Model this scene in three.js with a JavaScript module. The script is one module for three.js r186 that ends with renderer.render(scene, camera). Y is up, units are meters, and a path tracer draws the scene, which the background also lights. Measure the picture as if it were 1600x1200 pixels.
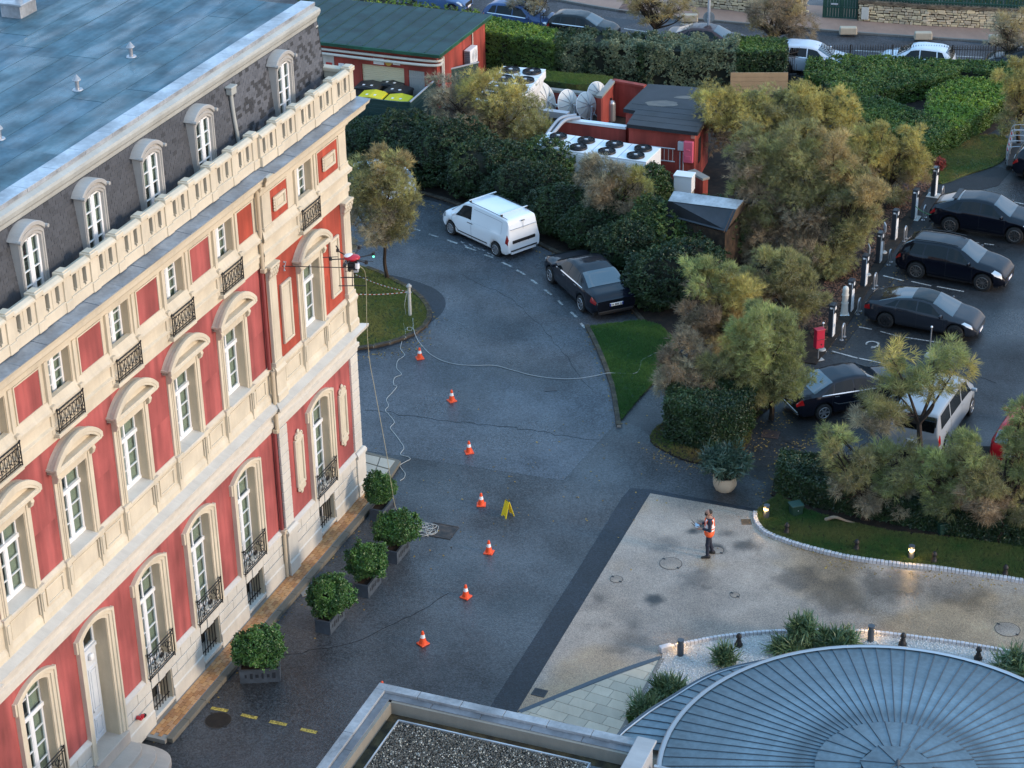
import * as THREE from 'three';
import { mergeGeometries, mergeVertices, toCreasedNormals } from 'three/addons/utils/BufferGeometryUtils.js';
import { MarchingCubes } from 'three/addons/objects/MarchingCubes.js';
import { FontLoader } from 'three/addons/loaders/FontLoader.js';
import { TextGeometry } from 'three/addons/geometries/TextGeometry.js';
import { RoundedBoxGeometry } from 'three/addons/geometries/RoundedBoxGeometry.js';

// ---------------------------------------------------------------- camera, sky, sun, exposure
const RAD = Math.PI / 180, CAM_H = 36.5, PITCH = 27.5 * RAD, ROLL = 1.03 * RAD, FOCAL = 3236;
const scene = new THREE.Scene();
const camera = new THREE.PerspectiveCamera(2 * Math.atan(600 / FOCAL) / RAD, 4 / 3, 0.5, 600);
camera.position.set(0, CAM_H, 0);
camera.rotation.set(-PITCH, 0, -ROLL, 'YXZ');
const renderer = new THREE.WebGLRenderer({ antialias: true });
renderer.toneMapping = THREE.LinearToneMapping;
renderer.toneMappingExposure = 1.95;
renderer.shadowMap.enabled = true;

const SUN_DIR = new THREE.Vector3(0.88, 0.29, 0.36).normalize();
const sun = new THREE.DirectionalLight(new THREE.Color(1.0, 0.80, 0.60), 1.25);
sun.position.copy(SUN_DIR).multiplyScalar(150).add(new THREE.Vector3(5, 0, -75));
sun.target.position.set(5, 0, -75);
sun.castShadow = true; sun.shadow.radius = 18; sun.shadow.mapSize.set(4096, 4096);
Object.assign(sun.shadow.camera, { left: -70, right: 70, top: 70, bottom: -70, near: 1, far: 320 });
scene.add(sun, sun.target);

// ---------------------------------------------------------------- random numbers and noise
function mulberry(a) { return () => { a |= 0; a = a + 0x6D2B79F5 | 0; let t = Math.imul(a ^ a >>> 15, 1 | a); t = t + Math.imul(t ^ t >>> 7, 61 | t) ^ t; return ((t ^ t >>> 14) >>> 0) / 4294967296; }; }
const rnd = mulberry(20241);
const rr = (a, b) => a + (b - a) * rnd();
const LAT = (() => { const r = mulberry(77), a = new Float32Array(65536); for (let i = 0; i < 65536; i++) a[i] = r(); return a; })();
function vnoise(x, y, p = 256) {                              // value noise that repeats every p cells
  const xi = Math.floor(x), yi = Math.floor(y), fx = x - xi, fy = y - yi;
  const sx = fx * fx * (3 - 2 * fx), sy = fy * fy * (3 - 2 * fy);
  const x0 = ((xi % p) + p) % p, x1 = (x0 + 1) % p, y0 = ((yi % p) + p) % p, y1 = (y0 + 1) % p;
  const a = LAT[y0 * 256 + x0], b = LAT[y0 * 256 + x1], c = LAT[y1 * 256 + x0], d = LAT[y1 * 256 + x1];
  return a + (b - a) * sx + (c - a) * sy + (a - b - c + d) * sx * sy;
}
function fbm(x, y, oct, p = 256) { let s = 0, w = .5, n = 0; for (let i = 0; i < oct; i++) { s += w * vnoise(x, y, p); n += w; x = x * 2 + 17; y = y * 2 + 31; p = Math.min(256, p * 2); w *= .5; } return s / n; }
const clamp = (x, a = 0, b = 1) => x < a ? a : x > b ? b : x;
const smooth = (a, b, x) => { const t = clamp((x - a) / (b - a)); return t * t * (3 - 2 * t); };
const lerp = (a, b, t) => a + (b - a) * t;

// ---------------------------------------------------------------- sky: a clear blue winter evening sky, brighter and warmer low in the east
{
  const w = 1024, h = 512, d = new Float32Array(w * h * 4);
  const saz = Math.atan2(SUN_DIR.z, SUN_DIR.x);
  for (let j = 0; j < h; j++) {
    const el = ((j + .5) / h - .5) * Math.PI;
    for (let i = 0; i < w; i++) {
      const az = ((i + .5) / w - .5) * 2 * Math.PI;
      let da = Math.abs(az - saz); if (da > Math.PI) da = 2 * Math.PI - da;
      const e = Math.max(el, 0), k = Math.exp(-e / .16);
      const warm = Math.exp(-(da * da) / 0.9) * Math.exp(-e * 3.4);
      const cl = smooth(.5, .78, fbm(i / 128 * 4, Math.pow(e + .05, .6) * 22, 5, 32)) * smooth(.03, .25, e) * .16;
      let r = lerp(.185, .70, k), g = lerp(.385, .65, k), b = lerp(.64, .62, k);
      r = lerp(r, .80, cl); g = lerp(g, .86, cl); b = lerp(b, .95, cl);
      r += 1.4 * warm; g += .9 * warm; b += .46 * warm;
      if (el < 0) { const t = smooth(0, -.12, el); r = lerp(r, .10, t); g = lerp(g, .10, t); b = lerp(b, .11, t); }
      const o = (j * w + i) * 4; d[o] = r * SKY_GAIN(); d[o + 1] = g * SKY_GAIN(); d[o + 2] = b * SKY_GAIN(); d[o + 3] = 1;
    }
  }
  const t = new THREE.DataTexture(d, w, h, THREE.RGBAFormat, THREE.FloatType);
  t.mapping = THREE.EquirectangularReflectionMapping; t.magFilter = t.minFilter = THREE.LinearFilter; t.wrapS = THREE.RepeatWrapping; t.needsUpdate = true;
  scene.background = t; scene.environment = t;
}
function SKY_GAIN() { return 1.25; }

// ---------------------------------------------------------------- measured ground frame: the spot on level h that the photograph shows at (x, y)
const cP = Math.cos(PITCH), sP = Math.sin(PITCH), cR = Math.cos(ROLL), sR = Math.sin(ROLL);
function ray(x, y) { const a0 = (x - 800) / FOCAL, b0 = (y - 600) / FOCAL, a = a0 * cR - b0 * sR, b = a0 * sR + b0 * cR; return [a, -(sP + b * cP), -(cP - b * sP)]; }
function spot(x, y, h = 0) { const d = ray(x, y), t = (h - CAM_H) / d[1]; return new THREE.Vector3(d[0] * t, h, d[2] * t); }
function heightOver(base, x, y) { const d = ray(x, y); return CAM_H + d[1] * (base.z / d[2]); }

// ---------------------------------------------------------------- names, things and parts
const used = new Map();
function numbered(n) { const k = used.get(n) || 0; used.set(n, k + 1); return k ? n + '_' + String(k).padStart(3, '0') : n; }
const V = (x, y, z) => new THREE.Vector3(x, y, z);
function thing(name, label, category, p = [0, 0, 0], turn = 0, group) {
  const o = new THREE.Group(); o.name = numbered(name); scene.add(o);
  if (p.isVector3) o.position.copy(p); else o.position.set(...p);
  o.rotation.y = turn; o.userData = { label, category }; if (group) o.userData.group = group;
  return o;
}
function part(name, geo, m, parent, kind) {
  const g = Array.isArray(geo) ? merge(geo) : geo;
  const o = new THREE.Mesh(g, m); o.name = name; o.castShadow = o.receiveShadow = true; parent.add(o);
  if (kind) o.userData.kind = kind;
  return o;
}
function struct(name, geo, m, kind = 'structure') { const o = part(numbered(name), geo, m, scene); o.userData.kind = kind; return o; }
function single(name, label, category, geo, m, group) { const o = part(numbered(name), geo, m, scene); o.userData = { label, category }; if (group) o.userData.group = group; return o; }
function copyOf(root, label, p, turn) { const r = root.clone(); r.name = numbered(root.name.replace(/_\d{3}$/, '')); r.userData = { ...root.userData, label }; scene.add(r); if (p) r.position.copy(p); if (turn !== undefined) r.rotation.y = turn; return r; }
function group(name, parent) { const o = new THREE.Group(); o.name = name; parent.add(o); return o; }

// ---------------------------------------------------------------- geometry helpers
function prep(g) { g = g.index ? g.toNonIndexed() : g; for (const k of Object.keys(g.attributes)) if (!['position', 'normal', 'uv'].includes(k)) g.deleteAttribute(k); if (!g.attributes.normal) g.computeVertexNormals(); if (!g.attributes.uv) g.setAttribute('uv', new THREE.BufferAttribute(new Float32Array(g.attributes.position.count * 2), 2)); return g; }
function merge(list) { return list.length === 1 ? list[0] : mergeGeometries(list.map(prep), false); }
function boxUV(g, s = 1) {                                   // uv in metres by the way each face points
  g = prep(g); const p = g.attributes.position, n = g.attributes.normal, uv = g.attributes.uv;
  for (let i = 0; i < p.count; i++) {
    const ax = Math.abs(n.getX(i)), ay = Math.abs(n.getY(i)), az = Math.abs(n.getZ(i));
    if (ay >= ax && ay >= az) uv.setXY(i, p.getX(i) * s, p.getZ(i) * s); else if (ax >= az) uv.setXY(i, p.getZ(i) * s, p.getY(i) * s); else uv.setXY(i, p.getX(i) * s, p.getY(i) * s);
  }
  return g;
}
const box = (w, h, d, x = 0, y = 0, z = 0, ry = 0) => { const g = new THREE.BoxGeometry(w, h, d); if (ry) g.rotateY(ry); return g.translate(x, y, z); };
const rbox = (w, h, d, x = 0, y = 0, z = 0, r = .02, ry = 0) => { const g = new RoundedBoxGeometry(w, h, d, 2, Math.min(r, w / 2.01, h / 2.01, d / 2.01)); if (ry) g.rotateY(ry); return g.translate(x, y, z); };
const span = (x0, x1, y0, y1, z0, z1) => box(x1 - x0, y1 - y0, z1 - z0, (x0 + x1) / 2, (y0 + y1) / 2, (z0 + z1) / 2);
const rspan = (x0, x1, y0, y1, z0, z1, r = .012) => rbox(Math.abs(x1 - x0), Math.abs(y1 - y0), Math.abs(z1 - z0), (x0 + x1) / 2, (y0 + y1) / 2, (z0 + z1) / 2, r);
const cyl = (r0, r1, h, x = 0, y = 0, z = 0, n = 16) => new THREE.CylinderGeometry(r1, r0, h, n).translate(x, y + h / 2, z);
function bar(a, b, r, n = 6) { const d = b.clone().sub(a), L = d.length(), g = new THREE.CylinderGeometry(r, r, L, n); g.translate(0, L / 2, 0); g.applyQuaternion(new THREE.Quaternion().setFromUnitVectors(V(0, 1, 0), d.normalize())); return g.translate(a.x, a.y, a.z); }
function tube(pts, r, seg, n = 6) { return new THREE.TubeGeometry(new THREE.CatmullRomCurve3(pts, false, 'centripetal'), seg || pts.length * 4, r, n, false); }
function taper(pts, r0, r1, seg = 10, n = 7) {               // a limb that thins along its curve
  const c = new THREE.CatmullRomCurve3(pts), g = new THREE.TubeGeometry(c, seg, 1, n, false), p = g.attributes.position;
  for (let i = 0; i <= seg; i++) { const q = c.getPointAt(i / seg), r = lerp(r0, r1, i / seg); for (let j = 0; j <= n; j++) { const k = i * (n + 1) + j; p.setXYZ(k, q.x + (p.getX(k) - q.x) * r, q.y + (p.getY(k) - q.y) * r, q.z + (p.getZ(k) - q.z) * r); } }
  g.computeVertexNormals(); return g;
}
const lathe = (pts, n = 20) => new THREE.LatheGeometry(pts.map(([r, y]) => new THREE.Vector2(r, y)), n);
function shapeOf(pts, holes = []) { const s = new THREE.Shape(pts.map(([x, y]) => new THREE.Vector2(x, y))); for (const h of holes) s.holes.push(new THREE.Path(h.map(([x, y]) => new THREE.Vector2(x, y)))); return s; }
function extr(pts, holes, depth, bevel = 0) { const g = new THREE.ExtrudeGeometry(shapeOf(pts, holes), { depth: depth - 2 * bevel, bevelEnabled: bevel > 0, bevelSize: bevel, bevelThickness: bevel, bevelOffset: -bevel, bevelSegments: 1, steps: 1 }); return bevel ? g.translate(0, 0, bevel) : g; }
function flat(poly, y, holes = []) {                         // a level sheet from points (Vector3), uv in metres
  const s = new THREE.Shape(poly.map(p => new THREE.Vector2(p.x, -p.z))); for (const h of holes) s.holes.push(new THREE.Path(h.map(p => new THREE.Vector2(p.x, -p.z))));
  const g = new THREE.ShapeGeometry(s, 4); g.rotateX(-Math.PI / 2); g.translate(0, y, 0);
  const p = g.attributes.position, uv = g.attributes.uv; for (let i = 0; i < p.count; i++) uv.setXY(i, p.getX(i), p.getZ(i)); return g;
}
function slabOf(poly, y0, y1) { const g = new THREE.ExtrudeGeometry(new THREE.Shape(poly.map(p => new THREE.Vector2(p.x, -p.z))), { depth: y1 - y0, bevelEnabled: false }); g.rotateX(-Math.PI / 2); return boxUV(g.translate(0, y0, 0)); }
const px = (list, h = 0) => list.map(([x, y]) => spot(x, y, h));
function curve(list, n, h = 0, closed = false) { return new THREE.CatmullRomCurve3(px(list, h), closed, 'centripetal').getSpacedPoints(n); }
function ribbon(pts, w, y0, y1, side = 0) {                  // a strip along a path, w wide, a box in section
  const L = [], R = []; pts.forEach((p, i) => { const a = pts[Math.max(0, i - 1)], b = pts[Math.min(pts.length - 1, i + 1)], d = b.clone().sub(a).setY(0).normalize(), nx = -d.z, nz = d.x; L.push(V(p.x + nx * w * (.5 + side), 0, p.z + nz * w * (.5 + side))); R.push(V(p.x - nx * w * (.5 - side), 0, p.z - nz * w * (.5 - side))); });
  return slabOf([...L, ...R.reverse()], y0, y1);
}
function inst(name, geo, m, mats, cols, parent, kind) {
  const o = new THREE.InstancedMesh(geo, m, mats.length); mats.forEach((x, i) => o.setMatrixAt(i, x)); if (cols) cols.forEach((c, i) => o.setColorAt(i, c));
  o.name = name; o.castShadow = o.receiveShadow = true; parent.add(o); if (kind) o.userData.kind = kind; return o;
}
const M4 = (p, q, s) => new THREE.Matrix4().compose(p, q || new THREE.Quaternion(), s || V(1, 1, 1));
const mixc = (a, b, t, k = 1) => col(lerp(a[0], b[0], t) * k, lerp(a[1], b[1], t) * k, lerp(a[2], b[2], t) * k);
const gauss = () => (rnd() + rnd() + rnd() + rnd() - 2) / 1.15;
const quatE = (x, y, z) => new THREE.Quaternion().setFromEuler(new THREE.Euler(x, y, z));

// ---------------------------------------------------------------- textures and materials
function tex(n, fn, rep, srgb = true) {
  const d = new Uint8Array(n * n * 4);
  for (let j = 0; j < n; j++) for (let i = 0; i < n; i++) { const c = fn(i / n, j / n, i, j), o = (j * n + i) * 4; if (typeof c === 'number') d[o] = d[o + 1] = d[o + 2] = clamp(c) * 255; else { d[o] = clamp(c[0]) * 255; d[o + 1] = clamp(c[1]) * 255; d[o + 2] = clamp(c[2]) * 255; } d[o + 3] = 255; }
  const t = new THREE.DataTexture(d, n, n, THREE.RGBAFormat); t.wrapS = t.wrapT = THREE.RepeatWrapping; t.magFilter = THREE.LinearFilter; t.minFilter = THREE.LinearMipmapLinearFilter; t.generateMipmaps = true;
  t.repeat.set(rep, rep); if (srgb) t.colorSpace = THREE.SRGBColorSpace; t.needsUpdate = true; return t;
}
const col = (r, g, b) => new THREE.Color().setRGB(r, g, b);
const std = (c, rough = .8, o = {}) => new THREE.MeshStandardMaterial({ color: Array.isArray(c) ? col(...c) : new THREE.Color(c), roughness: rough, side: THREE.DoubleSide, ...o });
const TX = {};
{
  const rg = mulberry(5), i_ = t => t * 1024;
  TX.asphalt = tex(2048, (u, v) => { const g = rg(), b = fbm(u * 24, v * 24, 5, 24), s = fbm(u * 9 + 3, v * 9, 4, 9), st = fbm(u * 60, v * 6, 3, 60); const g2 = vnoise(i_(u) , i_(v)); let k = .70 + (g - .5) * .30 + (g2 - .5) * .42 + (b - .5) * .40 + (s - .5) * .44 + (st - .5) * .12; if (g > .985) k += .22; return [k, k, k * 1.0]; }, 1 / 40);
  TX.wet = tex(1024, (u, v) => { const b = fbm(u * 14, v * 14, 5, 14), s = fbm(u * 40 + 9, v * 40, 3, 40); return clamp(.50 + (b - .5) * 1.1 + (s - .5) * .25, .30, .9); }, 1 / 40, false);
  TX.grainBump = tex(512, () => rg(), 1 / 6, false);
  TX.plaster = tex(1024, (u, v) => { const st = fbm(u * 40, v * 5, 4, 40), b = fbm(u * 8, v * 8, 5, 8), g = rg(); const k = .86 + (st - .5) * .34 + (b - .5) * .30 + (g - .5) * .06; const pale = smooth(.58, .80, fbm(u * 26 + 7, v * 4, 4, 26)) * .10; return [k + pale * .6, k + pale, k + pale]; }, 1 / 9);
  TX.stone = tex(512, (u, v) => { const b = fbm(u * 6, v * 6, 5, 6), s = fbm(u * 50, v * 8, 3, 50), g = rg(); const k = .93 + (b - .5) * .14 + (s - .5) * .05 + (g - .5) * .05; return [k, k * .995, k * .985]; }, 1 / 4);
  TX.metal = tex(512, (u, v) => { const b = fbm(u * 8, v * 8, 5, 8), s = fbm(u * 60, v * 60, 2, 60), g = rg(); const k = .80 + (b - .5) * .45 + (s - .5) * .12 + (g - .5) * .05; return [k, k, k]; }, 1 / 5);
  TX.pool = tex(1024, (u, v) => { const b = fbm(u * 7, v * 34, 5, 34), s = fbm(u * 20 + 2, v * 90, 3, 90), q = fbm(u * 9, v * 9, 4, 9); return clamp(.46 + (b - .5) * .9 + (q - .5) * .6 + (s - .5) * .35, .14, .9); }, 1 / 14, false);
  TX.soil = tex(512, (u, v) => { const b = fbm(u * 16, v * 16, 4, 16), g = rg(); const k = .55 + (b - .5) * .7 + (g - .5) * .5; return [k, k * .92, k * .82]; }, 1 / 3);
  TX.grass = tex(1024, (u, v) => { const b = fbm(u * 10, v * 10, 5, 10), s = fbm(u * 90, v * 90, 2, 90), g = rg(); const k = .62 + (b - .5) * .5 + (s - .5) * .4 + (g - .5) * .35, y = smooth(.5, .7, fbm(u * 7 + 4, v * 7, 4, 7)); return [k * (1 + .30 * y), k, k * (1 - .15 * y)]; }, 1 / 8);
}
const M = {
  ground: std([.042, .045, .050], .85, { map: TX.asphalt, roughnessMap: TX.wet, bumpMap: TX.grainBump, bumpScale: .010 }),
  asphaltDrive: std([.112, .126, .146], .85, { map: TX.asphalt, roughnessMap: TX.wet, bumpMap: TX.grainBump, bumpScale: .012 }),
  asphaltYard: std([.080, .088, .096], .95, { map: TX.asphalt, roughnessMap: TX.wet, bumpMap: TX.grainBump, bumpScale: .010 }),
  asphaltPatch: std([.024, .032, .046], .62, { map: TX.asphalt, bumpMap: TX.grainBump, bumpScale: .006 }),
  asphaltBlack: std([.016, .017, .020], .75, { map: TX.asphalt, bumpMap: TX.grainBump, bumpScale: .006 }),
  street: std([.115, .112, .122], .8, { map: TX.asphalt, bumpMap: TX.grainBump, bumpScale: .006 }),
  red: std([.43, .100, .092], .86, { map: TX.plaster }),
  redService: std([.40, .065, .045], .85, { map: TX.plaster }),
  cream: std([.67, .60, .47], .72, { map: TX.stone }),
  creamPale: std([.66, .635, .575], .62, { map: TX.stone }),
  reveal: std([.60, .50, .36], .8, { map: TX.stone }),
  white: std([.80, .80, .80], .45), whiteFrame: std([.78, .79, .80], .35),
  doorPaint: std([.62, .66, .70], .42),
  iron: std([.006, .006, .007], .6),
  darkRoom: std([.03, .03, .026], .9), curtain: std([.44, .45, .37], .9),
  zinc: std([.36, .42, .48], .42, { metalness: .15, map: TX.metal }),
  zincPale: std([.62, .66, .70], .30, { metalness: .35, map: TX.metal }),
  gutter: std([.44, .46, .44], .55, { map: TX.stone }),
  dormer: std([.43, .425, .41], .6, { map: TX.stone }),
  membrane: std([.115, .19, .245], 1, { roughnessMap: TX.pool, map: TX.metal }),
  domeZinc: std([.26, .36, .46], .40, { metalness: .25, map: TX.metal }),
  seam: std([.055, .075, .095], .6),
  concrete: std([.30, .285, .26], .85, { map: TX.stone }),
  kerb: std([.20, .19, .175], .85, { map: TX.stone }),
  granite: std([.55, .56, .60], .7, { map: TX.stone }),
  soil: std([.055, .038, .026], .95, { map: TX.soil }),
  mulch: std([.085, .045, .030], .95, { map: TX.soil }),
  lawn: std([.085, .145, .032], .9, { map: TX.grass }),
  lawnGreen: std([.028, .115, .020], .9, { map: TX.grass }),
  steel: std([.42, .43, .45], .35, { metalness: .7 }), greyPaint: std([.35, .37, .40], .45),
  black: std([.012, .012, .014], .5), rubber: std([.012, .012, .012], .85),
  glass: new THREE.MeshPhysicalMaterial({ color: col(.80, .86, .84), roughness: .03, transmission: 1, thickness: 0, ior: 1.5, side: THREE.DoubleSide }),
  markWhite: std([.62, .62, .60], .7, { map: TX.asphalt }), markYellow: std([.70, .52, .10], .7, { map: TX.asphalt }),
  bark: std([.10, .075, .055], .95, { map: TX.soil }), barkDark: std([.035, .026, .022], .95),
};
const rq = () => quatE(rr(-3.1, 3.1), rr(-3.1, 3.1), rr(-3.1, 3.1));

// ================================================================ the hotel: local x along the facade (away from the camera), y up, z out of the facade
const HOTEL_TURN = (90 - 21.55) * RAD;
const hotelBase = spot(573, 757, .15).setY(0);
const hotel = thing('hotel_building', 'long red and cream hotel facade with slate mansard, arched windows and balustrade', 'building', hotelBase, HOTEL_TURN);
hotel.updateMatrixWorld(true);
const hw = (u, v, w) => hotel.localToWorld(V(u, v, w));       // facade coordinates to the world
const U0 = -6.1, UL = -22.0, UE = -0.3, WM = -0.12;           // pavilion start, main start, end of the building, set-back of the main wall
const UF = -30;
const BAYS = [0, 1, 2, 3, 4].map(i => -8.17 - 2.925 * i), PB = -3.22;

function mold(profile, u0, u1, m0 = 0, m1 = 0, w = 0) {       // a moulding of section (w, v) from u0 to u1; m = 1 mitres an end outwards
  const n = profile.length, pos = [], ext = Math.min(...profile.map(p => p[0]));
  const P = (k, e) => { const [a, b] = profile[k % n]; return [e ? u1 + m1 * Math.max(a, 0) : u0 - m0 * Math.max(a, 0), b, a + w]; };
  for (let k = 0; k < n; k++) { const a = P(k, 0), b = P(k, 1), c = P(k + 1, 1), d = P(k + 1, 0); pos.push(...a, ...b, ...c, ...a, ...c, ...d); }
  const tri = THREE.ShapeUtils.triangulateShape(profile.map(p => new THREE.Vector2(...p)), []);
  for (const e of [0, 1]) for (const t of tri) for (const k of (e ? t : [t[2], t[1], t[0]])) pos.push(...P(k, e));
  const g = new THREE.BufferGeometry(); g.setAttribute('position', new THREE.Float32BufferAttribute(pos, 3)); g.computeVertexNormals(); return boxUV(g);
}
function arch(hw_, v0, spring, peak, n = 14, c = 0) {          // outline of an opening with a segmental head, counter-clockwise
  const o = [[c - hw_, v0], [c + hw_, v0]], h = peak - spring, R = (hw_ * hw_ + h * h) / (2 * h), a = Math.asin(hw_ / R);
  for (let i = 0; i <= n; i++) { const t = a - 2 * a * i / n; o.push([c + R * Math.sin(t), peak - R + R * Math.cos(t)]); }
  return o;
}
const rect = (a, b, c, d) => [[a, c], [b, c], [b, d], [a, d]];

// ---- walls with real openings
const gfArch = c => arch(.66, 1.72, 4.97, 5.21, 12, c), ffHole = c => rect(c - .64, c + .64, 7.55, 10.05), upHole = c => rect(c - .56, c + .56, 11.9, 13.38);
function wall(u0, u1, bays, w, basement, door) {
  const low = door === undefined ? rect(u0, u1, .05, 1.6) : [[u0, .05], [u1, .05], [u1, 1.6], [door + .62, 1.6], [door + .62, .93], [door - .62, .93], [door - .62, 1.6], [u0, 1.6]];
  const up = door === undefined ? rect(u0, u1, 1.602, 5.6) : [[u0, 1.602], ...gfArch(door).slice(2).map(([x, y]) => [x, y]).reverse().reduce((o, q, i, l) => { if (i === 0) o.push([door - .66, 1.602]); o.push(q); if (i === l.length - 1) o.push([door + .66, 1.602]); return o; }, []), [u1, 1.602], [u1, 5.6], [u0, 5.6]];
  part('ground_floor_wall', boxUV(extr(up, bays.filter(b => b !== door).map(gfArch), .5).translate(0, 0, w - .5)), M.red, hotel);
  part('plinth_wall', boxUV(extr(low, basement.map(c => rect(c - .5, c + .5, .36, 1.34)), .5).translate(0, 0, w - .5 + .03)), M.creamPale, hotel);
  part('first_floor_wall', boxUV(extr(rect(u0, u1, 7.4, 11.12), bays.map(ffHole), .5).translate(0, 0, w - .5)), w < 0 ? M.red : M.redPav, hotel);
  part('attic_wall', boxUV(extr(rect(u0, u1, 11.1, 13.5), bays.map(upHole), .5).translate(0, 0, w - .5 + .02)), M.cream, hotel);
}
M.redPav = std([.46, .075, .042], .86, { map: TX.plaster });
M.redLow = std([.40, .080, .076], .86, { map: TX.plaster });
wall(UL, U0, BAYS, WM, BAYS.filter((b, i) => i !== 3), BAYS[3]);
wall(U0, UE, [PB], 0, [PB]);
wall(UF, UL, [-25], 0, [-25]);
part('core_wall', [span(UF, UE, .05, 14.1, -12, -2.2), span(UF, UE, 5.55, 6.5, -2.3, -.4), span(UF, UE, 13.4, 14.08, -2.3, -.35), span(UE - .4, UE - .002, .05, 14.08, -2.3, -.45), span(UF, UE, .0, .3, -2.3, -.5)], M.cream, hotel);

// ---- mouldings
const BELT = [[-.1, 5.48], [.05, 5.48], [.06, 5.60], [.11, 5.66], [.11, 5.80], [.05, 5.84], [.05, 6.06], [.12, 6.12], [.20, 6.18], [.24, 6.28], [.36, 6.31], [.38, 6.42], [.06, 6.52], [-.1, 6.52]];
const APRON = [[-.1, 6.5], [.10, 6.5], [.10, 6.66], [.06, 6.76], [.03, 6.80], [.03, 7.42], [.07, 7.46], [.10, 7.52], [.10, 7.60], [.02, 7.68], [-.1, 7.68]];
const ENTAB = [[-.1, 11.07], [.05, 11.07], [.05, 11.24], [.08, 11.26], [.08, 11.42], [.12, 11.46], [.12, 11.52], [.05, 11.56], [.05, 11.82], [.10, 11.88], [.17, 11.93], [.18, 12.03], [.12, 12.10], [.05, 12.26], [-.1, 12.26]];
const CORN = [[-.2, 13.34], [.05, 13.34], [.07, 13.48], [.12, 13.52], [.16, 13.60], [.18, 13.72], [.40, 13.82], [.56, 13.92], [.58, 14.05], [.66, 14.12], [.70, 14.255], [-.2, 14.28]];
for (const [u0, u1, w, a, b] of [[UL, U0, WM, 0, 0], [U0, UE, 0, 1, 1], [UF, UL, 0, 0, 1]]) {
  part('belt_course', mold(BELT, u0, u1, a, b, w), M.creamPale, hotel);
  part('apron_course', mold(APRON, u0, u1, a, b, w), M.cream, hotel);
  part('entablature', mold(ENTAB, u0, u1, a, b, w), M.cream, hotel);
  part('cornice', mold(CORN, u0, u1, a, b, w), M.cream, hotel);
  for (const [x0, x1, p, q] of w < 0 ? [[u0, BAYS[3] - .90, 0, 0], [BAYS[3] + .90, u1, 0, 0]] : [[u0, u1, a, b]]) part('plinth_ledge', mold([[-.1, 1.70], [.06, 1.70], [.13, 1.74], [.13, 1.80], [.02, 1.88], [-.1, 1.88]], x0, x1, p, q, w), M.creamPale, hotel);
}
// ---- plinth: the blocks of two rusticated courses over a smooth base course
for (const [u0, u1, w, bs] of [[UL, U0 - .02, WM, BAYS], [U0 + .34, UE - .36, 0, [PB]]]) {
  const cuts = bs.map((b, i) => (w < 0 && i === 3) ? [b - .85, b + .85] : [b - .58, b + .58]).sort((p, q) => p[0] - q[0]);
  const segs = []; let s = u0; for (const [a, b] of cuts) { if (a > s) segs.push([s, a]); s = b; } if (u1 > s) segs.push([s, u1]);
  for (const [a, b] of segs) {
    for (const [r, v0, v1] of [[0, 1.36, 1.69], [1, 1.01, 1.33]]) {
      const L = b - a, k = Math.max(1, Math.round(L / .62)), off = r ? .5 : 0, st = L / k;
      for (let i = 0; i < k + (r ? 1 : 0); i++) { const x0 = Math.max(a, a + (i - off) * st), x1 = Math.min(b, a + (i + 1 - off) * st); if (x1 - x0 > .05) part('stone_block', boxUV(rspan(x0 + .007, x1 - .007, v0, v1, w - .02, w + .085 + rr(-.004, .004), .014)), M.creamPale, hotel); }
    }
    part('base_course', boxUV(mold([[-.1, .10], [.12, .10], [.12, .62], [.09, .66], [.09, .98], [-.1, .98]], a, b, 0, 0, w)), M.creamPale, hotel);
  }
  for (const [a, b] of cuts) if (b - a < 1.3) { for (const [p, q] of [[a + .02, (a + b) / 2 - .2], [(a + b) / 2 + .2, b - .02]]) part('lintel_block', boxUV(rspan(p, q, 1.37, 1.69, w - .02, w + .10)), M.creamPale, hotel); part('key_block', boxUV(rspan((a + b) / 2 - .17, (a + b) / 2 + .17, 1.36, 1.69, w - .02, w + .12)), M.creamPale, hotel); part('window_sill', boxUV(rspan(a + .02, b - .02, .28, .38, w - .3, w + .13)), M.creamPale, hotel); }
}
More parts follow.
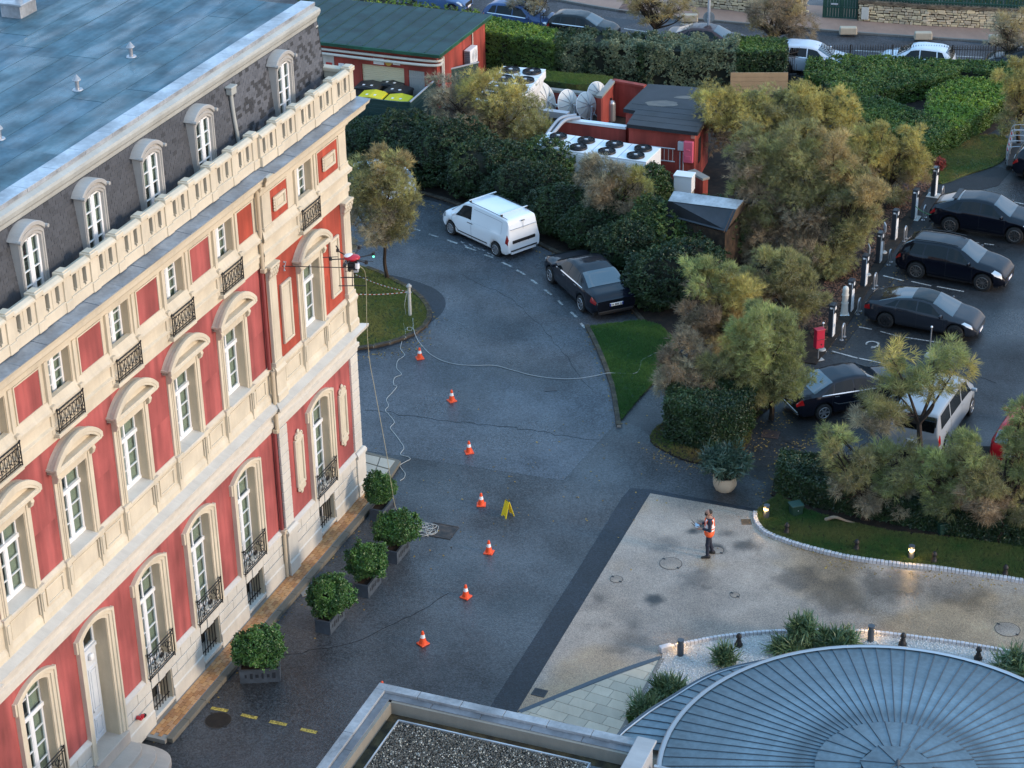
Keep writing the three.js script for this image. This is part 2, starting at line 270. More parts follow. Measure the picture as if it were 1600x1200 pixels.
// ---- end pilasters of the pavilion: quoin blocks below, pilasters with leafy capitals above
for (const [c, n] of [[-5.83, 0], [-.57, 1], [-22.3, 0]]) {
  const h = .27;
  for (let i = 0; i < 11; i++) { const v = 1.9 + i * .325; part('quoin', boxUV(rspan(c - h, c + h, v, v + .312, -.1, .075, .02)), M.creamPale, hotel); }
  part('plinth_pier', boxUV(mold([[-.1, .10], [.17, .10], [.17, .60], [.14, .66], [.14, 1.62], [.20, 1.68], [.20, 1.78], [.12, 1.86], [-.1, 1.86]], c - h, c + h, .4, .4)), M.creamPale, hotel);
  part('pedestal', boxUV(mold([[-.1, 6.5], [.19, 6.5], [.19, 6.72], [.15, 6.78], [.15, 7.40], [.18, 7.46], [.20, 7.56], [.12, 7.68], [-.1, 7.70]], c - h + .02, c + h - .02, .4, .4)), M.cream, hotel);
  part('pilaster', [boxUV(rspan(c - .24, c + .24, 7.66, 10.62, -.1, .11)), boxUV(rspan(c - .27, c + .27, 7.66, 7.82, -.1, .15)), boxUV(rspan(c - .15, c + .15, 7.95, 10.5, 0, .118, .006))], M.cream, hotel);
  const cap = [boxUV(rspan(c - .25, c + .25, 10.60, 10.66, -.1, .14)), boxUV(rspan(c - .31, c + .31, 11.0, 11.08, -.1, .24)), span(c - .24, c + .24, 10.62, 11.0, -.1, .13)];
  for (let r = 0; r < 2; r++) for (let i = 0; i < 4; i++) { const x = c - .21 + i * .14 + (r ? .0 : .0); cap.push(new THREE.SphereGeometry(.075, 7, 5).scale(.85, 1.5, .8).rotateX(.35).translate(x, 10.74 + r * .13, .14 + r * .03)); }
  for (const s of [-1, 1]) cap.push(new THREE.TorusGeometry(.06, .025, 6, 12).translate(c + s * .22, 10.95, .2));
  part('capital', cap, M.cream, hotel);
  part('attic_pilaster', [boxUV(rspan(c - .26, c + .26, 12.2, 13.36, -.1, .09)), boxUV(rspan(c - .29, c + .29, 12.2, 12.32, -.1, .12))], M.cream, hotel);
}

// ---- windows
const barM = M.whiteFrame;
function casement(parent, c, v0, v1, hwid, w, rows, trans, head) {      // white joinery of two leaves; every pane a piece of its own
  const f = .06, fr = [], z0 = w - .05, z1 = w, top = trans || v1;
  fr.push(span(c - hwid, c + hwid, v0, v0 + .09, z0, z1 + .02), span(c - hwid, c - hwid + f, v0, v1, z0, z1), span(c + hwid - f, c + hwid, v0, v1, z0, z1), span(c - .055, c + .055, v0, top, z0, z1 + .025));
  if (head) { fr.push(extr(head, [head.map(([x, y]) => [c + (x - c) * .9, y > v1 - .3 ? y - .06 : y + .02])], .05).translate(0, 0, z0)); } else fr.push(span(c - hwid, c + hwid, v1 - f, v1, z0, z1));
  if (trans) { fr.push(span(c - hwid, c + hwid, trans - .02, trans + .10, z0, z1 + .05), span(c - .03, c + .03, trans, v1, z0, z1)); }
  const panes = [];
  for (const s of [-1, 1]) {
    const a = s < 0 ? c - hwid + f : c + .055, b = s < 0 ? c - .055 : c + hwid - f;
    const y0 = v0 + .13, y1 = top - .05, st = (y1 - y0) / rows;
    fr.push(span(a, a + .035, y0 - .04, y1 + .04, z0, z1 + .012), span(b - .035, b, y0 - .04, y1 + .04, z0, z1 + .012), span(a, b, y1, y1 + .05, z0, z1 + .012), span(a, b, y0 - .05, y0, z0, z1 + .012));
    for (let i = 0; i < rows; i++) { if (i) fr.push(span(a, b, y0 + i * st - .012, y0 + i * st + .012, z0, z1 + .004)); panes.push([a + .02, b - .02, y0 + i * st, y0 + (i + 1) * st]); }
    if (trans) { const yb = head ? v1 - .02 : v1 - f; panes.push([a, b, trans + .1, yb]); if (head) fr.push(span(a, b, (trans + .1 + yb) / 2 + .05, (trans + .1 + yb) / 2 + .075, z0, z1)); }
  }
  part('window_frame', fr, barM, parent);
  for (const [a, b, y0, y1] of panes) part('pane', span(a, b, y0, y1, w - .03, w - .024), M.glass, parent);
  const cu = rr(.62, 1.0); part('curtain', [drape(c - hwid + .02, c - hwid * (1 - cu) , v0, v1, w - .12), drape(c + hwid * (1 - cu), c + hwid - .02, v0, v1, w - .12)], M.curtain, parent);
  part('dark_room', [span(c - hwid - .1, c + hwid + .1, v0 - .05, v1 + .1, w - .86, w - .8)], M.darkRoom, parent);
}
function drape(a, b, v0, v1, z) { const n = 14, g = new THREE.PlaneGeometry(Math.max(.05, b - a), v1 - v0, n, 1).translate((a + b) / 2, (v0 + v1) / 2, z), p = g.attributes.position; for (let i = 0; i < p.count; i++) p.setZ(i, z + (i % 2 ? .03 : -.02)); g.computeVertexNormals(); return g; }
function ironwork(W, H, rich) {                                          // wrought-iron guard: rails, posts and scrolls
  const g = [], r = .0145, w = W / 2, tb = (a, b, q = r) => g.push(bar(V(...a), V(...b), q, 5));
  tb([-w, H, 0], [w, H, 0], .020); tb([-w, H - .1, 0], [w, H - .1, 0]); tb([-w, .04, 0], [w, .04, 0], .015); tb([-w, .12, 0], [w, .12, 0]);
  for (const s of [-1, 1]) { tb([s * w, -.03, 0], [s * w, H + .03, 0], .018); tb([s * w, H, 0], [s * w, H, -.28], .016); tb([s * w, .06, 0], [s * w, .06, -.28], .014); tb([s * (w - .1), .04, 0], [s * (w - .1), H, 0]); g.push(new THREE.SphereGeometry(.03, 8, 6).translate(s * w, H + .04, 0)); }
  const sc = (x, y, R, a0, a1, fl = 1) => { const pts = []; for (let i = 0; i <= 12; i++) { const t = i / 12, a = a0 + (a1 - a0) * t, q = R * (1 - .62 * t); pts.push(V(x + fl * q * Math.cos(a), y + q * Math.sin(a), rr(-.004, .004))); } g.push(new THREE.TubeGeometry(new THREE.CatmullRomCurve3(pts), 14, r * .9, 4, false)); };
  const hm = (H + .02) / 2;
  if (rich) {
    g.push(new THREE.TorusGeometry(.15, .012, 4, 20).scale(.8, 1.35, 1).translate(0, hm, 0), new THREE.TorusGeometry(.08, .014, 4, 16).translate(0, hm, 0), new THREE.SphereGeometry(.06, 8, 6).scale(1, 1.7, .4).translate(0, hm, 0));
    for (const s of [-1, 1]) { sc(s * .30, hm + .17, .13, -1.5, 4.4, s); sc(s * .30, hm - .17, .13, 1.5, -4.4, s); sc(s * .46, hm + .05, .12, 3.1, -3.0, s); sc(s * .46, hm - .16, .10, 3.1, 8, s); sc(s * .17, hm + .24, .08, 0, 5, s); sc(s * .17, hm - .24, .08, 0, -5, s); tb([s * .38, .1, 0], [s * .38, H - .1, 0], .008); tb([s * .22, .1, 0], [s * .5, H - .1, 0], .008); tb([s * .2, H - .1, 0], [s * .52, .1, 0], .008); }
  } else {
    for (let i = 0; i < 6; i++) { const x = -w + .16 + i * (W - .32) / 5; tb([x, .04, 0], [x, H - .1, 0], .009); g.push(new THREE.TorusGeometry(.085, .010, 4, 14).scale(.8, 1.5, 1).translate(x + .05, hm + .06, 0)); sc(x + .05, .2, .07, 0, 5); }
  }
  return mergeGeometries(g.map(prep));
}
const GUARD_GF = ironwork(1.42, .86, true), GUARD_UP = ironwork(1.22, .64, false);

const archRing = (c, ro, ri, so, po, si, pi, v0) => { const o = arch(ro, v0, so, po, 16, c), i = arch(ri, v0 - .0, si, pi, 16, c); const half = [...o.slice(2)]; return [[c + ro, v0], ...half, [c - ro, v0], [c - ri, v0], ...i.slice(2).reverse(), [c + ri, v0]]; };
function surroundGF(p, c, w, v0) {
  const g = [boxUV(extr(archRing(c, .80, .60, 5.02, 5.28, 4.92, 5.14, v0), [], .56).translate(0, 0, w - .5)),
    boxUV(extr(archRing(c, .88, .70, 5.08, 5.36, 5.0, 5.22, v0), [], .2, .008).translate(0, 0, w - .1)),
    boxUV(extr(archRing(c, .90, .82, 5.10, 5.38, 5.05, 5.31, v0), [], .24, .008).translate(0, 0, w - .1))];
  for (const s of [-1, 1]) g.push(boxUV(rspan(c + s * .92 - .045, c + s * .92 + .045, 4.72, 5.10, w - .1, w + .10)));
  part('surround', g, M.cream, p);
}
const revealGF = (p, c, w, v0) => { for (const s of [-1, 1]) part('reveal', boxUV(span(c + s * .597 - (s > 0 ? 0 : .02), c + s * .597 + (s > 0 ? .02 : 0), v0, 4.95, w - .46, w + .045)), M.reveal, p); };
const gfWin = (c, w) => {
  const p = group('ground_floor_window', hotel);
  surroundGF(p, c, w, 1.76);
  casement(p, c, 1.80, 5.02, .585, w - .22, 4, 4.02, arch(.585, 4.1, 4.90, 5.12, 12, c));
  for (const s of [1]) part('reveal', boxUV(span(c + .578, c + .596, 1.8, 4.93, w - .21, w + .04)), M.reveal, p);
  part('window_sill', boxUV(rspan(c - .62, c + .62, 1.70, 1.80, w - .5, w + .12)), M.creamPale, p);
  const r = part('balcony_railing', GUARD_GF, M.iron, p); r.position.set(c, 1.76, w + .17);
};
const ffWin = (c, w, plaque) => {
  const p = group('first_floor_window', hotel);
  const sr = [];
  for (const s of [-1, 1]) {
    sr.push(boxUV(span(c + s * .60 - (s < 0 ? .18 : 0), c + s * .60 + (s > 0 ? .18 : 0), 7.62, 10.12, w - .5, w + .07)), boxUV(rspan(c + s * .70 - .035, c + s * .70 + .035, 7.66, 10.1, w, w + .105)), boxUV(rspan(c + s * .84 - .06, c + s * .84 + .06, 7.62, 10.3, w - .1, w + .055)));
    sr.push(boxUV(extr([[0, 0], [.12, .04], [.17, .18], [.12, .30], [.05, .36], [0, .42]], [], .13, .01).rotateY(-Math.PI / 2).translate(c + s * .84 + .065, 9.96, w + .04)));
  }
  sr.push(boxUV(span(c - .6, c + .6, 9.95, 10.14, w - .5, w + .07)), boxUV(rspan(c - .80, c + .80, 10.12, 10.34, w - .1, w + .09)));
  part('surround', sr, M.cream, p);
  part('reveal', boxUV(span(c + .578, c + .598, 7.72, 9.95, w - .21, w + .05)), M.reveal, p);
  // segmental pediment
  const o = arch(1.08, 10.34, 10.50, 11.02, 20, c), i1 = arch(.90, 10.46, 10.50, 10.84, 20, c), i2 = arch(.99, 10.42, 10.50, 10.93, 20, c);
  part('pediment', [boxUV(extr(o, [], .2).translate(0, 0, w - .1)), boxUV(extr(o, [i1], .22, .01).translate(0, 0, w + .10)), boxUV(extr(arch(1.12, 10.38, 10.52, 11.06, 20, c), [i2], .10, .008).translate(0, 0, w + .235)),
    boxUV(rspan(c - 1.08, c + 1.08, 10.34, 10.46, w - .1, w + .26)), boxUV(rspan(c - 1.12, c + 1.12, 10.43, 10.50, w - .1, w + .31)), boxUV(rspan(c - .85, c + .85, 10.28, 10.35, w - .1, w + .16))], M.cream, p);
  casement(p, c, 7.72, 9.95, .585, w - .22, 3, 9.22);
  part('window_sill', boxUV(extr([[w - .5, 7.60], [w + .16, 7.60], [w + .16, 7.66], [w - .22, 7.72], [w - .5, 7.72]], [], 1.2).rotateY(-Math.PI / 2).translate(c + .6, 0, 0)), M.creamPale, p);
  // apron with consoles
  const ap = [boxUV(rspan(c - .60, c + .60, 6.86, 7.40, w, w + .075, .02)), boxUV(rspan(c - .94, c + .94, 7.50, 7.66, w - .05, w + .15))];
  part('apron_panel', ap, M.cream, p);
  for (const s of [-1, 1]) part('console', [boxUV(rspan(c + s * .80 - .09, c + s * .80 + .09, 6.55, 7.52, w - .05, w + .13)), boxUV(rspan(c + s * .80 - .06, c + s * .80 + .06, 6.9, 7.45, w, w + .165)), boxUV(rspan(c + s * .66 - .02, c + s * .66 + .02, 6.84, 7.42, w, w + .10))], M.cream, p);
};
const upWin = (c, w) => {
  const p = group('attic_window', hotel);
  const g = []; for (const s of [-1, 1]) g.push(boxUV(span(c + s * .5 - (s < 0 ? .12 : 0), c + s * .5 + (s > 0 ? .12 : 0), 11.95, 13.36, w - .5, w + .05)), boxUV(rspan(c + s * .66 - .06, c + s * .66 + .06, 11.3, 13.36, w - .05, w + .10)), boxUV(rspan(c + s * .66 - .085, c + s * .66 + .085, 12.0, 12.14, w - .05, w + .20)));
  g.push(boxUV(span(c - .5, c + .5, 13.3, 13.4, w - .5, w + .05)));
  part('surround', g, M.cream, p);
  part('reveal', boxUV(span(c + .478, c + .498, 12, 13.32, w - .19, w + .03)), M.reveal, p);
  casement(p, c, 11.98, 13.32, .485, w - .20, 4, 0);
  part('balcony_slab', boxUV(rspan(c - .66, c + .66, 11.20, 11.32, w - .1, w + .24)), M.cream, p);
  const r = part('balcony_railing', GUARD_UP, M.iron, p); r.position.set(c + .02, 11.32, w + .21);
};
BAYS.forEach((c, i) => { if (i !== 3) gfWin(c, WM); ffWin(c, WM); upWin(c, WM); });
gfWin(PB, 0); ffWin(PB, 0); upWin(PB, 0);
// basement openings with grilles
for (const [c, w] of [...BAYS.filter((b, i) => i !== 3).map(b => [b, WM]), [PB, 0]]) {
  const p = group('basement_window', hotel), g = [];
  for (let i = 0; i < 6; i++) g.push(bar(V(c - .4 + i * .16, .38, w - .02), V(c - .4 + i * .16, 1.32, w - .02), .016, 6)); for (const v of [.55, 1.2]) g.push(span(c - .5, c + .5, v - .015, v + .015, w - .03, w - .01));
  part('grille', g, M.iron, p); part('dark_room', span(c - .6, c + .6, .3, 1.4, w - .48, w - .44), M.darkRoom, p);
  part('window_frame', [span(c - .48, c - .42, .38, 1.32, w - .4, w - .34), span(c + .42, c + .48, .38, 1.32, w - .4, w - .34), span(c - .03, c + .03, .38, 1.32, w - .4, w - .34)], M.whiteFrame, p);
  part('reveal', boxUV(span(c + .478, c + .499, .38, 1.33, w - .4, w + .10)), M.reveal, p);
}
// apron frames between the bays of the first floor
for (const [a, b, w] of [...BAYS.slice(0, 4).map((c, i) => [BAYS[i + 1] + 1.05, c - 1.05, WM]), [BAYS[0] + 1.05, U0 - .35, WM], [U0 + .75, PB - 1.05, 0], [PB + 1.05, UE - .75, 0]]) part('apron_frame', boxUV(extr(rect(a, b, 6.86, 7.40), [rect(a + .06, b - .06, 6.92, 7.34)], .05, .008).translate(0, 0, w + .02)), M.cream, hotel);
// red panels of the attic storey with their moulded rims
const panels = [...[0, 1, 2, 3].map(i => [BAYS[i + 1] + .92, BAYS[i] - .92, WM, M.red]), [BAYS[0] + .75, U0 - .36, WM, M.redPav], [-5.52, -4.42, 0, M.redPav], [-2.30, -.88, 0, M.redPav]];
for (const [a, b, w, m] of panels) { part('red_panel', boxUV(span(a, b, 12.28, 13.28, w, w + .035)), m, hotel); part('panel_rim', boxUV(extr(rect(a - .05, b + .05, 12.24, 13.32), [rect(a, b, 12.28, 13.28)], .05, .006).translate(0, 0, w + .01)), M.cream, hotel); }
function plaque(a, b, v0, v1, w, scroll) {
  const g = [boxUV(extr(rect(a, b, v0, v1), [rect(a + .09, b - .09, v0 + .09, v1 - .09)], .10, .02).translate(0, 0, w)), boxUV(rspan(a + .02, b - .02, v0 + .02, v1 - .02, w - .02, w + .045)), boxUV(rspan(a + .14, b - .14, v0 + .14, v1 - .14, w, w + .075, .02))];
  if (scroll === 'side') for (const [x, s] of [[a, -1], [b, 1]]) for (let i = 0; i < 5; i++) g.push(new THREE.SphereGeometry(.05, 7, 5).scale(.9, 1, .6).translate(x + s * .02, v0 + .05 + i * (v1 - v0 - .1) / 4, w + .05));
  if (scroll === 'ends') for (const [y, s] of [[v0, -1], [v1, 1]]) { g.push(new THREE.CylinderGeometry((b - a) * .36, (b - a) * .36, .09, 18).rotateX(Math.PI / 2).translate((a + b) / 2, y, w + .045)); for (const t of [-1, 1]) g.push(new THREE.TorusGeometry(.07, .03, 6, 12).translate((a + b) / 2 + t * (b - a) * .3, y + s * .10, w + .06)); g.push(new THREE.SphereGeometry(.08, 8, 6).scale(1, 1.1, .6).translate((a + b) / 2, y + s * .24, w + .05)); }
  return part('relief_plaque', g, M.cream, hotel);
}
plaque(-5.28, -4.62, 8.10, 10.10, 0); plaque(-1.82, -1.18, 8.10, 10.12, 0);
plaque(-5.13, -4.55, 2.85, 4.55, 0, 'ends'); plaque(-1.86, -1.30, 2.85, 4.55, 0, 'ends');
plaque(-5.32, -4.62, 12.56, 13.02, .03, 'side'); plaque(-1.95, -1.15, 12.56, 13.02, .03, 'side');
// entrance door
{
  const c = BAYS[3], w = WM, p = group('entrance_door', hotel); surroundGF(p, c, w, 1.0);
  part('reveal', boxUV(span(c + .578, c + .596, 1.0, 4.93, w - .42, w + .04)), M.reveal, p);
  const d = [span(c - .585, c + .585, .9, 4.06, w - .45, w - .40), extr(arch(.585, 4.0, 4.9, 5.12, 12, c), [rect(c - .5, c - .06, 4.15, 4.82), rect(c + .06, c + .5, 4.15, 4.82)], .06).translate(0, 0, w - .46), span(c - .03, c + .03, .9, 3.5, w - .42, w - .36), span(c - .585, c + .585, 4.0, 4.1, w - .42, w - .34)];
  for (const s of [-1, 1]) { const x = c + s * .29; d.push(extr(rect(x - .21, x + .21, 1.95, 3.42), [rect(x - .13, x + .13, 2.03, 3.34)], .04, .008).translate(0, 0, w - .41), rspan(x - .11, x + .11, 2.06, 3.31, w - .41, w - .37), extr(rect(x - .21, x + .21, 1.12, 1.78), [rect(x - .14, x + .14, 1.2, 1.7)], .04, .008).translate(0, 0, w - .41), rspan(x - .12, x + .12, 1.22, 1.68, w - .41, w - .375)); }
  d.push(new THREE.TorusGeometry(.17, .025, 6, 24).translate(c - .24, 3.76, w - .39));
  part('door_leaf', d, M.doorPaint, p);
  part('wall_lamp', rspan(c + .16, c + .34, 3.68, 3.88, w - .40, w - .28, .05), M.white, p);
  for (const s of [-1, 1]) part('pane', span(c + s * .28 - .22, c + s * .28 + .22, 4.13, 4.84, w - .44, w - .434), M.glass, p);
  part('dark_room', span(c - .6, c + .6, 4.0, 5.1, w - .8, w - .75), M.darkRoom, p);
  part('door_handle', new THREE.SphereGeometry(.03, 8, 6).translate(c + .06, 2.05, w - .35), M.steel, p);
  // the threshold and three rounded steps
  part('threshold', boxUV(rspan(c - .86, c + .86, .60, 1.0, w - .5, w + .20, .02)), M.stepStone = std([.55, .47, .40], .75, { map: TX.stone }), p);
  const st = group('door_steps', hotel);
  [[.62, .60, 0], [1.02, .40, 1], [1.42, .22, 2]].forEach(([R, h]) => { const o = []; const hx = .55 + R * .55, n = 16; o.push([-hx, 0]); for (let i = 0; i <= n; i++) { const a = Math.PI - Math.PI * i / n; const cx = Math.cos(a), sx = Math.sin(a); o.push([Math.sign(cx) * Math.pow(Math.abs(cx), .5) * hx, Math.pow(sx, .55) * R]); } o.push([hx, 0]); part('step', boxUV(new THREE.ExtrudeGeometry(shapeOf(o.map(([x, y]) => [x, -y]).reverse()), { depth: h - .04, bevelEnabled: true, bevelSize: .02, bevelThickness: .02, bevelOffset: -.02, bevelSegments: 2 }).rotateX(-Math.PI / 2).translate(c, .02, w + .08)), M.stepStone, st); });
}
{ // red hydrant outlet low on the wall
  const p = group('wall_hydrant', hotel), c = BAYS[3] + 1.42, w = WM;
  part('valve', [cyl(.06, .06, .12, 0, 0, 0, 12).rotateX(Math.PI / 2).translate(c, 1.02, w + .1), new THREE.TorusGeometry(.06, .018, 6, 14).translate(c - .02, 1.06, w + .24), box(.2, .09, .09, c + .08, 1.0, w + .2)], std([.45, .02, .03], .4), p);
  part('nozzle', box(.1, .08, .08, c + .2, .98, w + .22), M.black, p);
}
// downpipes in the angles of the pavilions
for (const [u, w] of [[U0 - .13, WM + .10], [UL + .13, WM + .10]]) {
  part('downpipe', [cyl(.055, .055, 3.72, u, 1.8, w, 10), cyl(.055, .055, 3.4, u, 7.66, w, 10)], M.redLow, hotel);
  part('downpipe', [cyl(.06, .06, 1.7, u, .15, w + .06, 10), cyl(.06, .06, 2.1, u, 5.5, w + .1, 10), cyl(.06, .06, 2.6, u, 11.0, w + .04, 10), rbox(.17, .14, .17, u, 1.84, w + .06), rbox(.17, .14, .17, u, 6.3, w + .1), rbox(.17, .14, .17, u, 5.52, w + .06), rbox(.17, .14, .17, u, 11.0, w + .06)], M.reveal, hotel);
}
// ---- zinc sheets over the cornice, each its own sheet
for (const [u0, u1, w, n] of [[U0 - .3, UE + .60, 0, 5], [UL + .1, U0 - .32, WM, 13], [UF, UL + .08, 0, 6]]) for (let i = 0; i < n; i++) { const a = lerp(u0, u1, i / n), b = lerp(u0, u1, (i + 1) / n); part('zinc_sheet', boxUV(extr([[w - .1, 14.28], [w + .745, 14.255], [w + .745, 14.285 + (i % 2) * .006], [w - .1, 14.345 + (i % 2) * .006]], [], b - a - .02, .003).rotateY(-Math.PI / 2).translate(b - .01, 0, 0)), M.zinc, hotel); }
part('gutter_floor', boxUV(span(UF, UE + .1, 14.08, 14.27, -1.0, -.05)), M.concrete, hotel);
// ---- balustrade: piers, pierced panels and a sloping coping, bay by bay
{
  const st = 1.266, WB = -.02, bal = group('balustrade', hotel); bal.position.set(0, .215, .27);
  const lz = (c, v) => { const a = .085, b = .27, o = []; for (const [x, y] of [[-a, -b + .06], [-a + .05, -b + .06], [-a + .05, -b], [a - .05, -b], [a - .05, -b + .06], [a, -b + .06], [a, b - .06], [a - .05, b - .06], [a - .05, b], [-a + .05, b], [-a + .05, b - .06], [-a, b - .06]]) o.push([c + x, v + y]); return o; };
  for (let u = -.08; u > UF; u -= st) {
    const w = (u < U0 - .2 && u > UL) ? WB + WM : WB, a = u - st;
    part('balustrade_pier', [boxUV(rspan(u - .14, u + .14, 14.13, 15.12, w - .20, w + .05, .01)), boxUV(rspan(u - .18, u + .18, 15.05, 15.20, w - .25, w + .10, .03)), boxUV(rspan(u - .17, u + .17, 14.13, 14.40, w - .22, w + .09, .015)), boxUV(rspan(u - .14, u + .14, 15.19, 15.235, w - .2, w + .05, .02))], M.cream, bal);
    part('balustrade_panel', [boxUV(extr(rect(a + .14, u - .14, 14.42, 15.02), [lz(u - st / 2 - .23, 14.73), lz(u - st / 2 + .23, 14.73)], .17, .006).translate(0, 0, w - .16)), boxUV(rspan(a + .15, u - .15, 14.13, 14.43, w - .20, w + .06, .012)), boxUV(rspan(u - st / 2 - .035, u - st / 2 + .035, 14.45, 15.0, w - .02, w + .025, .006))], M.cream, bal);
    part('coping', boxUV(mold([[-.24, 15.01], [.08, 15.01], [.08, 15.07], [.03, 15.12], [-.07, 15.16], [-.19, 15.12], [-.24, 15.07]], a + .17, u - .17, 0, 0, w)), M.cream, bal);
  }
  // the balustrade turns the corner along the end wall
  part('end_balustrade', [boxUV(rspan(-.20, .02, 14.13, 15.02, -6, -.1)), boxUV(rspan(-.24, .06, 15.0, 15.14, -6, -.1, .03))], M.cream, bal);
  part('end_cornice', boxUV(span(-.4, .28, 13.9, 14.26, -6, -.02)), M.cream, hotel);
}
// ---- mansard: boards under courses of slates, with a raking hip at the end
const MB0 = [14.1, -.50], MB1 = [16.80, -.76], MU1 = -.12;
part('mansard_deck', boxUV(extr([[MB0[1], MB0[0]], [MB1[1], MB1[0]], [-8, 16.8], [-8, 14.1]], [], MU1 - UF, 0).rotateY(-Math.PI / 2).translate(MU1, 0, 0)), M.slateDark = std([.022, .024, .028], .75), hotel);
{
  const mats = [], cols = [], L = Math.hypot(MB1[0] - MB0[0], MB1[1] - MB0[1]), rows = 24, sw = .20, ex = L / rows, ang = Math.atan2(MB1[1] - MB0[1], MB1[0] - MB0[0]);
  const g = new THREE.BoxGeometry(sw - .006, ex * 1.2, .010).translate(0, ex * .5, .012);
  for (let r = 0; r < rows; r++) for (let u = UF; u < MU1 - .1; u += sw) {
    const t = r / rows, q = u + (r % 2 ? sw / 2 : 0); const f = smooth(-7.2, -5.6, q + rr(-.5, .5)), wet = rnd() < .02 + .26 * f;
    mats.push(M4(V(q + rr(-.006, .006), lerp(MB0[0], MB1[0], t), lerp(MB0[1], MB1[1], t) + .004), quatE(ang + .05 + rr(-.012, .012), 0, rr(-.02, .02))));
    const k = wet ? rr(.036, .052) : rr(.062, .080) * (1 + .55 * f); cols.push(col(k * .92, k * 1.0, k * 1.16));
  }
  inst('slates', g, std([1, 1, 1], .55), mats, cols, hotel, 'stuff');
}
part('roof_gutter', boxUV(mold([[-.6, 16.90], [-.06, 16.90], [-.04, 16.98], [.02, 17.02], [.04, 17.14], [.10, 17.22], [.13, 17.34], [.11, 17.42], [-.08, 17.52], [-.5, 17.56]], UF, MU1 - .02, 0, 1, -.80).translate(0, -.22, 0)), M.gutter, hotel);
part('eaves_moulding', boxUV(mold([[-.1, 16.80], [.06, 16.80], [.09, 16.86], [.06, 16.92], [-.1, 16.92]], UF, MU1, 0, 0, -.82).translate(0, -.22, 0)), M.gutter, hotel);
{ const u = U0 - .05; part('downpipe', [tube([V(u, 16.5, -.62), V(u, 16.0, -.60), V(u, 15.0, -.50), V(u, 14.2, -.42)], .06, 16, 8), rbox(.30, .22, .2, u, 16.56, -.60, .03), rbox(.36, .06, .24, u, 16.68, -.60, .02)], M.gutter, hotel); }
// ---- dormers
for (const c of [PB + .1, ...BAYS.map(b => b + .02)]) {
  const p = group('dormer', hotel), w = -.46, hwd = .545;
  const hd = arch(hwd, 14.1, 16.46, 16.70, 14, c), hi = arch(.43, 14.2, 16.30, 16.46, 14, c);
  part('dormer_body', boxUV(extr(hd, [hi], .45).translate(0, 0, w - .45)), M.dormer, p);
  part('dormer_frame', [boxUV(extr(hd, [hi], .04, .01).translate(0, 0, w - .01)), boxUV(extr(arch(.535, 14.1, 16.42, 16.62, 14, c), [arch(.48, 14.2, 16.36, 16.54, 14, c)], .06, .01).translate(0, 0, w))], M.dormer, p);
  const ring = (ro, ri, d, z) => { const a = arch(ro, 16.3, 16.50, 16.80, 16, c).slice(2), b = arch(ri, 16.3, 16.44, 16.69, 16, c).slice(2).reverse(); return boxUV(extr([...a, ...b], [], d, .015).translate(0, 0, z)); };
  part('dormer_hood', [ring(.64, .54, .50, w - .41), ...[-1, 1].map(s => cyl(.05, .05, .14, 0, 0, 0, 10).rotateX(Math.PI / 2).translate(c + s * .60, 16.50, w + .02))], M.dormer, p);
  casement(p, c, 14.25, 16.40, .425, w - .05, 5, 0);
  part('dormer_back', span(c - .62, c + .62, 14.2, 16.5, w - .62, w - .58), M.darkRoom, p);
}
// ---- flat roof: membrane strips, flashings, vents
{
  const y = 17.36; part('roof_deck', span(UF, MU1 - .3, 17.1, y - .02, -26, -1.28), M.black, hotel); const mm = [[.085, .185, .235], [.075, .172, .222], [.095, .195, .24], [.08, .18, .24]].map(c => std(c, 1, { roughnessMap: TX.pool, map: TX.metal }));
  for (let i = 0; i < 22; i++) { const w0 = -1.28 - i * 1.05, cuts = [UF]; let u = UF + rr(2, 7); while (u < -1) { cuts.push(u); u += rr(6, 10); } cuts.push(MU1 - .3); for (let j = 0; j + 1 < cuts.length; j++) { const g = boxUV(rspan(cuts[j] + .010, cuts[j + 1] - .010, y - .03, y + rr(0, .006) + .004, w0 - 1.032, w0, .004)); part('roofing_sheet', g, mm[(i * 5 + j * 3) % 4], hotel); } }
  for (let u = MU1 + .05, i = 0; u > UF; u -= 1.35, i++) part('flashing_sheet', boxUV(rspan(u - 1.335, u, y - .08, y + .035, -1.32, -.82, .008)), M.zincPale, hotel);
  const vent = (u, w, s) => { const p = group('roof_vent', hotel); part('vent_pipe', [cyl(.13 * s, .13 * s, .62 * s, u, y, w, 14), cyl(.34 * s, .30 * s, .03, u, y + .012, w, 18)], M.steel, p); part('vent_cap', [lathe([[0, .40], [.05, .38], [.27, .06], [.27, .03], [0, .03]], 18).scale(s, s, s).translate(u, y + .60 * s, w)], M.zincPale, p); };
  vent(-9.5, -3.55, .46); vent(-6.5, -3.6, .46); vent(-13.5, -3.45, .46);
  const p = group('roof_upstand', hotel); part('upstand_box', [boxUV(rspan(-4.4, -3.5, y, y + .45, -9.4, -8.7)), cyl(.12, .12, .5, -3.95, y + .4, -9, 12)], M.zincPale, p); part('upstand_lid', rspan(-4.6, -3.3, y + .44, y + .52, -9.6, -8.5, .02), M.zincPale, p);
}

// ================================================================ ground, roads, kerbs, lawns
struct('ground', flat([V(-220, 0, 40), V(220, 0, 40), V(220, 0, -420), V(-220, 0, -420)], 0), M.ground);
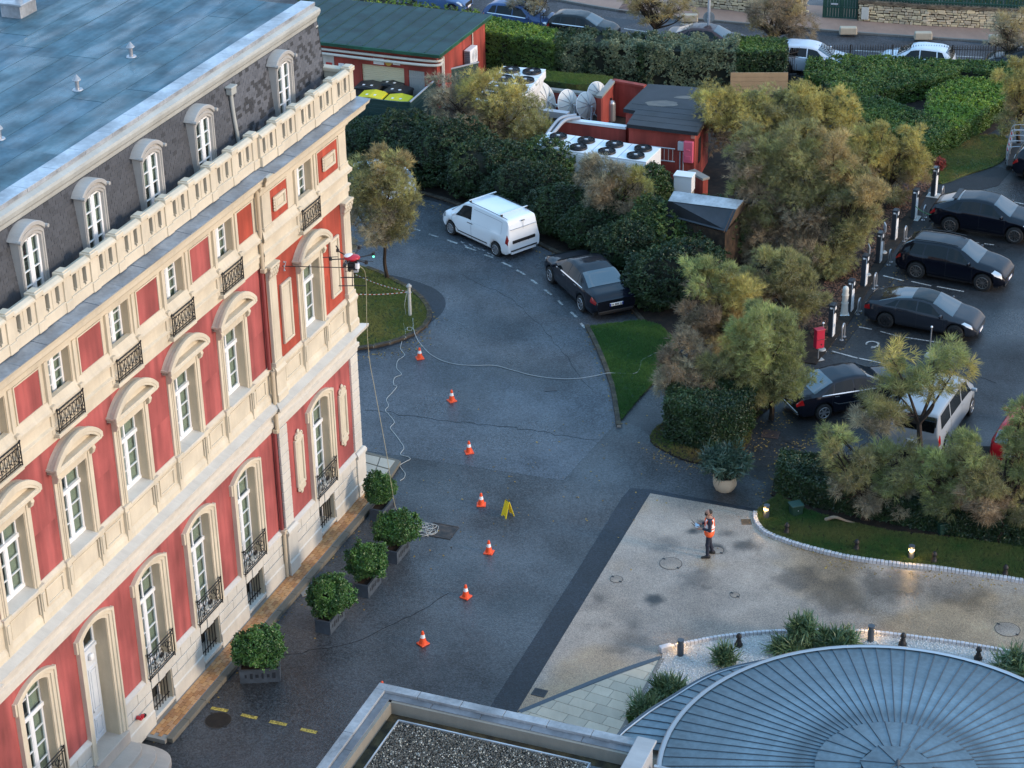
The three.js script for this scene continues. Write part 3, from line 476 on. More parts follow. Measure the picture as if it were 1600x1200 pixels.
// the big stains, wheel tracks and repairs of the yard are matter on it: a second sheet of older, paler asphalt
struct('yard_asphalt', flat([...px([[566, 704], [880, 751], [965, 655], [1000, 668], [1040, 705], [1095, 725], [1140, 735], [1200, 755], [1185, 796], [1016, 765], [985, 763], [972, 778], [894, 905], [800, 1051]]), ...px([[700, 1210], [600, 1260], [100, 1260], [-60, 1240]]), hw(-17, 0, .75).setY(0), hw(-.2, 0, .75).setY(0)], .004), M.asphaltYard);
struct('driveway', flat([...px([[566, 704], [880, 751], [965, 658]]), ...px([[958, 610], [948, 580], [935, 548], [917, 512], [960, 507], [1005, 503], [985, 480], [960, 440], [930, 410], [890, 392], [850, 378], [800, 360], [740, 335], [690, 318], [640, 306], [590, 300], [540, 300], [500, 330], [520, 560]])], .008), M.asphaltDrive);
struct('dark_repair', flat(curve([[560, 425], [610, 430], [640, 437], [680, 452], [696, 470], [690, 490], [668, 508], [640, 530], [600, 545], [560, 552]], 40), .012), M.asphaltPatch);
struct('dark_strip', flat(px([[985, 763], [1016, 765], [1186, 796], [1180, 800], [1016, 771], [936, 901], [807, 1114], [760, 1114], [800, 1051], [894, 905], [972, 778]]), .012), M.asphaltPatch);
// resin gravel court with its dark oil stains
const courtKerbTop = [[1190, 797], [1180, 803], [1180, 812], [1184, 822], [1196, 834], [1230, 848], [1270, 860], [1330, 874], [1400, 884], [1460, 890], [1530, 900], [1600, 911], [1680, 925]];
const bedKerb = [[1036, 1016], [1060, 1011], [1110, 1001], [1160, 994], [1210, 990], [1290, 989], [1350, 990], [1400, 995], [1470, 1004], [1530, 1013], [1600, 1026], [1680, 1042]];
{
  const stains = [[1096, 822, .55, 1], [1118, 858, .5, .9], [1082, 830, .4, .7], [1136, 835, .5, .45], [1165, 852, .8, .5], [1020, 938, .42, .75], [1085, 905, .8, .25], [980, 1000, 1.1, .22], [1310, 930, 1.2, .25], [1240, 905, 1.1, .3], [1390, 905, 1.3, .3], [1500, 930, 1.2, .22], [1150, 1010, .6, .2], [935, 935, .35, .3], [1040, 850, .9, .2]].map(([x, y, r, k]) => { const p = spot(x, y); return [p.x, p.z, r, k]; });
  const C = spot(1200, 930), rg = mulberry(9);
  const t = tex(2048, (u, v) => { const X = (u - .5) * 34, Z = (v - .5) * 34, x = X + C.x, z = Z + C.z; const g = rg(), b = fbm(u * 16, v * 16, 6, 16), f = fbm(u * 70, v * 70, 3, 70); let k = .80 + (g - .5) * .38 + (b - .5) * .36 + (f - .5) * .14; let d = 0; for (const [sx, sz, r, a] of stains) { const q = Math.hypot(x - sx, z - sz) / r + (b - .5) * 1.2 + (f - .5) * .9; d = Math.max(d, a * smooth(1.05, .15, q)); } k *= 1 - .80 * d; const brown = smooth(.52, .72, fbm(u * 9 + 5, v * 9, 5, 9)); return [k, k * (1 - .06 * brown), k * (1 - .16 * brown)]; }, 1);
  t.repeat.set(1 / 34, 1 / 34); t.offset.set(.5 - C.x / 34, .5 - C.z / 34);
  M.resin = std([.46, .365, .285], .85, { map: t, bumpMap: TX.grainBump, bumpScale: .008, roughnessMap: TX.wet });
  struct('gravel_court', flat([...px([[1016, 771], [1180, 800]]), ...curve(courtKerbTop.slice(1), 40), ...curve(bedKerb.slice().reverse(), 50), ...px([[1033, 1028], [965, 1050], [810, 1112], [807, 1113]])], .010), M.resin);
}
// granite setts along both edges of the court, each stone its own piece
function setts(name, list, n, w) { const pts = curve(list, n), parent = struct(name, ribbon(pts, w * .86, .0, .05), M.concrete), mats = [0, 1, 2].map(i => std([.50 + i * .04, .50 + i * .04, .53 + i * .04], .7, { map: TX.stone })); for (let i = 0; i < n; i++) { const a = pts[i], b = pts[i + 1], c = a.clone().add(b).multiplyScalar(.5), L = a.distanceTo(b); const m = part('sett', boxUV(rbox(L - .012, .15 + rr(-.012, .012), w + rr(-.012, .012), 0, .06, 0, .02)), mats[i % 3], parent); m.position.set(c.x, 0, c.z); m.rotation.y = Math.atan2(-(b.z - a.z), b.x - a.x) + rr(-.03, .03); } return parent; }
setts('white_kerb', courtKerbTop.slice(1), 92, .15);
setts('bed_kerb', bedKerb, 100, .11);
struct('kerb_end', boxUV(rbox(.42, .22, .2, 0, .1, 0, .04)).applyMatrix4(M4(spot(1040, 1017), quatE(0, .4, 0))), M.granite);
// stone terrace, slab by slab
{
  const q = [spot(810, 1113), spot(1033, 1028), spot(968, 1150), spot(800, 1260)];
  const ter = struct('stone_terrace', flat([q[0], spot(965, 1051), q[1], q[2], spot(940, 1200), spot(830, 1200)], .010), M.concrete);
  const inside = (x, z) => { const e = [[q[0], q[1]], [q[1], q[2]]]; return e.every(([a, b]) => (b.x - a.x) * (z - a.z) - (b.z - a.z) * (x - a.x) > .02); };
  const ms = [[.50, .43, .33], [.47, .41, .32], [.53, .455, .35], [.45, .395, .31], [.55, .48, .375]]  .map(c => std(c, .72, { map: TX.stone }));
  const o = spot(830, 1130), ax = spot(970, 1165).sub(spot(815, 1118)).normalize(), ay = V(-ax.z, 0, ax.x); if (ay.z > 0) ay.negate();
  const P = (a, b) => o.clone().addScaledVector(ax, a).addScaledVector(ay, b); let i = 0;
  for (let r = -3; r < 14; r++) { let a = -3 + rr(0, .4); while (a < 6) { const L = rr(.45, .95), A = Math.max(a, -4); const mid = P(a + L / 2, r * .42 + .2); const cs = [P(a + .008, r * .42 + .008), P(a + L - .008, r * .42 + .008), P(a + L - .008, r * .42 + .412), P(a + .008, r * .42 + .412)]; const line = (poly, A_, B_) => { const out = []; const s = p => (B_.x - A_.x) * (p.z - A_.z) - (B_.z - A_.z) * (p.x - A_.x); for (let k = 0; k < poly.length; k++) { const p = poly[k], n = poly[(k + 1) % poly.length], sp = s(p), sn = s(n); if (sp >= 0) out.push(p); if (sp * sn < 0) out.push(p.clone().lerp(n, sp / (sp - sn))); } return out; };
    let poly = line(line(cs, spot(810, 1114), spot(1034, 1030)), spot(1030, 1030), spot(965, 1150)); if (poly.length > 2 && mid.z < -44) part('paving_slab', slabOf(poly, .0, .022 + rr(0, .004)), ms[i++ % 5], ter); a += L; } }
  struct('slate_border', ribbon(curve([[812, 1113], [965, 1051], [1033, 1028]], 30), .16, 0, .028), M.seam);
  struct('terrace_edge', ribbon(px([[1035, 1030], [966, 1152]]), .12, 0, .04), M.kerb);
}
// white pebble bed between the court and the round roof: pebbles past counting, as one mass
{
  const poly = [...curve(bedKerb, 50), ...px([[1680, 1200], [960, 1200], [970, 1148], [1034, 1030]])];
  struct('gravel_bed', flat(poly, .02), std([.44, .42, .40], .9, { map: TX.stone }));
  const mats = [], cols = [], tri = new THREE.Shape(poly.map(p => new THREE.Vector2(p.x, p.z))).getPoints();
  const inP = (x, z) => { let c = false; for (let i = 0, j = tri.length - 1; i < tri.length; j = i++) { const a = tri[i], b = tri[j]; if ((a.y > z) !== (b.y > z) && x < (b.x - a.x) * (z - a.y) / (b.y - a.y) + a.x) c = !c; } return c; };
  const a = spot(1000, 980), b = spot(1660, 1060); let n = 0;
  while (n < 42000) { const x = rr(3, 20), z = rr(-53.5, -46.5); if (!inP(x, z)) { n += .2; continue; } n++; const s = rr(.013, .026), k = Math.pow(rnd(), .6); mats.push(M4(V(x, .025, z), quatE(rr(0, 3), rr(0, 3), rr(0, 3)), V(s, s * rr(.6, 1), s))); const w = k < .10 ? rr(.16, .3) : rr(.40, .66); cols.push(col(w, w * rr(.95, 1), w * rr(.88, 1))); }
  const o = inst(numbered('pebbles'), new THREE.IcosahedronGeometry(1, 0), std([1, 1, 1], .8), mats, cols, scene, 'stuff'); o.userData.label = 'loose white pebbles filling the bed around the round zinc roof'; o.userData.category = 'gravel';
}
// ---- pavement along the hotel: bricks one by one, kerb stones, corner flags
{
  const g0 = hotel.matrixWorld;
  const pave = struct('pavement', span(-15.2, -.05, 0, .135, -.2, .60), M.concrete); pave.applyMatrix4(g0);
  const ms = [[.55, .28, .11], [.48, .23, .09], [.60, .33, .15], [.52, .28, .14], [.42, .20, .085]].map(c => std(c, .75, { map: TX.stone }));
  const bg = [.255, .13].map(L => boxUV(rbox(L - .012, .03, .118, 0, 0, 0, .006)));
  for (let r = 0; r < 4; r++) for (let i = 0; i < 58; i++) { const u = -14.95 + i * .256 + (r % 2) * .128; if (u > -.15) continue; const m = part('brick', bg[0], ms[Math.floor(rnd() * 5)], pave); m.position.set(u, .14 + rr(-.003, .003), .165 + r * .1275 - .06); }
  M.kerb2 = std([.17, .155, .125], .85, { map: TX.stone });
  for (let i = 0; i < 15; i++) { const a = -15.1 + i; part('kerb_stone', boxUV(rspan(a + .006, a + .994, 0, .155 + rr(-.003, .003), .59, .80, .02)), M.kerb2, pave); }
  const flag = struct('corner_paving', flat(px([[571, 757], [584, 762], [592, 770], [621, 724], [569, 712]]), .10), M.concrete), fm = std([.48, .43, .35], .75, { map: TX.stone });
  for (const [i, j] of [[0, 0], [1, 0], [2, 0], [0, 1], [1, 1], [2, 1]]) { const L = (a, b, t) => [lerp(a[0], b[0], t), lerp(a[1], b[1], t)], A = [572, 756], B = [589, 767], C = [619, 725], D = [570, 714]; const at = (s, t) => L(L(A, B, s), L(D, C, s), t); const e = .02; part('paving_slab', slabOf(px([at(j / 2 + e, i / 3 + e), at((j + 1) / 2 - e, i / 3 + e), at((j + 1) / 2 - e, (i + 1) / 3 - e), at(j / 2 + e, (i + 1) / 3 - e)]), .09, .15), fm, flag); }
  struct('corner_kerb', ribbon(px([[592, 772], [622, 725]]), .2, 0, .14), M.kerb2);
  struct('corner_kerb', ribbon(px([[622, 725], [569, 711]]), .14, 0, .13), M.kerb2);
}
// ---- lawns, soil beds, kerbs
const inPoly = (poly, x, z) => { let c = false; for (let i = 0, j = poly.length - 1; i < poly.length; j = i++) { const a = poly[i], b = poly[j]; if ((a.z > z) !== (b.z > z) && x < (b.x - a.x) * (z - a.z) / (b.z - a.z) + a.x) c = !c; } return c; };
function scatter(poly, n, fn) { let x0 = 1e9, x1 = -1e9, z0 = 1e9, z1 = -1e9; for (const p of poly) { x0 = Math.min(x0, p.x); x1 = Math.max(x1, p.x); z0 = Math.min(z0, p.z); z1 = Math.max(z1, p.z); } for (let i = 0, k = 0; i < n && k < n * 12; k++) { const x = rr(x0, x1), z = rr(z0, z1); if (inPoly(poly, x, z)) { i++; fn(x, z); } } }
const bladeGeo = (() => { const pos = []; const r = mulberry(3); for (let i = 0; i < 9; i++) { const a = r() * 6.28, x = (r() - .5) * .09, z = (r() - .5) * .09, h = .04 + r() * .05, w = .006, l = (r() - .5) * .05, m = (r() - .5) * .05; pos.push(x - w * Math.cos(a), 0, z - w * Math.sin(a), x + w * Math.cos(a), 0, z + w * Math.sin(a), x + l, h, z + m); } const g = new THREE.BufferGeometry(); g.setAttribute('position', new THREE.Float32BufferAttribute(pos, 3)); g.computeVertexNormals(); return prep(g); })();
const grassM = std([1, 1, 1], .85);
function grass(name, label, poly, y, n, c0, c1, ground) {
  struct(name.replace('grass', 'lawn'), slabOf(poly, 0, y), ground);
  const mats = [], cols = []; scatter(poly, n, (x, z) => { const s = rr(.7, 1.25); mats.push(M4(V(x, y - .004, z), quatE(0, rr(0, 6.28), 0), V(s, s, s))); const t = clamp(fbm(x * .9 + 40, z * .9 + 40, 4) * 1.6 - .3 + rr(-.2, .2)), k = rr(.75, 1.2); cols.push(mixc(c0, c1, t, k * 1.4)); });
  const o = inst(numbered(name), bladeGeo, grassM, mats, cols, scene, 'stuff'); o.userData.label = label; o.userData.category = 'grass';
}
const islandEdge = [[540, 412], [572, 420], [592, 427], [616, 440], [642, 454], [662, 472], [671, 490], [666, 508], [648, 522], [622, 533], [595, 541], [560, 546], [530, 548]];
grass('island_grass', 'short olive green grass on the rounded island beside the hotel corner', [...curve(islandEdge, 40), ...px([[480, 500]])], .07, 9000, [.085, .125, .028], [.19, .18, .055], M.lawn);
function kerbStones(name, list, n, w, h, m) { const pts = curve(list, n), parent = struct(name, ribbon(pts, w * .8, 0, h * .8), M.concrete); for (let i = 0; i < n; i++) { const a = pts[i], b = pts[i + 1], c = a.clone().add(b).multiplyScalar(.5), L = a.distanceTo(b), o = part('kerb_stone', boxUV(rbox(L - .012, h, w, 0, h / 2, 0, .025)), m, parent); o.position.set(c.x, 0, c.z); o.rotation.y = Math.atan2(-(b.z - a.z), b.x - a.x); } return parent; }
kerbStones('island_kerb', islandEdge.slice(1), 16, .22, .12, std([.27, .24, .20], .85, { map: TX.soil }));
const patch = [[921, 512], [960, 507], [1004, 503], [1030, 510], [1058, 535], [1060, 562], [1030, 590], [1000, 622], [970, 658], [963, 632], [955, 595], [945, 565]];
grass('verge_grass', 'bright green mown grass on the pointed verge between drive and path', px(patch), .07, 9000, [.034, .10, .020], [.075, .15, .034], M.lawnGreen);
kerbStones('verge_kerb', [[917, 511], [935, 547], [948, 580], [957, 606], [962, 635], [967, 668]], 8, .18, .13, std([.22, .21, .17], .85, { map: TX.soil }));
kerbStones('drive_kerb', [[560, 296], [640, 300], [690, 312], [740, 330], [800, 352], [832, 376], [852, 388], [890, 405], [930, 425], [962, 448], [985, 480], [1004, 503]], 18, .2, .13, std([.20, .19, .17], .85, { map: TX.soil }));
struct('shrub_bed', slabOf(px([[540, 292], [640, 299], [740, 329], [800, 351], [832, 375], [890, 404], [930, 424], [962, 447], [985, 479], [1004, 502], [1032, 510], [1060, 535], [1120, 560], [1200, 560], [1275, 570], [1330, 500], [1370, 430], [1420, 360], [1450, 300], [1440, 270], [1560, 200], [1640, 150], [1640, 108], [1230, 130], [760, 98], [480, 150]]), 0, .05), M.soil);
{ const p = [...px([[1290, 535], [1320, 480], [1350, 440], [1375, 395], [1405, 350], [1430, 318], [1455, 290], [1440, 268], [1400, 300], [1350, 380], [1300, 430], [1250, 490], [1270, 530]])]; struct('leaf_mulch', slabOf(p, 0, .06), M.mulch);
  const mats = [], cols = []; scatter(p, 5200, (x, z) => { mats.push(M4(V(x, .066, z), quatE(rr(-.5, .5), rr(0, 6), rr(-.5, .5)), V(1, 1, 1).multiplyScalar(rr(.6, 1.3)))); const k = rr(.5, 1.3); cols.push(col(.16 * k, .075 * k, .045 * k)); });
  const o = inst(numbered('fallen_leaves'), new THREE.PlaneGeometry(.08, .05).rotateX(-1.57), std([1, 1, 1], .9), mats, cols, scene, 'stuff'); o.userData.label = 'brown fallen leaves behind the row of charging posts'; o.userData.category = 'leaves'; }
const bush = [[1016, 690], [1022, 672], [1040, 660], [1060, 640], [1100, 600], [1180, 590], [1262, 590], [1250, 605], [1226, 620], [1200, 640], [1178, 662], [1172, 690], [1150, 715], [1115, 726], [1075, 722], [1040, 707]];
grass('bush_grass', 'yellowing grass and fallen leaves around the foot of the clipped bush', curve(bush, 60, 0, true), .06, 6000, [.05, .09, .018], [.16, .11, .035], M.soil);
grass('right_grass', 'worn grass corner behind the farthest charging post', curve([[1432, 272], [1470, 228], [1520, 214], [1568, 214], [1577, 238], [1556, 259], [1510, 274], [1466, 288]], 40, 0, true), .06, 6000, [.07, .12, .025], [.20, .15, .05], M.lawn);
grass('bed_grass', 'dark green grass between the white kerb and the hedge', [...curve(courtKerbTop.slice(1), 40), ...px([[1690, 880], [1600, 858], [1500, 845], [1400, 835], [1320, 818], [1260, 800], [1215, 775]])], .08, 17000, [.022, .080, .016], [.10, .11, .032], M.soil);
struct('hedge_bed', slabOf(px([[1205, 775], [1260, 800], [1320, 818], [1400, 836], [1500, 846], [1690, 882], [1690, 700], [1480, 700], [1300, 715], [1215, 722]]), 0, .07), M.soil);
grass('upper_grass', 'strip of green grass in front of the street hedge', px([[845, 112], [958, 122], [952, 132], [900, 134], [850, 128]], 1.1), 1.16, 2500, [.05, .11, .018], [.10, .13, .03], M.lawn);
grass('tuft_grass', 'tuft of long green grass beside the round roof', px([[1018, 1080], [1072, 1068], [1030, 1100], [985, 1135], [980, 1120]]), .05, 3500, [.03, .08, .015], [.06, .12, .02], M.soil);
// ---- car park: charging strip, markings
struct('charging_strip', flat(px([[1285, 538], [1318, 543], [1350, 500], [1385, 455], [1418, 405], [1450, 357], [1478, 320], [1520, 300], [1560, 290], [1580, 268], [1560, 260], [1500, 280], [1466, 290], [1440, 310], [1405, 352], [1375, 395], [1345, 440], [1315, 490]]), .010), M.asphaltBlack);
const dash = (name, a, b, w, m, h = .013) => struct(name, flat((() => { const p = spot(...a), q = spot(...b), d = q.clone().sub(p).normalize(), n = V(-d.z, 0, d.x).multiplyScalar(w / 2); return [p.clone().add(n), q.clone().add(n), q.clone().sub(n), p.clone().sub(n)]; })(), h), m);
for (const [a, b] of [[[1300, 549], [1340, 560]], [[1342, 560], [1385, 569]], [[1425, 576], [1455, 583]], [[1342, 511], [1362, 515]], [[1375, 518], [1408, 527]], [[1412, 527], [1470, 536]], [[1380, 431], [1412, 439]], [[1424, 440], [1455, 447]], [[1464, 448], [1506, 456]], [[1518, 378], [1530, 380]], [[1538, 381], [1553, 383]], [[1580, 315], [1604, 320]]]) dash('bay_line', a, b, .085, M.markWhite);
for (const [a, b] of [[[330, 1106.5], [356, 1111]], [[377, 1117], [402, 1122.5]], [[421.5, 1127.5], [448, 1133]], [[470, 1139.5], [495, 1145]]]) dash('yellow_dash', a, b, .14, M.markYellow, .010);
for (const [a, b] of [[[643, 357], [657, 361]], [[670, 366], [685, 371]], [[698, 375], [715, 381]], [[727, 386], [744, 392]], [[757, 398], [770, 403]], [[784, 410], [799, 417]], [[807, 422], [821, 430]], [[830, 437], [839, 444]], [[851, 453], [862, 461]], [[872, 470], [879, 477]], [[892, 488], [901, 496]], [[907, 505], [914, 513]], [[829, 373], [842, 379]]]) dash('parking_dash', a, b, .11, M.markWhite, .014);
for (const [x, y] of [[722, 379], [727, 384], [735, 383], [741, 387], [748, 389], [755, 391], [763, 396], [770, 399]]) { const p = spot(x, y); struct('worn_letter', [box(.05, .002, .20, p.x, .014, p.z, .5), box(.13, .002, .04, p.x + .05, .0155, p.z + .06, .5)], std([.32, .32, .33], .8)); }
{ // the charging symbol on the ground: a plug ring
  const c = spot(1363, 538), m = M.markWhite, r = new THREE.RingGeometry(.20, .27, 28, 1, -1.9, 5.2).rotateX(-Math.PI / 2).translate(c.x, .016, c.z);
  struct('charging_symbol', [r, box(.2, .002, .06, c.x - .02, .016, c.z + .33, .2), box(.06, .002, .16, c.x + .24, .016, c.z - .1, .6), box(.1, .002, .1, c.x + .16, .018, c.z + .2, .8)], m);
}
// tar filled cracks and old trench seams
for (const [l, w] of [[[[575, 640], [680, 655], [800, 668], [930, 690]], .010], [[[720, 430], [800, 470], [870, 540], [925, 610]], .008], [[[300, 1075], [420, 1030], [560, 1000], [700, 930]], .010], [[[1225, 690], [1300, 720], [1360, 690]], .012], [[[1400, 480], [1480, 560], [1560, 600]], .012]]) { const c = curve(l, 40); c.forEach((p, i) => { p.x += (vnoise(i * .7, w * 900) - .5) * .22; p.z += (vnoise(i * .7 + 50, w * 900) - .5) * .22; }); struct('tar_seam', ribbon(c, w, .008, .0155), M.asphaltBlack); }
// ---- iron covers
M.seamGrey = std([.07, .062, .055], .8);
const disc = (name, x, y, r, label, m, rim) => { const p = spot(x, y), o = thing(name, label, 'manhole cover', p.setY(.012)); part('rim', new THREE.RingGeometry(r - .016, r + .004, 36).rotateX(-Math.PI / 2).translate(0, .0065, 0), rim || M.seamGrey, o); part('lid', cyl(r - .02, r - .02, .006, 0, 0, 0, 36), m, o); for (const a of [.9, 4.1]) part('lifting_slot', box(.10, .004, .06, Math.cos(a) * (r - .02), .008, Math.sin(a) * (r - .02), -a), M.black, o); return o; };
disc('manhole_cover', 1048, 881, .37, 'large round cover set in the gravel court left of the standing man', M.resin);
disc('manhole_cover', 963, 905.5, .21, 'small round cover near the dark strip at the court\'s left edge', M.resin);
disc('manhole_cover', 1120, 860.5, .23, 'round cover on the dark stain behind the standing man', M.resin);
disc('manhole_cover', 1574, 984, .39, 'round cover with pale surround near the right end of the court', M.resin);
disc('manhole_cover', 1148, 930, .16, 'faint little cover in the middle of the gravel court', M.resin);
disc('manhole_cover', 341, 1126, .40, 'black iron cover beside the yellow dashes near the hotel door', std([.03, .024, .018], .6, { map: TX.soil }));
function grate(x, y, w, d, turn, label, m, bars) { const o = thing('drain_cover', label, 'drain cover', spot(x, y).setY(.010), turn); part('frame', extr(rect(-w / 2, w / 2, -d / 2, d / 2), [rect(-w / 2 + .04, w / 2 - .04, -d / 2 + .04, d / 2 - .04)], .016).rotateX(-Math.PI / 2), m, o); part('plate', box(w - .06, .008, d - .06, 0, .003, 0), bars ? M.black : m, o); if (bars) for (let i = 0; i < bars; i++) part('grate_bar', box(w - .07, .014, .03, 0, .006, -d / 2 + .06 + i * (d - .12) / (bars - 1)), m, o); return o; }
grate(690, 830, .95, .85, -.36, 'rusty square cover with a pale frame beside the coiled rope', std([.13, .105, .095], .6, { map: TX.soil }), 0);
grate(860, 608, .48, .36, .1, 'small grey grating in the middle of the upper drive', std([.06, .06, .065], .5), 7);
grate(843, 1083, .42, .36, -.4, 'black grating at the lower corner of the gravel court', std([.02, .02, .022], .5), 7);
grate(1166, 816, .34, .34, 0, 'small rusty grating near the start of the white kerb', std([.14, .09, .05], .8), 6);
grate(1204, 679, .62, .55, -.3, 'long brown grating near the dark saloon', std([.06, .035, .03], .7), 9);
grate(478, 925, .36, .5, .36, 'pale concrete cover at the kerb behind the potted bush', M.concrete, 0);

{ // leaves blown along the edges
  const mats = [], cols = []; for (const [l, n, sp] of [[[[640, 312], [740, 342], [830, 385], [900, 430], [985, 495]], 260, .5], [[[917, 520], [950, 590], [967, 670]], 90, .35], [[[1020, 700], [1060, 725], [1120, 735], [1180, 700], [1230, 640]], 320, .5], [[[1205, 780], [1240, 700], [1300, 690], [1400, 700]], 300, .7], [[[1190, 815], [1300, 875], [1450, 895], [1590, 915]], 220, .5], [[[1300, 550], [1380, 460], [1440, 370], [1500, 310]], 300, .6], [[[560, 560], [640, 545], [680, 490]], 120, .5], [[[250, 1170], [420, 980], [600, 780]], 160, .4], [[[600, 900], [850, 700], [1000, 800]], 120, 4]]) { const c = curve(l, 200); for (let i = 0; i < n; i++) { const p = c[Math.floor(rnd() * 200)]; mats.push(M4(V(p.x + gauss() * sp, .02, p.z + gauss() * sp), quatE(rr(-.3, .3), rr(0, 6), rr(-.3, .3)), V(1, 1, 1).multiplyScalar(rr(.5, 1.1)))); const k = rr(.5, 1.4), y = rnd(); cols.push(col((.20 + .12 * y) * k, (.12 + .09 * y) * k, .045 * k)); } }
  const o = inst(numbered('leaf_litter'), new THREE.PlaneGeometry(.07, .045).rotateX(-1.57), std([1, 1, 1], .9), mats, cols, scene, 'stuff'); o.userData.label = 'small yellow brown leaves scattered over the asphalt edges'; o.userData.category = 'leaves'; }
// ---- street behind the hedge
struct('street', flat(px([[640, -40], [960, 18], [1050, 29], [1200, 43], [1350, 55], [1500, 65], [1700, 78], [1700, 135], [1225, 128], [740, 60], [560, -20]]), .01), M.street);
struct('street_patch', flat(px([[921, 24], [1006, 33], [966, 44], [930, 40], [915, 34]]), .014), M.asphaltPatch);
M.pink = std([.33, .215, .165], .85, { map: TX.stone });
struct('street_pavement', slabOf(px([[700, -60], [857, -2], [960, 17], [1050, 28], [1200, 42], [1350, 54], [1500, 64], [1700, 77], [1700, 40], [1100, 0], [900, -60]]), 0, .13), M.pink);
kerbStones('street_kerb', [[720, -26], [857, -1], [960, 17], [1050, 28], [1200, 42], [1350, 54], [1500, 64], [1690, 77]], 34, .16, .14, M.kerb);
struct('crossing_tiles', flat(px([[975, 3], [1005, 7], [1000, 19], [965, 16]], .13), .136), std([.42, .26, .24], .8, { map: TX.soil }));
for (const [a, b] of [[[842, 29], [870, 32]], [[975, 45], [1018, 51]], [[1145, 63], [1172, 66]], [[1285, 74], [1298, 76]], [[1336, 79], [1407, 84]], [[1473, 87], [1536, 90]]]) dash('lane_dash', a, b, .12, M.markWhite, .016);
struct('cycle_arrow', [flat(px([[1063, 36], [1082, 38], [1087, 34], [1100, 40], [1099, 43], [1085, 42], [1083, 40], [1063, 38.5]]), .017)], M.markWhite);

// ================================================================ hedges, shrubs and trees
const atDepth = (x, y, z) => { const d = ray(x, y), t = z / d[2]; return V(d[0] * t, CAM_H + d[1] * t, z); };
const pxm = p => { const dz = -p.z * cP + (CAM_H - p.y) * sP; return FOCAL / dz; };       // pixels of the photograph per metre at p
const leafGeo = (() => {                                     // a sprig of nine folded leaves
  const pos = [], r = mulberry(12), P = (a, b, c) => pos.push(a.x, a.y, a.z, b.x, b.y, b.z, c.x, c.y, c.z);
  for (let i = 0; i < 9; i++) { const q = quatE(rr(-1, 1), r() * 6.28, rr(-.9, .9)), o = V((r() - .5) * .12, (r() - .5) * .10, (r() - .5) * .12), f = (x, y, z) => V(x, y, z).applyQuaternion(q).add(o), L = .07 + r() * .05, w = .02 + r() * .012; const a = f(0, 0, 0), t = f(L, .012, 0), l = f(L * .45, .014, w), m = f(L * .5, -.004, 0), n = f(L * .45, .014, -w); P(a, l, m); P(l, t, m); P(a, m, n); P(m, t, n); }
  const g = new THREE.BufferGeometry(); g.setAttribute('position', new THREE.Float32BufferAttribute(pos, 3)); g.computeVertexNormals(); return prep(g);
})();
const sprayGeo = (n, len, wid, seed, spread = .75) => {      // a feathery spray of fine drooping twigs
  const pos = [], r = mulberry(seed), up = V(0, 1, 0);
  for (let i = 0; i < n; i++) {
    const a = r() * 6.28, s = spread * Math.sqrt(r()), d = V(Math.cos(a) * s, 1, Math.sin(a) * s).normalize(), L = len * (.5 + .7 * r()), o = d.clone().multiplyScalar(r() * len * .35), side = V(r() - .5, r() - .5, r() - .5).cross(d).normalize().multiplyScalar(wid), m = o.clone().addScaledVector(d, L * .55), t = o.clone().addScaledVector(d, L).add(V((r() - .5) * .1, -.10 * L, (r() - .5) * .1));
    const A = o.clone().add(side), B = o.clone().sub(side), C = m.clone().addScaledVector(side, .8), D = m.clone().addScaledVector(side, -.8);
    for (const k of [A, B, C, C, B, D, C, D, t]) pos.push(k.x, k.y, k.z);
  }
  const g = new THREE.BufferGeometry(); g.setAttribute('position', new THREE.Float32BufferAttribute(pos, 3)); g.computeVertexNormals(); return prep(g);
};
const leafM = std([1, 1, 1], .42), sprayM = new THREE.MeshPhysicalMaterial({ color: col(1, 1, 1), roughness: .95, transmission: .5, thickness: 0, side: THREE.DoubleSide });
const GREEN = { dark: [[.014, .032, .012], [.042, .078, .024]], mid: [[.034, .080, .014], [.115, .185, .030]], bright: [[.085, .175, .018], [.230, .320, .034]], grey: [[.055, .085, .040], [.20, .23, .13]], blue: [[.026, .058, .040], [.065, .110, .070]] };

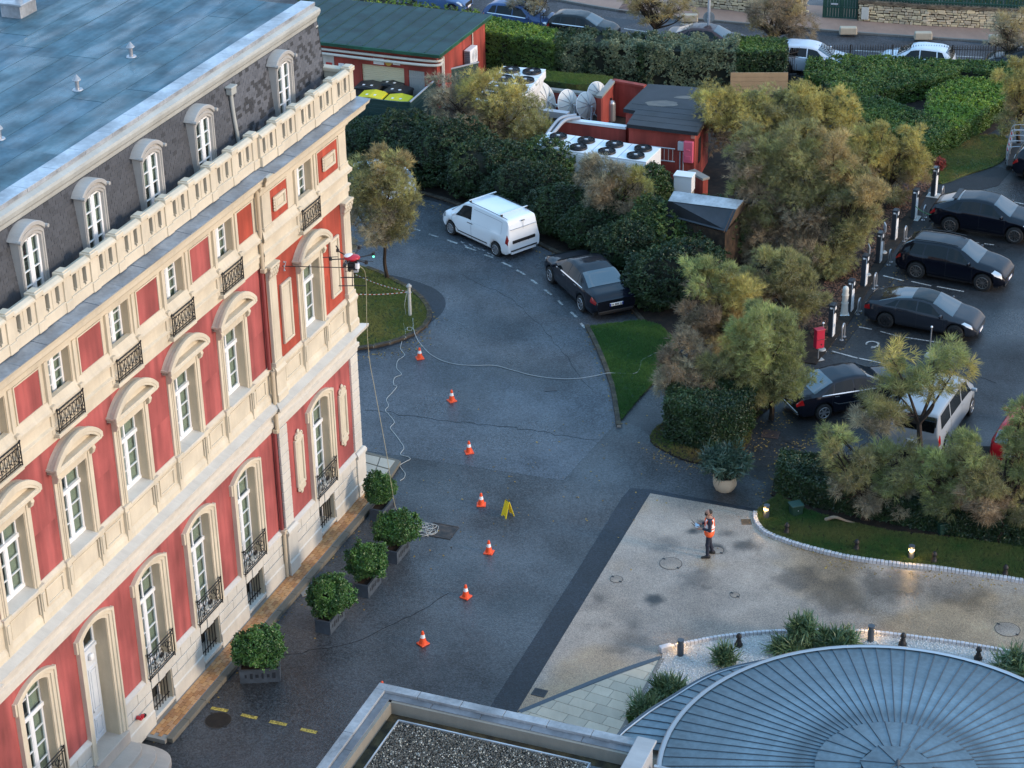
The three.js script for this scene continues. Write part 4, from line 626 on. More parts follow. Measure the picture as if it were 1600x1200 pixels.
// a clipped hedge: leafy skin over a core of twigs on a footprint (points on the ground)
function hedge(label, poly, h, n, pal, o = {}) {
  const c = poly.reduce((a, p) => a.add(p), V(0, 0, 0)).multiplyScalar(1 / poly.length), y0 = o.y0 || 0, root = thing(o.name || 'hedge', label, o.cat || 'hedge', [c.x, y0, c.z], 0, o.group);
  const loc = poly.map(p => p.clone().sub(c).setY(0)), inn = loc.map(p => { const l = p.length(); return p.clone().multiplyScalar(Math.max(.2, (l - .22) / l)); });
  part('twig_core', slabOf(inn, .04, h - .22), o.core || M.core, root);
  const mats = [], cols = [], per = []; let tot = 0; for (let i = 0; i < loc.length; i++) { const a = loc[i], b = loc[(i + 1) % loc.length], L = a.distanceTo(b); per.push([a, b, L]); tot += L; }
  let x0 = 1e9, x1 = -1e9, z0 = 1e9, z1 = -1e9; for (const p of loc) { x0 = Math.min(x0, p.x); x1 = Math.max(x1, p.x); z0 = Math.min(z0, p.z); z1 = Math.max(z1, p.z); }
  const area = Math.abs(THREE.ShapeUtils.area(loc.map(p => new THREE.Vector2(p.x, p.z)))), topShare = area / (area + tot * h * .8), rough = o.rough || .08;
  let k = 0, guard = 0;
  while (k < n && guard++ < n * 20) {
    let x, y, z, top = false;
    if (rnd() < topShare) { x = rr(x0, x1); z = rr(z0, z1); if (!inPoly(loc, x, z)) continue; y = h - Math.abs(gauss()) * .16; top = true; }
    else { let s = rnd() * tot, i = 0; while (s > per[i][2]) s -= per[i++][2]; const [a, b, L] = per[i], q = a.clone().lerp(b, s / L), f = 1 - Math.abs(gauss()) * .14 / Math.max(.3, q.length()); x = q.x * f; z = q.z * f; y = rr(.05, h); }
    const bump = (fbm((x + c.x) * 1.3 + 60, (z + c.z) * 1.3 + y * .9 + 60, 4) - .5) * 2 * rough; y += bump * (y / h); x += bump * .7; z += bump * .7;
    if (o.gap && fbm((x + c.x) * 1.8 + 20, (z + c.z) * 1.1 + y * 1.8 + 9, 3) < o.gap) { guard += .5; k += .3; continue; }
    mats.push(M4(V(x, y, z), rq(), V(1, 1, 1).multiplyScalar(rr(.8, 1.45) * (o.size || 1))));
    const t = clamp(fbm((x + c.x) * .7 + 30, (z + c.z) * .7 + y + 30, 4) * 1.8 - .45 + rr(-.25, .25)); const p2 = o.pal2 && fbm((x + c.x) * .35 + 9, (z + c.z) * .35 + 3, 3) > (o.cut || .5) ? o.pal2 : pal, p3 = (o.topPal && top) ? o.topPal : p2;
    cols.push(mixc(p3[0], p3[1], t, rr(.75, 1.25))); k++;
  }
  inst('foliage', leafGeo, leafM, mats, cols, root, 'stuff');
  return root;
}
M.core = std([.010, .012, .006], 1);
// a rounded leafy shrub
function shrub(label, base, rx, h, rz, n, pal, o = {}) {
  const root = thing(o.name || 'shrub', label, o.cat || 'shrub', base, 0, o.group), mats = [], cols = [], ly = o.lift || 0, cy = ly + (h - ly) / 2, ry = (h - ly) / 2;
  const core = new THREE.IcosahedronGeometry(1, 3), p = core.attributes.position; for (let i = 0; i < p.count; i++) { const v = V(p.getX(i), p.getY(i), p.getZ(i)), f = (o.coreK || .74) + .22 * (fbm(v.x * 2 + 7 + base.x, v.z * 2 + v.y * 1.7 + 7 + base.z, 3) - .5); p.setXYZ(i, v.x * rx * f, cy + v.y * ry * f, v.z * rz * f); } core.computeVertexNormals();
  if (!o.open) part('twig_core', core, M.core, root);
  for (let i = 0; i < n; i++) {
    const u = rnd() * 2 - 1, a = rnd() * 6.283, q = Math.sqrt(1 - u * u); let d = V(q * Math.cos(a), u, q * Math.sin(a)); const lump = 1.03 - .5 * (o.lump || .62) + (o.lump || .62) * fbm(d.x * 1.9 + base.x * .7 + 20, d.z * 1.9 + d.y * 2.1 + base.z * .7 + 20, 4), f = lump * (o.open ? Math.cbrt(rnd()) : 1 - Math.abs(gauss()) * .17);
    const pt = V(d.x * rx * f, cy + d.y * ry * f, d.z * rz * f); if (pt.y < .03) pt.y = .03 + rnd() * .1;
    mats.push(M4(pt, rq(), V(1, 1, 1).multiplyScalar(rr(.8, 1.5) * (o.size || 1)))); const t = clamp(fbm(pt.x * 1.5 + 3, pt.z * 1.5 + pt.y * 1.3 + 3, 3) * 1.8 - .45 + rr(-.25, .25)); cols.push(mixc(pal[0], pal[1], t, rr(.75, 1.25)));
  }
  for (let i = 0; i < (o.stems ?? 5); i++) { const a = rr(0, 6.28), e = V(Math.cos(a) * rx * .5, cy, Math.sin(a) * rz * .5); part('stem', taper([V(Math.cos(a) * .05, 0, Math.sin(a) * .05), V(e.x * .4, cy * .5, e.z * .4), e], .035 * Math.min(1, h), .012, 8, 5), M.bark, root); }
  inst('foliage', o.geo || leafGeo, leafM, mats, cols, root, 'stuff');
  return root;
}
// a tamarisk: leaning stems that fork towards every tuft, tufts of feathery sprays; tufts are given as [x, y, half width, half height] at the depth of the foot
const TAM = { olive: [[.22, .205, .075], [.45, .42, .145]], yellow: [[.37, .315, .085], [.64, .54, .15]], green: [[.22, .25, .08], [.42, .45, .145]], brown: [[.25, .185, .115], [.48, .365, .21]], grey: [[.26, .225, .15], [.49, .43, .27]], amber: [[.33, .245, .10], [.56, .43, .165]] };
const SPRAYS = [sprayGeo(15, .27, .0070, 21, .9), sprayGeo(15, .23, .0070, 22, 1.15)], SPARSE = sprayGeo(12, .27, .0065, 23, 1.0);
function tamarisk(label, foot, tufts, n, o = {}) {
  const base = spot(...foot), root = thing('tamarisk_tree', label, 'tree', base, 0, o.group), k = pxm(base.clone().setY(2.2));
  const cl = tufts.map(([x, y, rx, ry, pal, dz = 0]) => { const p = atDepth(x, y, base.z + dz).sub(base); return { p, rx: rx / k * 1.14, ry: ry / k / .9 * 1.1, pal: TAM[pal || o.pal || 'olive'], d: o.deep || .9 }; });
  const stemsN = o.stems || 2, tr = o.trunk || .11;
  const fork = o.fork ? atDepth(...o.fork, base.z).sub(base) : cl.reduce((a, c) => a.add(c.p), V(0, 0, 0)).multiplyScalar(.42 / cl.length); fork.y = Math.max(.5, fork.y);
  n = Math.round(n * 1.75);
  part('trunk', taper([V(0, -.05, 0), V(fork.x * .35 + rr(-.12, .12), fork.y * .5, fork.z * .4), fork], tr, tr * .7, 10, 8), o.bark || M.bark, root);
  for (const c of cl) { for (let s = 0; s < stemsN; s++) { const e = c.p.clone().add(V(rr(-.6, .6) * c.rx, rr(-.2, .6) * c.ry, rr(-.6, .6) * c.rx)), m = fork.clone().lerp(e, .5).add(V(rr(-.25, .25), rr(-.1, .25), rr(-.25, .25))); part('branch', taper([fork.clone(), m, e], tr * .52, .012, 12, 5), o.bark || M.bark, root); const tw = []; for (let q = 0; q < 5; q++) { const a0 = m.clone().lerp(e, rr(0, .8)), d0 = V(rr(-1, 1) * c.rx, rr(-.1, .9) * c.ry, rr(-1, 1) * c.rx).multiplyScalar(.8); tw.push(prep(taper([a0, a0.clone().addScaledVector(d0, .5).add(V(rr(-.1, .1), rr(-.1, .1), rr(-.1, .1))), a0.clone().add(d0)], .018, .005, 5, 4))); } part('twigs', mergeGeometries(tw), o.bark || M.bark, root, 'stuff'); } }
  const vol = cl.map(c => c.rx * c.ry * c.rx), vt = vol.reduce((a, b) => a + b, 0);
  [0, 1].forEach(v => {
    const mats = [], cols = [];
    cl.forEach((c, ci) => {
      const subs = []; const ns = Math.max(5, Math.round(vol[ci] * 5)); for (let i = 0; i < ns; i++) { const u = rnd() * 2 - 1, a = rnd() * 6.283, q = Math.sqrt(1 - u * u), f = .35 + .60 * Math.sqrt(rnd()); subs.push({ o: V(q * Math.cos(a) * c.rx * f, u * c.ry * f, q * Math.sin(a) * c.rx * c.d * f), s: rr(.30, .55) * Math.min(c.rx, c.ry) + .12, t: rnd(), b: rr(.7, 1.2) }); }
      const m = Math.round(n / 2 * vol[ci] / vt);
      for (let i = 0; i < m; i++) { const s = subs[Math.floor(rnd() * subs.length)], off = V(gauss(), gauss() * .8, gauss()).multiplyScalar(s.s * .62), pt = c.p.clone().add(s.o).add(off); if (pt.y < .15) continue; const dir = off.clone().multiplyScalar(1 / s.s).add(s.o.clone().multiplyScalar(.8 / Math.max(c.rx, c.ry))).add(V(rr(-.8, .8), .35 + rr(-.6, .6), rr(-.8, .8))).normalize(); const q = new THREE.Quaternion().setFromUnitVectors(V(0, 1, 0), dir); const z = rr(.65, 1.15) * (o.size || 1); mats.push(M4(pt, q, V(z, z, z))); cols.push(mixc(c.pal[0], c.pal[1], clamp(s.t * .7 + rr(-.15, .45)), s.b * rr(.6, 1.35))); }
    });
    inst('crown', o.sparse ? SPARSE : SPRAYS[v], sprayM, mats, cols, root, 'stuff');
  });
  return root;
}

// ---- tamarisks
tamarisk('greyish tamarisk leaning against the far corner of the hotel', [606, 437], [[592, 300, 46, 58, 'olive'], [600, 262, 34, 24, 'amber'], [578, 350, 38, 48, 'grey'], [612, 345, 28, 40, 'olive']], 2600, { trunk: .09 });
tamarisk('broad olive tamarisk sprawling over the far white chiller', [772, 252], [[715, 170, 42, 34, 'grey'], [770, 140, 46, 30, 'yellow'], [800, 185, 48, 44, 'olive'], [752, 205, 44, 36, 'brown'], [830, 205, 30, 30, 'yellow'], [690, 140, 26, 22, 'grey']], 3200);
tamarisk('dry brown tamarisk between the van and the wooden shed', [962, 385], [[945, 275, 36, 32, 'grey'], [965, 320, 38, 44, 'brown'], [985, 290, 26, 32, 'yellow'], [930, 300, 22, 28, 'grey']], 1900);
tamarisk('tall pale green tamarisk behind the black roofed plant room', [1165, 268], [[1120, 165, 36, 34, 'yellow'], [1165, 190, 44, 42, 'yellow'], [1205, 165, 40, 28, 'olive'], [1130, 205, 30, 34, 'brown']], 2200);
tamarisk('yellow green tamarisk in front of the street railing', [1285, 268], [[1255, 170, 40, 30, 'yellow'], [1295, 185, 38, 36, 'yellow'], [1240, 205, 40, 32, 'olive'], [1310, 165, 24, 18, 'yellow']], 2000);
tamarisk('golden tamarisk above the farthest charging posts', [1395, 318], [[1365, 220, 34, 28, 'yellow'], [1405, 245, 34, 34, 'yellow'], [1350, 265, 36, 32, 'amber'], [1420, 215, 18, 20, 'yellow'], [1385, 285, 36, 26, 'olive'], [1340, 235, 30, 26, 'yellow'], [1425, 270, 24, 26, 'amber']], 3000);
tamarisk('brown tamarisk right beside the shed wall', [1200, 405], [[1180, 270, 30, 44, 'brown'], [1190, 330, 34, 46, 'brown'], [1215, 250, 36, 34, 'olive'], [1190, 380, 36, 30, 'grey'], [1165, 390, 20, 34, 'brown'], [1160, 320, 26, 40, 'olive'], [1170, 230, 34, 26, 'olive']], 3300);
tamarisk('dense olive tamarisk in the middle of the thicket', [1285, 415], [[1250, 280, 44, 36, 'olive'], [1295, 265, 36, 30, 'amber'], [1270, 335, 48, 42, 'grey'], [1310, 310, 34, 40, 'olive'], [1245, 380, 40, 36, 'brown'], [1225, 320, 30, 34, 'olive'], [1250, 225, 40, 26, 'olive'], [1310, 230, 36, 24, 'amber'], [1215, 360, 34, 40, 'brown'], [1290, 400, 40, 30, 'grey']], 4600);
tamarisk('grey green tamarisk along the row of charging posts', [1292, 428], [[1328, 350, 34, 32, 'olive'], [1292, 385, 38, 36, 'olive'], [1342, 305, 32, 30, 'amber'], [1262, 420, 34, 30, 'olive'], [1298, 415, 22, 22, 'olive'], [1360, 325, 22, 24, 'olive'], [1322, 285, 34, 24, 'olive'], [1280, 435, 26, 22, 'grey'], [1270, 380, 30, 34, 'brown']], 3800);
tamarisk('olive tamarisk at the lower end of the thicket', [1250, 520], [[1225, 430, 34, 36, 'olive'], [1255, 455, 30, 28, 'olive'], [1205, 470, 30, 32, 'brown'], [1235, 485, 28, 20, 'grey'], [1190, 430, 30, 34, 'olive'], [1170, 470, 24, 30, 'brown']], 2400);
tamarisk('yellow tufted tamarisk behind the pointed grass verge', [1140, 565], [[1110, 430, 34, 28, 'green'], [1140, 460, 40, 34, 'yellow'], [1100, 480, 34, 34, 'brown'], [1160, 505, 34, 32, 'amber'], [1085, 530, 30, 34, 'brown'], [1125, 520, 36, 34, 'amber']], 2900);
tamarisk('bright green tamarisk left of the red hose box', [1205, 655], [[1200, 520, 46, 36, 'green'], [1228, 548, 30, 32, 'green'], [1180, 570, 42, 40, 'green'], [1215, 595, 38, 34, 'green'], [1195, 625, 34, 30, 'olive'], [1160, 545, 24, 30, 'yellow']], 3300);
tamarisk('twiggy brown tamarisk spreading over the end of the verge', [1085, 655], [[1075, 560, 34, 30, 'brown'], [1060, 590, 28, 28, 'grey'], [1100, 610, 40, 40, 'brown'], [1130, 580, 32, 34, 'olive'], [1075, 630, 34, 30, 'brown'], [1140, 630, 28, 34, 'olive']], 2600);
tamarisk('open crowned tamarisk with dark forked trunk before the silver van', [1437, 770], [[1385, 622, 36, 24, 'olive'], [1430, 580, 42, 24, 'green'], [1475, 556, 28, 20, 'green'], [1496, 578, 20, 18, 'yellow'], [1365, 655, 32, 18, 'grey'], [1400, 555, 22, 18, 'yellow'], [1450, 602, 30, 16, 'olive'], [1410, 650, 20, 14, 'olive']], 800, { bark: M.barkDark, trunk: .12, stems: 1, sparse: true, fork: [1436, 662], size: 1.15 });
tamarisk('low spreading tamarisk over the left half of the court hedge', [1350, 815], [[1330, 720, 42, 30, 'olive'], [1375, 735, 44, 34, 'green'], [1302, 685, 24, 16, 'green'], [1402, 725, 30, 26, 'olive'], [1345, 765, 42, 24, 'grey'], [1400, 765, 40, 28, 'grey']], 2400, { stems: 3 });
tamarisk('greenish tamarisk over the middle of the court hedge', [1470, 830], [[1450, 735, 30, 26, 'green'], [1500, 740, 34, 30, 'olive'], [1475, 765, 34, 26, 'green'], [1520, 775, 30, 22, 'grey']], 1500, { stems: 3 });
tamarisk('large tamarisk at the right end of the court hedge', [1560, 850], [[1508, 705, 22, 26, 'green'], [1545, 745, 38, 30, 'olive'], [1604, 645, 26, 30, 'green'], [1606, 720, 28, 44, 'green'], [1535, 775, 38, 26, 'brown'], [1595, 780, 34, 30, 'olive'], [1630, 690, 34, 50, 'green'], [1580, 700, 20, 24, 'green']], 3000, { stems: 3 });
tamarisk('yellowing tamarisk by the luggage trolleys', [1592, 222], [[1585, 120, 26, 24, 'yellow'], [1592, 155, 24, 28, 'amber'], [1610, 135, 26, 34, 'yellow'], [1582, 185, 18, 18, 'olive']], 1500);
// street trees, thin crowned
tamarisk('bare small street tree left of the convertible', [831, 50], [[820, 0, 26, 14, 'grey'], [848, -6, 22, 12, 'amber'], [832, 10, 18, 10, 'grey']], 330, { sparse: true, trunk: .09, stems: 5 });
tamarisk('sparse golden street tree behind the middle of the street hedge', [1024, 72], [[1000, 5, 26, 18, 'amber'], [1040, 0, 34, 18, 'amber'], [1062, 18, 20, 14, 'amber'], [1018, 18, 26, 16, 'amber'], [990, -8, 24, 14, 'amber']], 620, { sparse: true, trunk: .13, stems: 5 });
tamarisk('leaning reddish street tree left of the silver estate car', [1196, 80], [[1200, 18, 34, 24, 'brown'], [1235, 30, 30, 24, 'brown'], [1255, 45, 22, 16, 'brown'], [1190, 42, 22, 16, 'amber'], [1225, 8, 34, 16, 'amber']], 1050, { sparse: true, trunk: .14, stems: 5, bark: M.barkDark });
tamarisk('thin street tree before the stone wall at the right', [1578, 110], [[1572, 45, 26, 20, 'grey'], [1590, 60, 26, 20, 'amber'], [1560, 65, 16, 14, 'grey'], [1585, 30, 26, 16, 'amber']], 520, { sparse: true, trunk: .07, stems: 4 });

// ---- hedges
const P = (l, h = 0) => px(l, h);
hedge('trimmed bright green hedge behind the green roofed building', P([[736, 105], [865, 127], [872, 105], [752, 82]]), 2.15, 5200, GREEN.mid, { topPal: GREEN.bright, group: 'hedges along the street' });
hedge('wild grey green hedge along the street railing with gnarled stems', P([[866, 127], [1010, 138], [1150, 140], [1150, 116], [1010, 113], [872, 104]]), 2.2, 8800, GREEN.dark, { pal2: GREEN.grey, rough: .32, gap: .34, cut: .46, group: 'hedges along the street' });
hedge('short clipped hedge end at the gap in the street railing', P([[1150, 140], [1226, 141], [1226, 118], [1150, 116]]), 2.1, 3200, GREEN.mid, { pal2: GREEN.dark, topPal: GREEN.mid, group: 'hedges along the street' });
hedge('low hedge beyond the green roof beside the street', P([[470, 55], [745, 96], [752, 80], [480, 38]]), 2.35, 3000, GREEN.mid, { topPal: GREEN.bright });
hedge('clipped bright hedge just inside the street railing', P([[1257, 148], [1345, 160], [1360, 175], [1480, 150], [1500, 137], [1580, 148], [1580, 128], [1490, 124], [1380, 118], [1262, 116]]), 1.1, 7500, GREEN.mid, { topPal: GREEN.mid, pal2: GREEN.bright, cut: .53 });
hedge('dark arm of the clipped hedge around the soil bed', P([[1300, 178], [1330, 215], [1440, 262], [1490, 232], [1420, 205], [1372, 185], [1345, 165], [1285, 160]]), 1.2, 7200, GREEN.mid, { topPal: GREEN.mid, pal2: GREEN.dark });
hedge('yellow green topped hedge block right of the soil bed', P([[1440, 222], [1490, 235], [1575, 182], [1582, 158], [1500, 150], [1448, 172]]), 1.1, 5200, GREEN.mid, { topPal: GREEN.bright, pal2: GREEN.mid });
hedge('dark hedge below the green panel fence', P([[535, 246], [700, 256], [700, 216], [535, 210]]), 1.0, 4200, GREEN.dark, { pal2: GREEN.mid, rough: .2, cut: .56 });
hedge('dark laurel hedge under the tamarisks behind the court lawn', P([[1212, 772], [1270, 795], [1350, 812], [1450, 832], [1660, 868], [1660, 800], [1480, 780], [1360, 768], [1290, 752], [1222, 742]]), 1.05, 11000, GREEN.dark, { pal2: [[.020, .045, .014], [.055, .10, .026]], rough: .22, cut: .60 });
hedge('dark clipped bush in the island at the path corner', P([[1040, 690], [1070, 700], [1110, 707], [1150, 700], [1178, 672], [1165, 640], [1110, 632], [1050, 650]]), 1.75, 6200, GREEN.dark, { rough: .22, name: 'clipped_bush', cat: 'bush', cut: .62 });
// ---- the laurel thicket behind the parked van
for (const [x, y, rx, h, rz, n, pal, l] of [
  [590, 250, 1.5, 2.0, 1.2, 1300, 'dark', 'rounded dark shrub nearest the hotel corner'], [640, 265, 1.6, 2.7, 1.4, 1900, 'dark', 'dark laurel left of the thicket behind the van'], [700, 285, 1.8, 3.0, 1.5, 2400, 'dark', 'big dark laurel under the greyish tamarisk'],
  [762, 308, 1.8, 2.8, 1.5, 2500, 'dark', 'dense laurel straight behind the white van'], [818, 334, 1.7, 2.5, 1.3, 2300, 'dark', 'dense laurel behind the rear of the white van'], [850, 300, 1.8, 2.35, 1.4, 2500, 'mid', 'yellow flecked laurel before the fan units'],
  [882, 366, 1.5, 2.3, 1.2, 2000, 'dark', 'dark laurel between the van and the saloon'], [930, 388, 1.4, 2.1, 1.1, 1900, 'dark', 'dark laurel behind the black saloon'], [1002, 322, 1.2, 1.9, 1.0, 1700, 'mid', 'airy green shrub at the corner of the fan units'],
  [992, 424, 1.5, 2.3, 1.2, 2200, 'dark', 'dark shrub right of the black saloon'], [1032, 410, 1.6, 2.7, 1.3, 2700, 'mid', 'tall shrub with light leaves below the shed'], [1038, 478, 1.4, 2.4, 1.2, 2000, 'dark', 'dark shrub at the tip of the grass verge'], [1088, 412, 1.5, 3.0, 1.2, 2200, 'mid', 'shrub against the front of the shed'], [1075, 450, 1.4, 2.2, 1.2, 1500, 'dark', 'shrub between the shed and the tufted tamarisk'], [1126, 398, 1.1, 2.5, .9, 1300, 'dark', 'dark shrub under the right end of the shed eaves']])
  shrub(l, spot(x, y), rx * 1.12, h, rz * 1.05, Math.round(n * 1.25), pal === 'mid' ? [[.020, .048, .012], [.085, .135, .028]] : GREEN.dark, { name: 'laurel_shrub', lump: 1.0, group: 'laurels behind the parked van' });

// ================================================================ service yard behind the thicket
const alongTurn = (a, b) => Math.atan2(-(b.z - a.z), b.x - a.x);
{ // red garage with a green standing-seam roof
  const C = V(-3.51, 0, -100.58), o = thing('red_garage', 'red rendered garage with green metal roof and roller shutter beside the bins', 'garage', C, -.38), H = 3.05;
  part('wall', [boxUV(extr(rect(-10, 0, 0, H), [rect(-4.25, -1.85, 0, 2.05), rect(-1.62, -.72, 0, 2.0), rect(-6.75, -5.8, 0, 2.3)], .3).translate(0, 0, -.3)), boxUV(span(-.3, -.002, 0, H - .01, -6.2, -.302)), boxUV(span(-10, 0, 0, H - .02, -6.5, -6.21))], M.redService, o);
  const roofM = std([.022, .068, .072], .75, { map: TX.metal }), seamM = std([.03, .10, .085], .8, { map: TX.metal }), trimM = std([.02, .13, .075], .55, { map: TX.metal });
  for (let i = 0; i < 12; i++) part('roof_sheet', boxUV(rspan(-10 + i * .86 + .01, -10 + i * .86 + .85, H + .02, H + .07, -6.7, .34, .01)), roofM, o);
  for (let i = 0; i < 12; i++) part('roof_seam', span(-10 + i * .86 - .015, -10 + i * .86 + .015, H + .06, H + .10, -6.7, .30), seamM, o);
  part('fascia', [boxUV(rspan(-10.2, .34, H - .12, H + .06, .30, .40)), boxUV(span(.30, .36, H - .1, H + .08, -6.7, .30))], trimM, o);
  part('eaves_pipe', [tube([V(-10, H - .38, .16), V(-.1, H - .38, .16), V(.16, H - .38, .08), V(.16, H - .40, -.3)], .07, 40, 10)], M.creamPale, o);
  part('eaves_pipe', [tube([V(-10, H - .58, .20), V(0, H - .58, .20), V(.22, H - .56, .05), V(.22, H - .5, -.2)], .075, 40, 10)], M.creamPale, o);
  part('downpipe', [cyl(.06, .06, 2.7, .1, 0, -.42, 10), cyl(.05, .05, 2.7, .1, 0, -.62, 10)], M.creamPale, o); part('downpipe', cyl(.04, .04, H, .06, 0, -4.6, 8), M.creamPale, o);
  const sh = group('roller_shutter', o); for (let i = 0; i < 20; i++) part('slat', rspan(-4.24, -1.86, i * .102, i * .102 + .098, -.14, -.09, .02), std([.66, .56, .36], .55), sh);
  const d = group('door', o); for (let i = 0; i < 7; i++) part('plank', rspan(-1.6 + i * .125, -1.6 + i * .125 + .119, 0, 1.98, -.1, -.05, .01), M.dormer, d); part('rail', [span(-1.6, -.74, 1.6, 1.7, -.05, -.03), span(-1.6, -.74, .3, .4, -.05, -.03)], M.dormer, d);
  const d2 = group('door', o); part('leaf', rspan(-6.73, -5.82, 0, 2.28, -.12, -.06), M.creamPale, d2); part('sign', [span(-6.3, -5.95, 1.75, 1.9, -.06, -.05)], std([.5, .05, .04], .6), d2);
  for (const [a, b, v0, v1] of [[-3.55, -2.95, 2.12, 2.45], [-2.45, -2.05, 2.2, 2.42], [-5.55, -5.22, 1.5, 1.95], [-5.08, -4.78, 1.5, 1.9]]) part('notice', rspan(a, b, v0, v1, 0, .02, .005), M.white, o);
  part('round_sign', new THREE.CylinderGeometry(.18, .18, .03, 20).rotateX(Math.PI / 2).translate(-2.7, 2.28, .02), std([.55, .33, .06], .6), o);
  const ac = thing('air_conditioner', 'white outdoor cooling unit on the right wall of the red garage', 'air conditioner', V(.02, 1.3, -3.9).applyMatrix4(M4(C, quatE(0, -.38, 0))), -.38);
  part('case', rspan(.04, .40, 0, .85, -.5, .5, .03), M.white, ac); part('grille', [...Array(9)].map((_, i) => span(.08 + i * .035, .09 + i * .035, .05, .8, .5, .515)).concat([...Array(8)].map((_, i) => span(.06, .38, .08 + i * .1, .09 + i * .1, .5, .515))), M.black, ac);
  part('fan_grille', [...Array(6)].map((_, i) => new THREE.TorusGeometry(.05 + i * .055, .006, 4, 22).rotateY(Math.PI / 2).translate(.405, .43, -.05)), M.greyPaint, ac); part('bracket', [span(0, .42, -.04, 0, -.42, -.38), span(0, .42, -.04, 0, .38, .42)], M.black, ac);
}
{ // dark green panel fence round the bins
  const T = 1.65, pts = [spot(520, 148, T), spot(572, 154, T), spot(622, 159.5, T), spot(640, 160, T), spot(668, 135, T), spot(698, 109, T), spot(748, 97, T)].map(p => p.setY(0)), gm = std([.016, .05, .045], .55);
  const o = thing('panel_fence', 'dark green panel fence with posts in front of the bins', 'fence', pts[1]);
  for (let i = 0; i < pts.length - 1; i++) { const a = pts[i].clone().sub(pts[1]), b = pts[i + 1].clone().sub(pts[1]), L = a.distanceTo(b), t = alongTurn(a, b), c = a.clone().lerp(b, .5); for (let k = 0; k < 8; k++) { const m = part('board', rbox(L - .06, .19, .035, 0, .12 + k * .2, 0, .015), gm, o); m.position.copy(c); m.rotation.y = t; } const r = part('top_rail', rbox(L, .06, .09, 0, T, 0, .01), i > 2 ? M.greyPaint : gm, o); r.position.copy(c); r.rotation.y = t; part('post', rbox(.09, T + .08, .09, a.x, T / 2, a.z), gm, o); }
}
function bin(x, y, lidM, label, turn) {
  const o = thing('wheelie_bin', label, 'bin', spot(x, y, 1.25).setY(0), turn);
  const b = extr([[-.5, .2], [.5, .2], [.62, 1.12], [-.62, 1.12]], [], 1.0, .03).translate(0, 0, -.5); part('tub', b, std([.03, .033, .035], .55), o);
  const l = extr([[-.66, 0], [.66, 0], [.62, .10], [0, .20], [-.62, .10]], [], 1.08, .03).translate(0, 1.13, -.54); part('lid', l, lidM, o); part('handle', [tube([V(-.4, 1.18, .52), V(-.38, 1.22, .62), V(.38, 1.22, .62), V(.4, 1.18, .52)], .025, 20, 6)], M.black, o);
  part('label', rbox(.55, .012, .16, 0, 1.30, .22, .005).rotateX(0), M.white, o); for (const sx of [-.45, .45]) part('wheel', new THREE.CylinderGeometry(.1, .1, .05, 14).rotateZ(Math.PI / 2).translate(sx, .1, -.4), M.rubber, o);
  return o;
}
{ const blk = std([.025, .028, .03], .5), yel = std([.72, .60, .03], .45); const g = 'bins behind the panel fence';
  bin(577, 132, blk, 'black lidded bin at the left by the balustrade corner', -.3).userData.group = g; bin(614, 128, blk, 'black lidded bin nearest the roller shutter', -.45).userData.group = g; bin(622, 139, blk, 'black lidded bin in front of the white plank door', -.45).userData.group = g;
  bin(582, 147, yel, 'yellow lidded bin next to the balustrade corner', -.3).userData.group = g; bin(622, 153, yel, 'yellow lidded bin nearest the fence corner', -.3).userData.group = g; }

function chiller(label, p, turn, L, W, H, nx, splay) {        // long white cooler with ducted fans on top; p is the back left corner, x along, z towards the front
  const o = thing('fan_cooler', label, 'cooling unit', p, turn), wm = std([.74, .75, .76], .5);
  const sec = splay ? [[.45, .3], [W - .45, .3], [W, H], [0, H]] : [[0, .15], [W, .15], [W, H], [0, H]];
  part('case', boxUV(extr(sec.map(([z, y]) => [-z, y]), [], L, .02).rotateY(Math.PI / 2)), wm, o);
  for (let i = 1; i < nx; i++) part('joint', span(i * L / nx - .012, i * L / nx + .012, H - .1, H + .012, .02, W - .02), M.greyPaint, o);
  for (let i = 0; i < nx; i++) for (let j = 0; j < 2; j++) { const x = (i + .5) * L / nx, z = (j + .5) * W / 2, r = Math.min(L / nx, W / 2) * .42, f = group('fan', o); part('fan_ring', new THREE.CylinderGeometry(r, r * 1.05, .08, 26, 1, true).translate(x, H + .04, z), M.black, f); part('fan_guard', [...[.4, .7, 1].map(k => new THREE.TorusGeometry(r * k, .012, 4, 26).rotateX(Math.PI / 2).translate(x, H + .09, z)), ...[0, 1, 2, 3].map(k => box(2 * r, .015, .02, 0, 0, 0, k * Math.PI / 4).translate(x, H + .09, z))], M.black, f); part('fan_hub', cyl(r * .22, r * .22, .07, x, H + .05, z, 14), M.greyPaint, f); part('fan_blade', [...Array(5)].map((_, k) => box(r * .75, .02, r * .34, r * .5, 0, 0).rotateX(.35).rotateY(k * 1.256).translate(x, H + .06, z)), M.black, f); part('shroud', new THREE.CylinderGeometry(r * .99, r * .99, .02, 26).translate(x, H + .012, z), M.black, f); }
  part('service_panel', [...Array(nx)].map((_, i) => rspan(i * L / nx + .05, (i + 1) * L / nx - .05, H - .42, H - .1, W - .04, W + .012)), wm, o);
  return o;
}
{ const H = 2.2, a = spot(857, 206, H).setY(0), b = spot(1033, 231, H).setY(0); chiller('white eight fan cooler in front of the low red wall', a, alongTurn(a, b), a.distanceTo(b), 1.9, H, 4, false);
  const H2 = 2.6, c = spot(853, 108, H2).setY(0), d = spot(806, 166, H2).setY(0); const L = 5.2, dir = d.clone().sub(c).normalize(), far = c.clone().addScaledVector(dir, L); const t2 = alongTurn(far, c); far.addScaledVector(V(Math.sin(t2), 0, Math.cos(t2)), -2.2); chiller('white splayed fan cooler under the sprawling tamarisk', far, t2, L, 2.2, H2, 4, true);
}
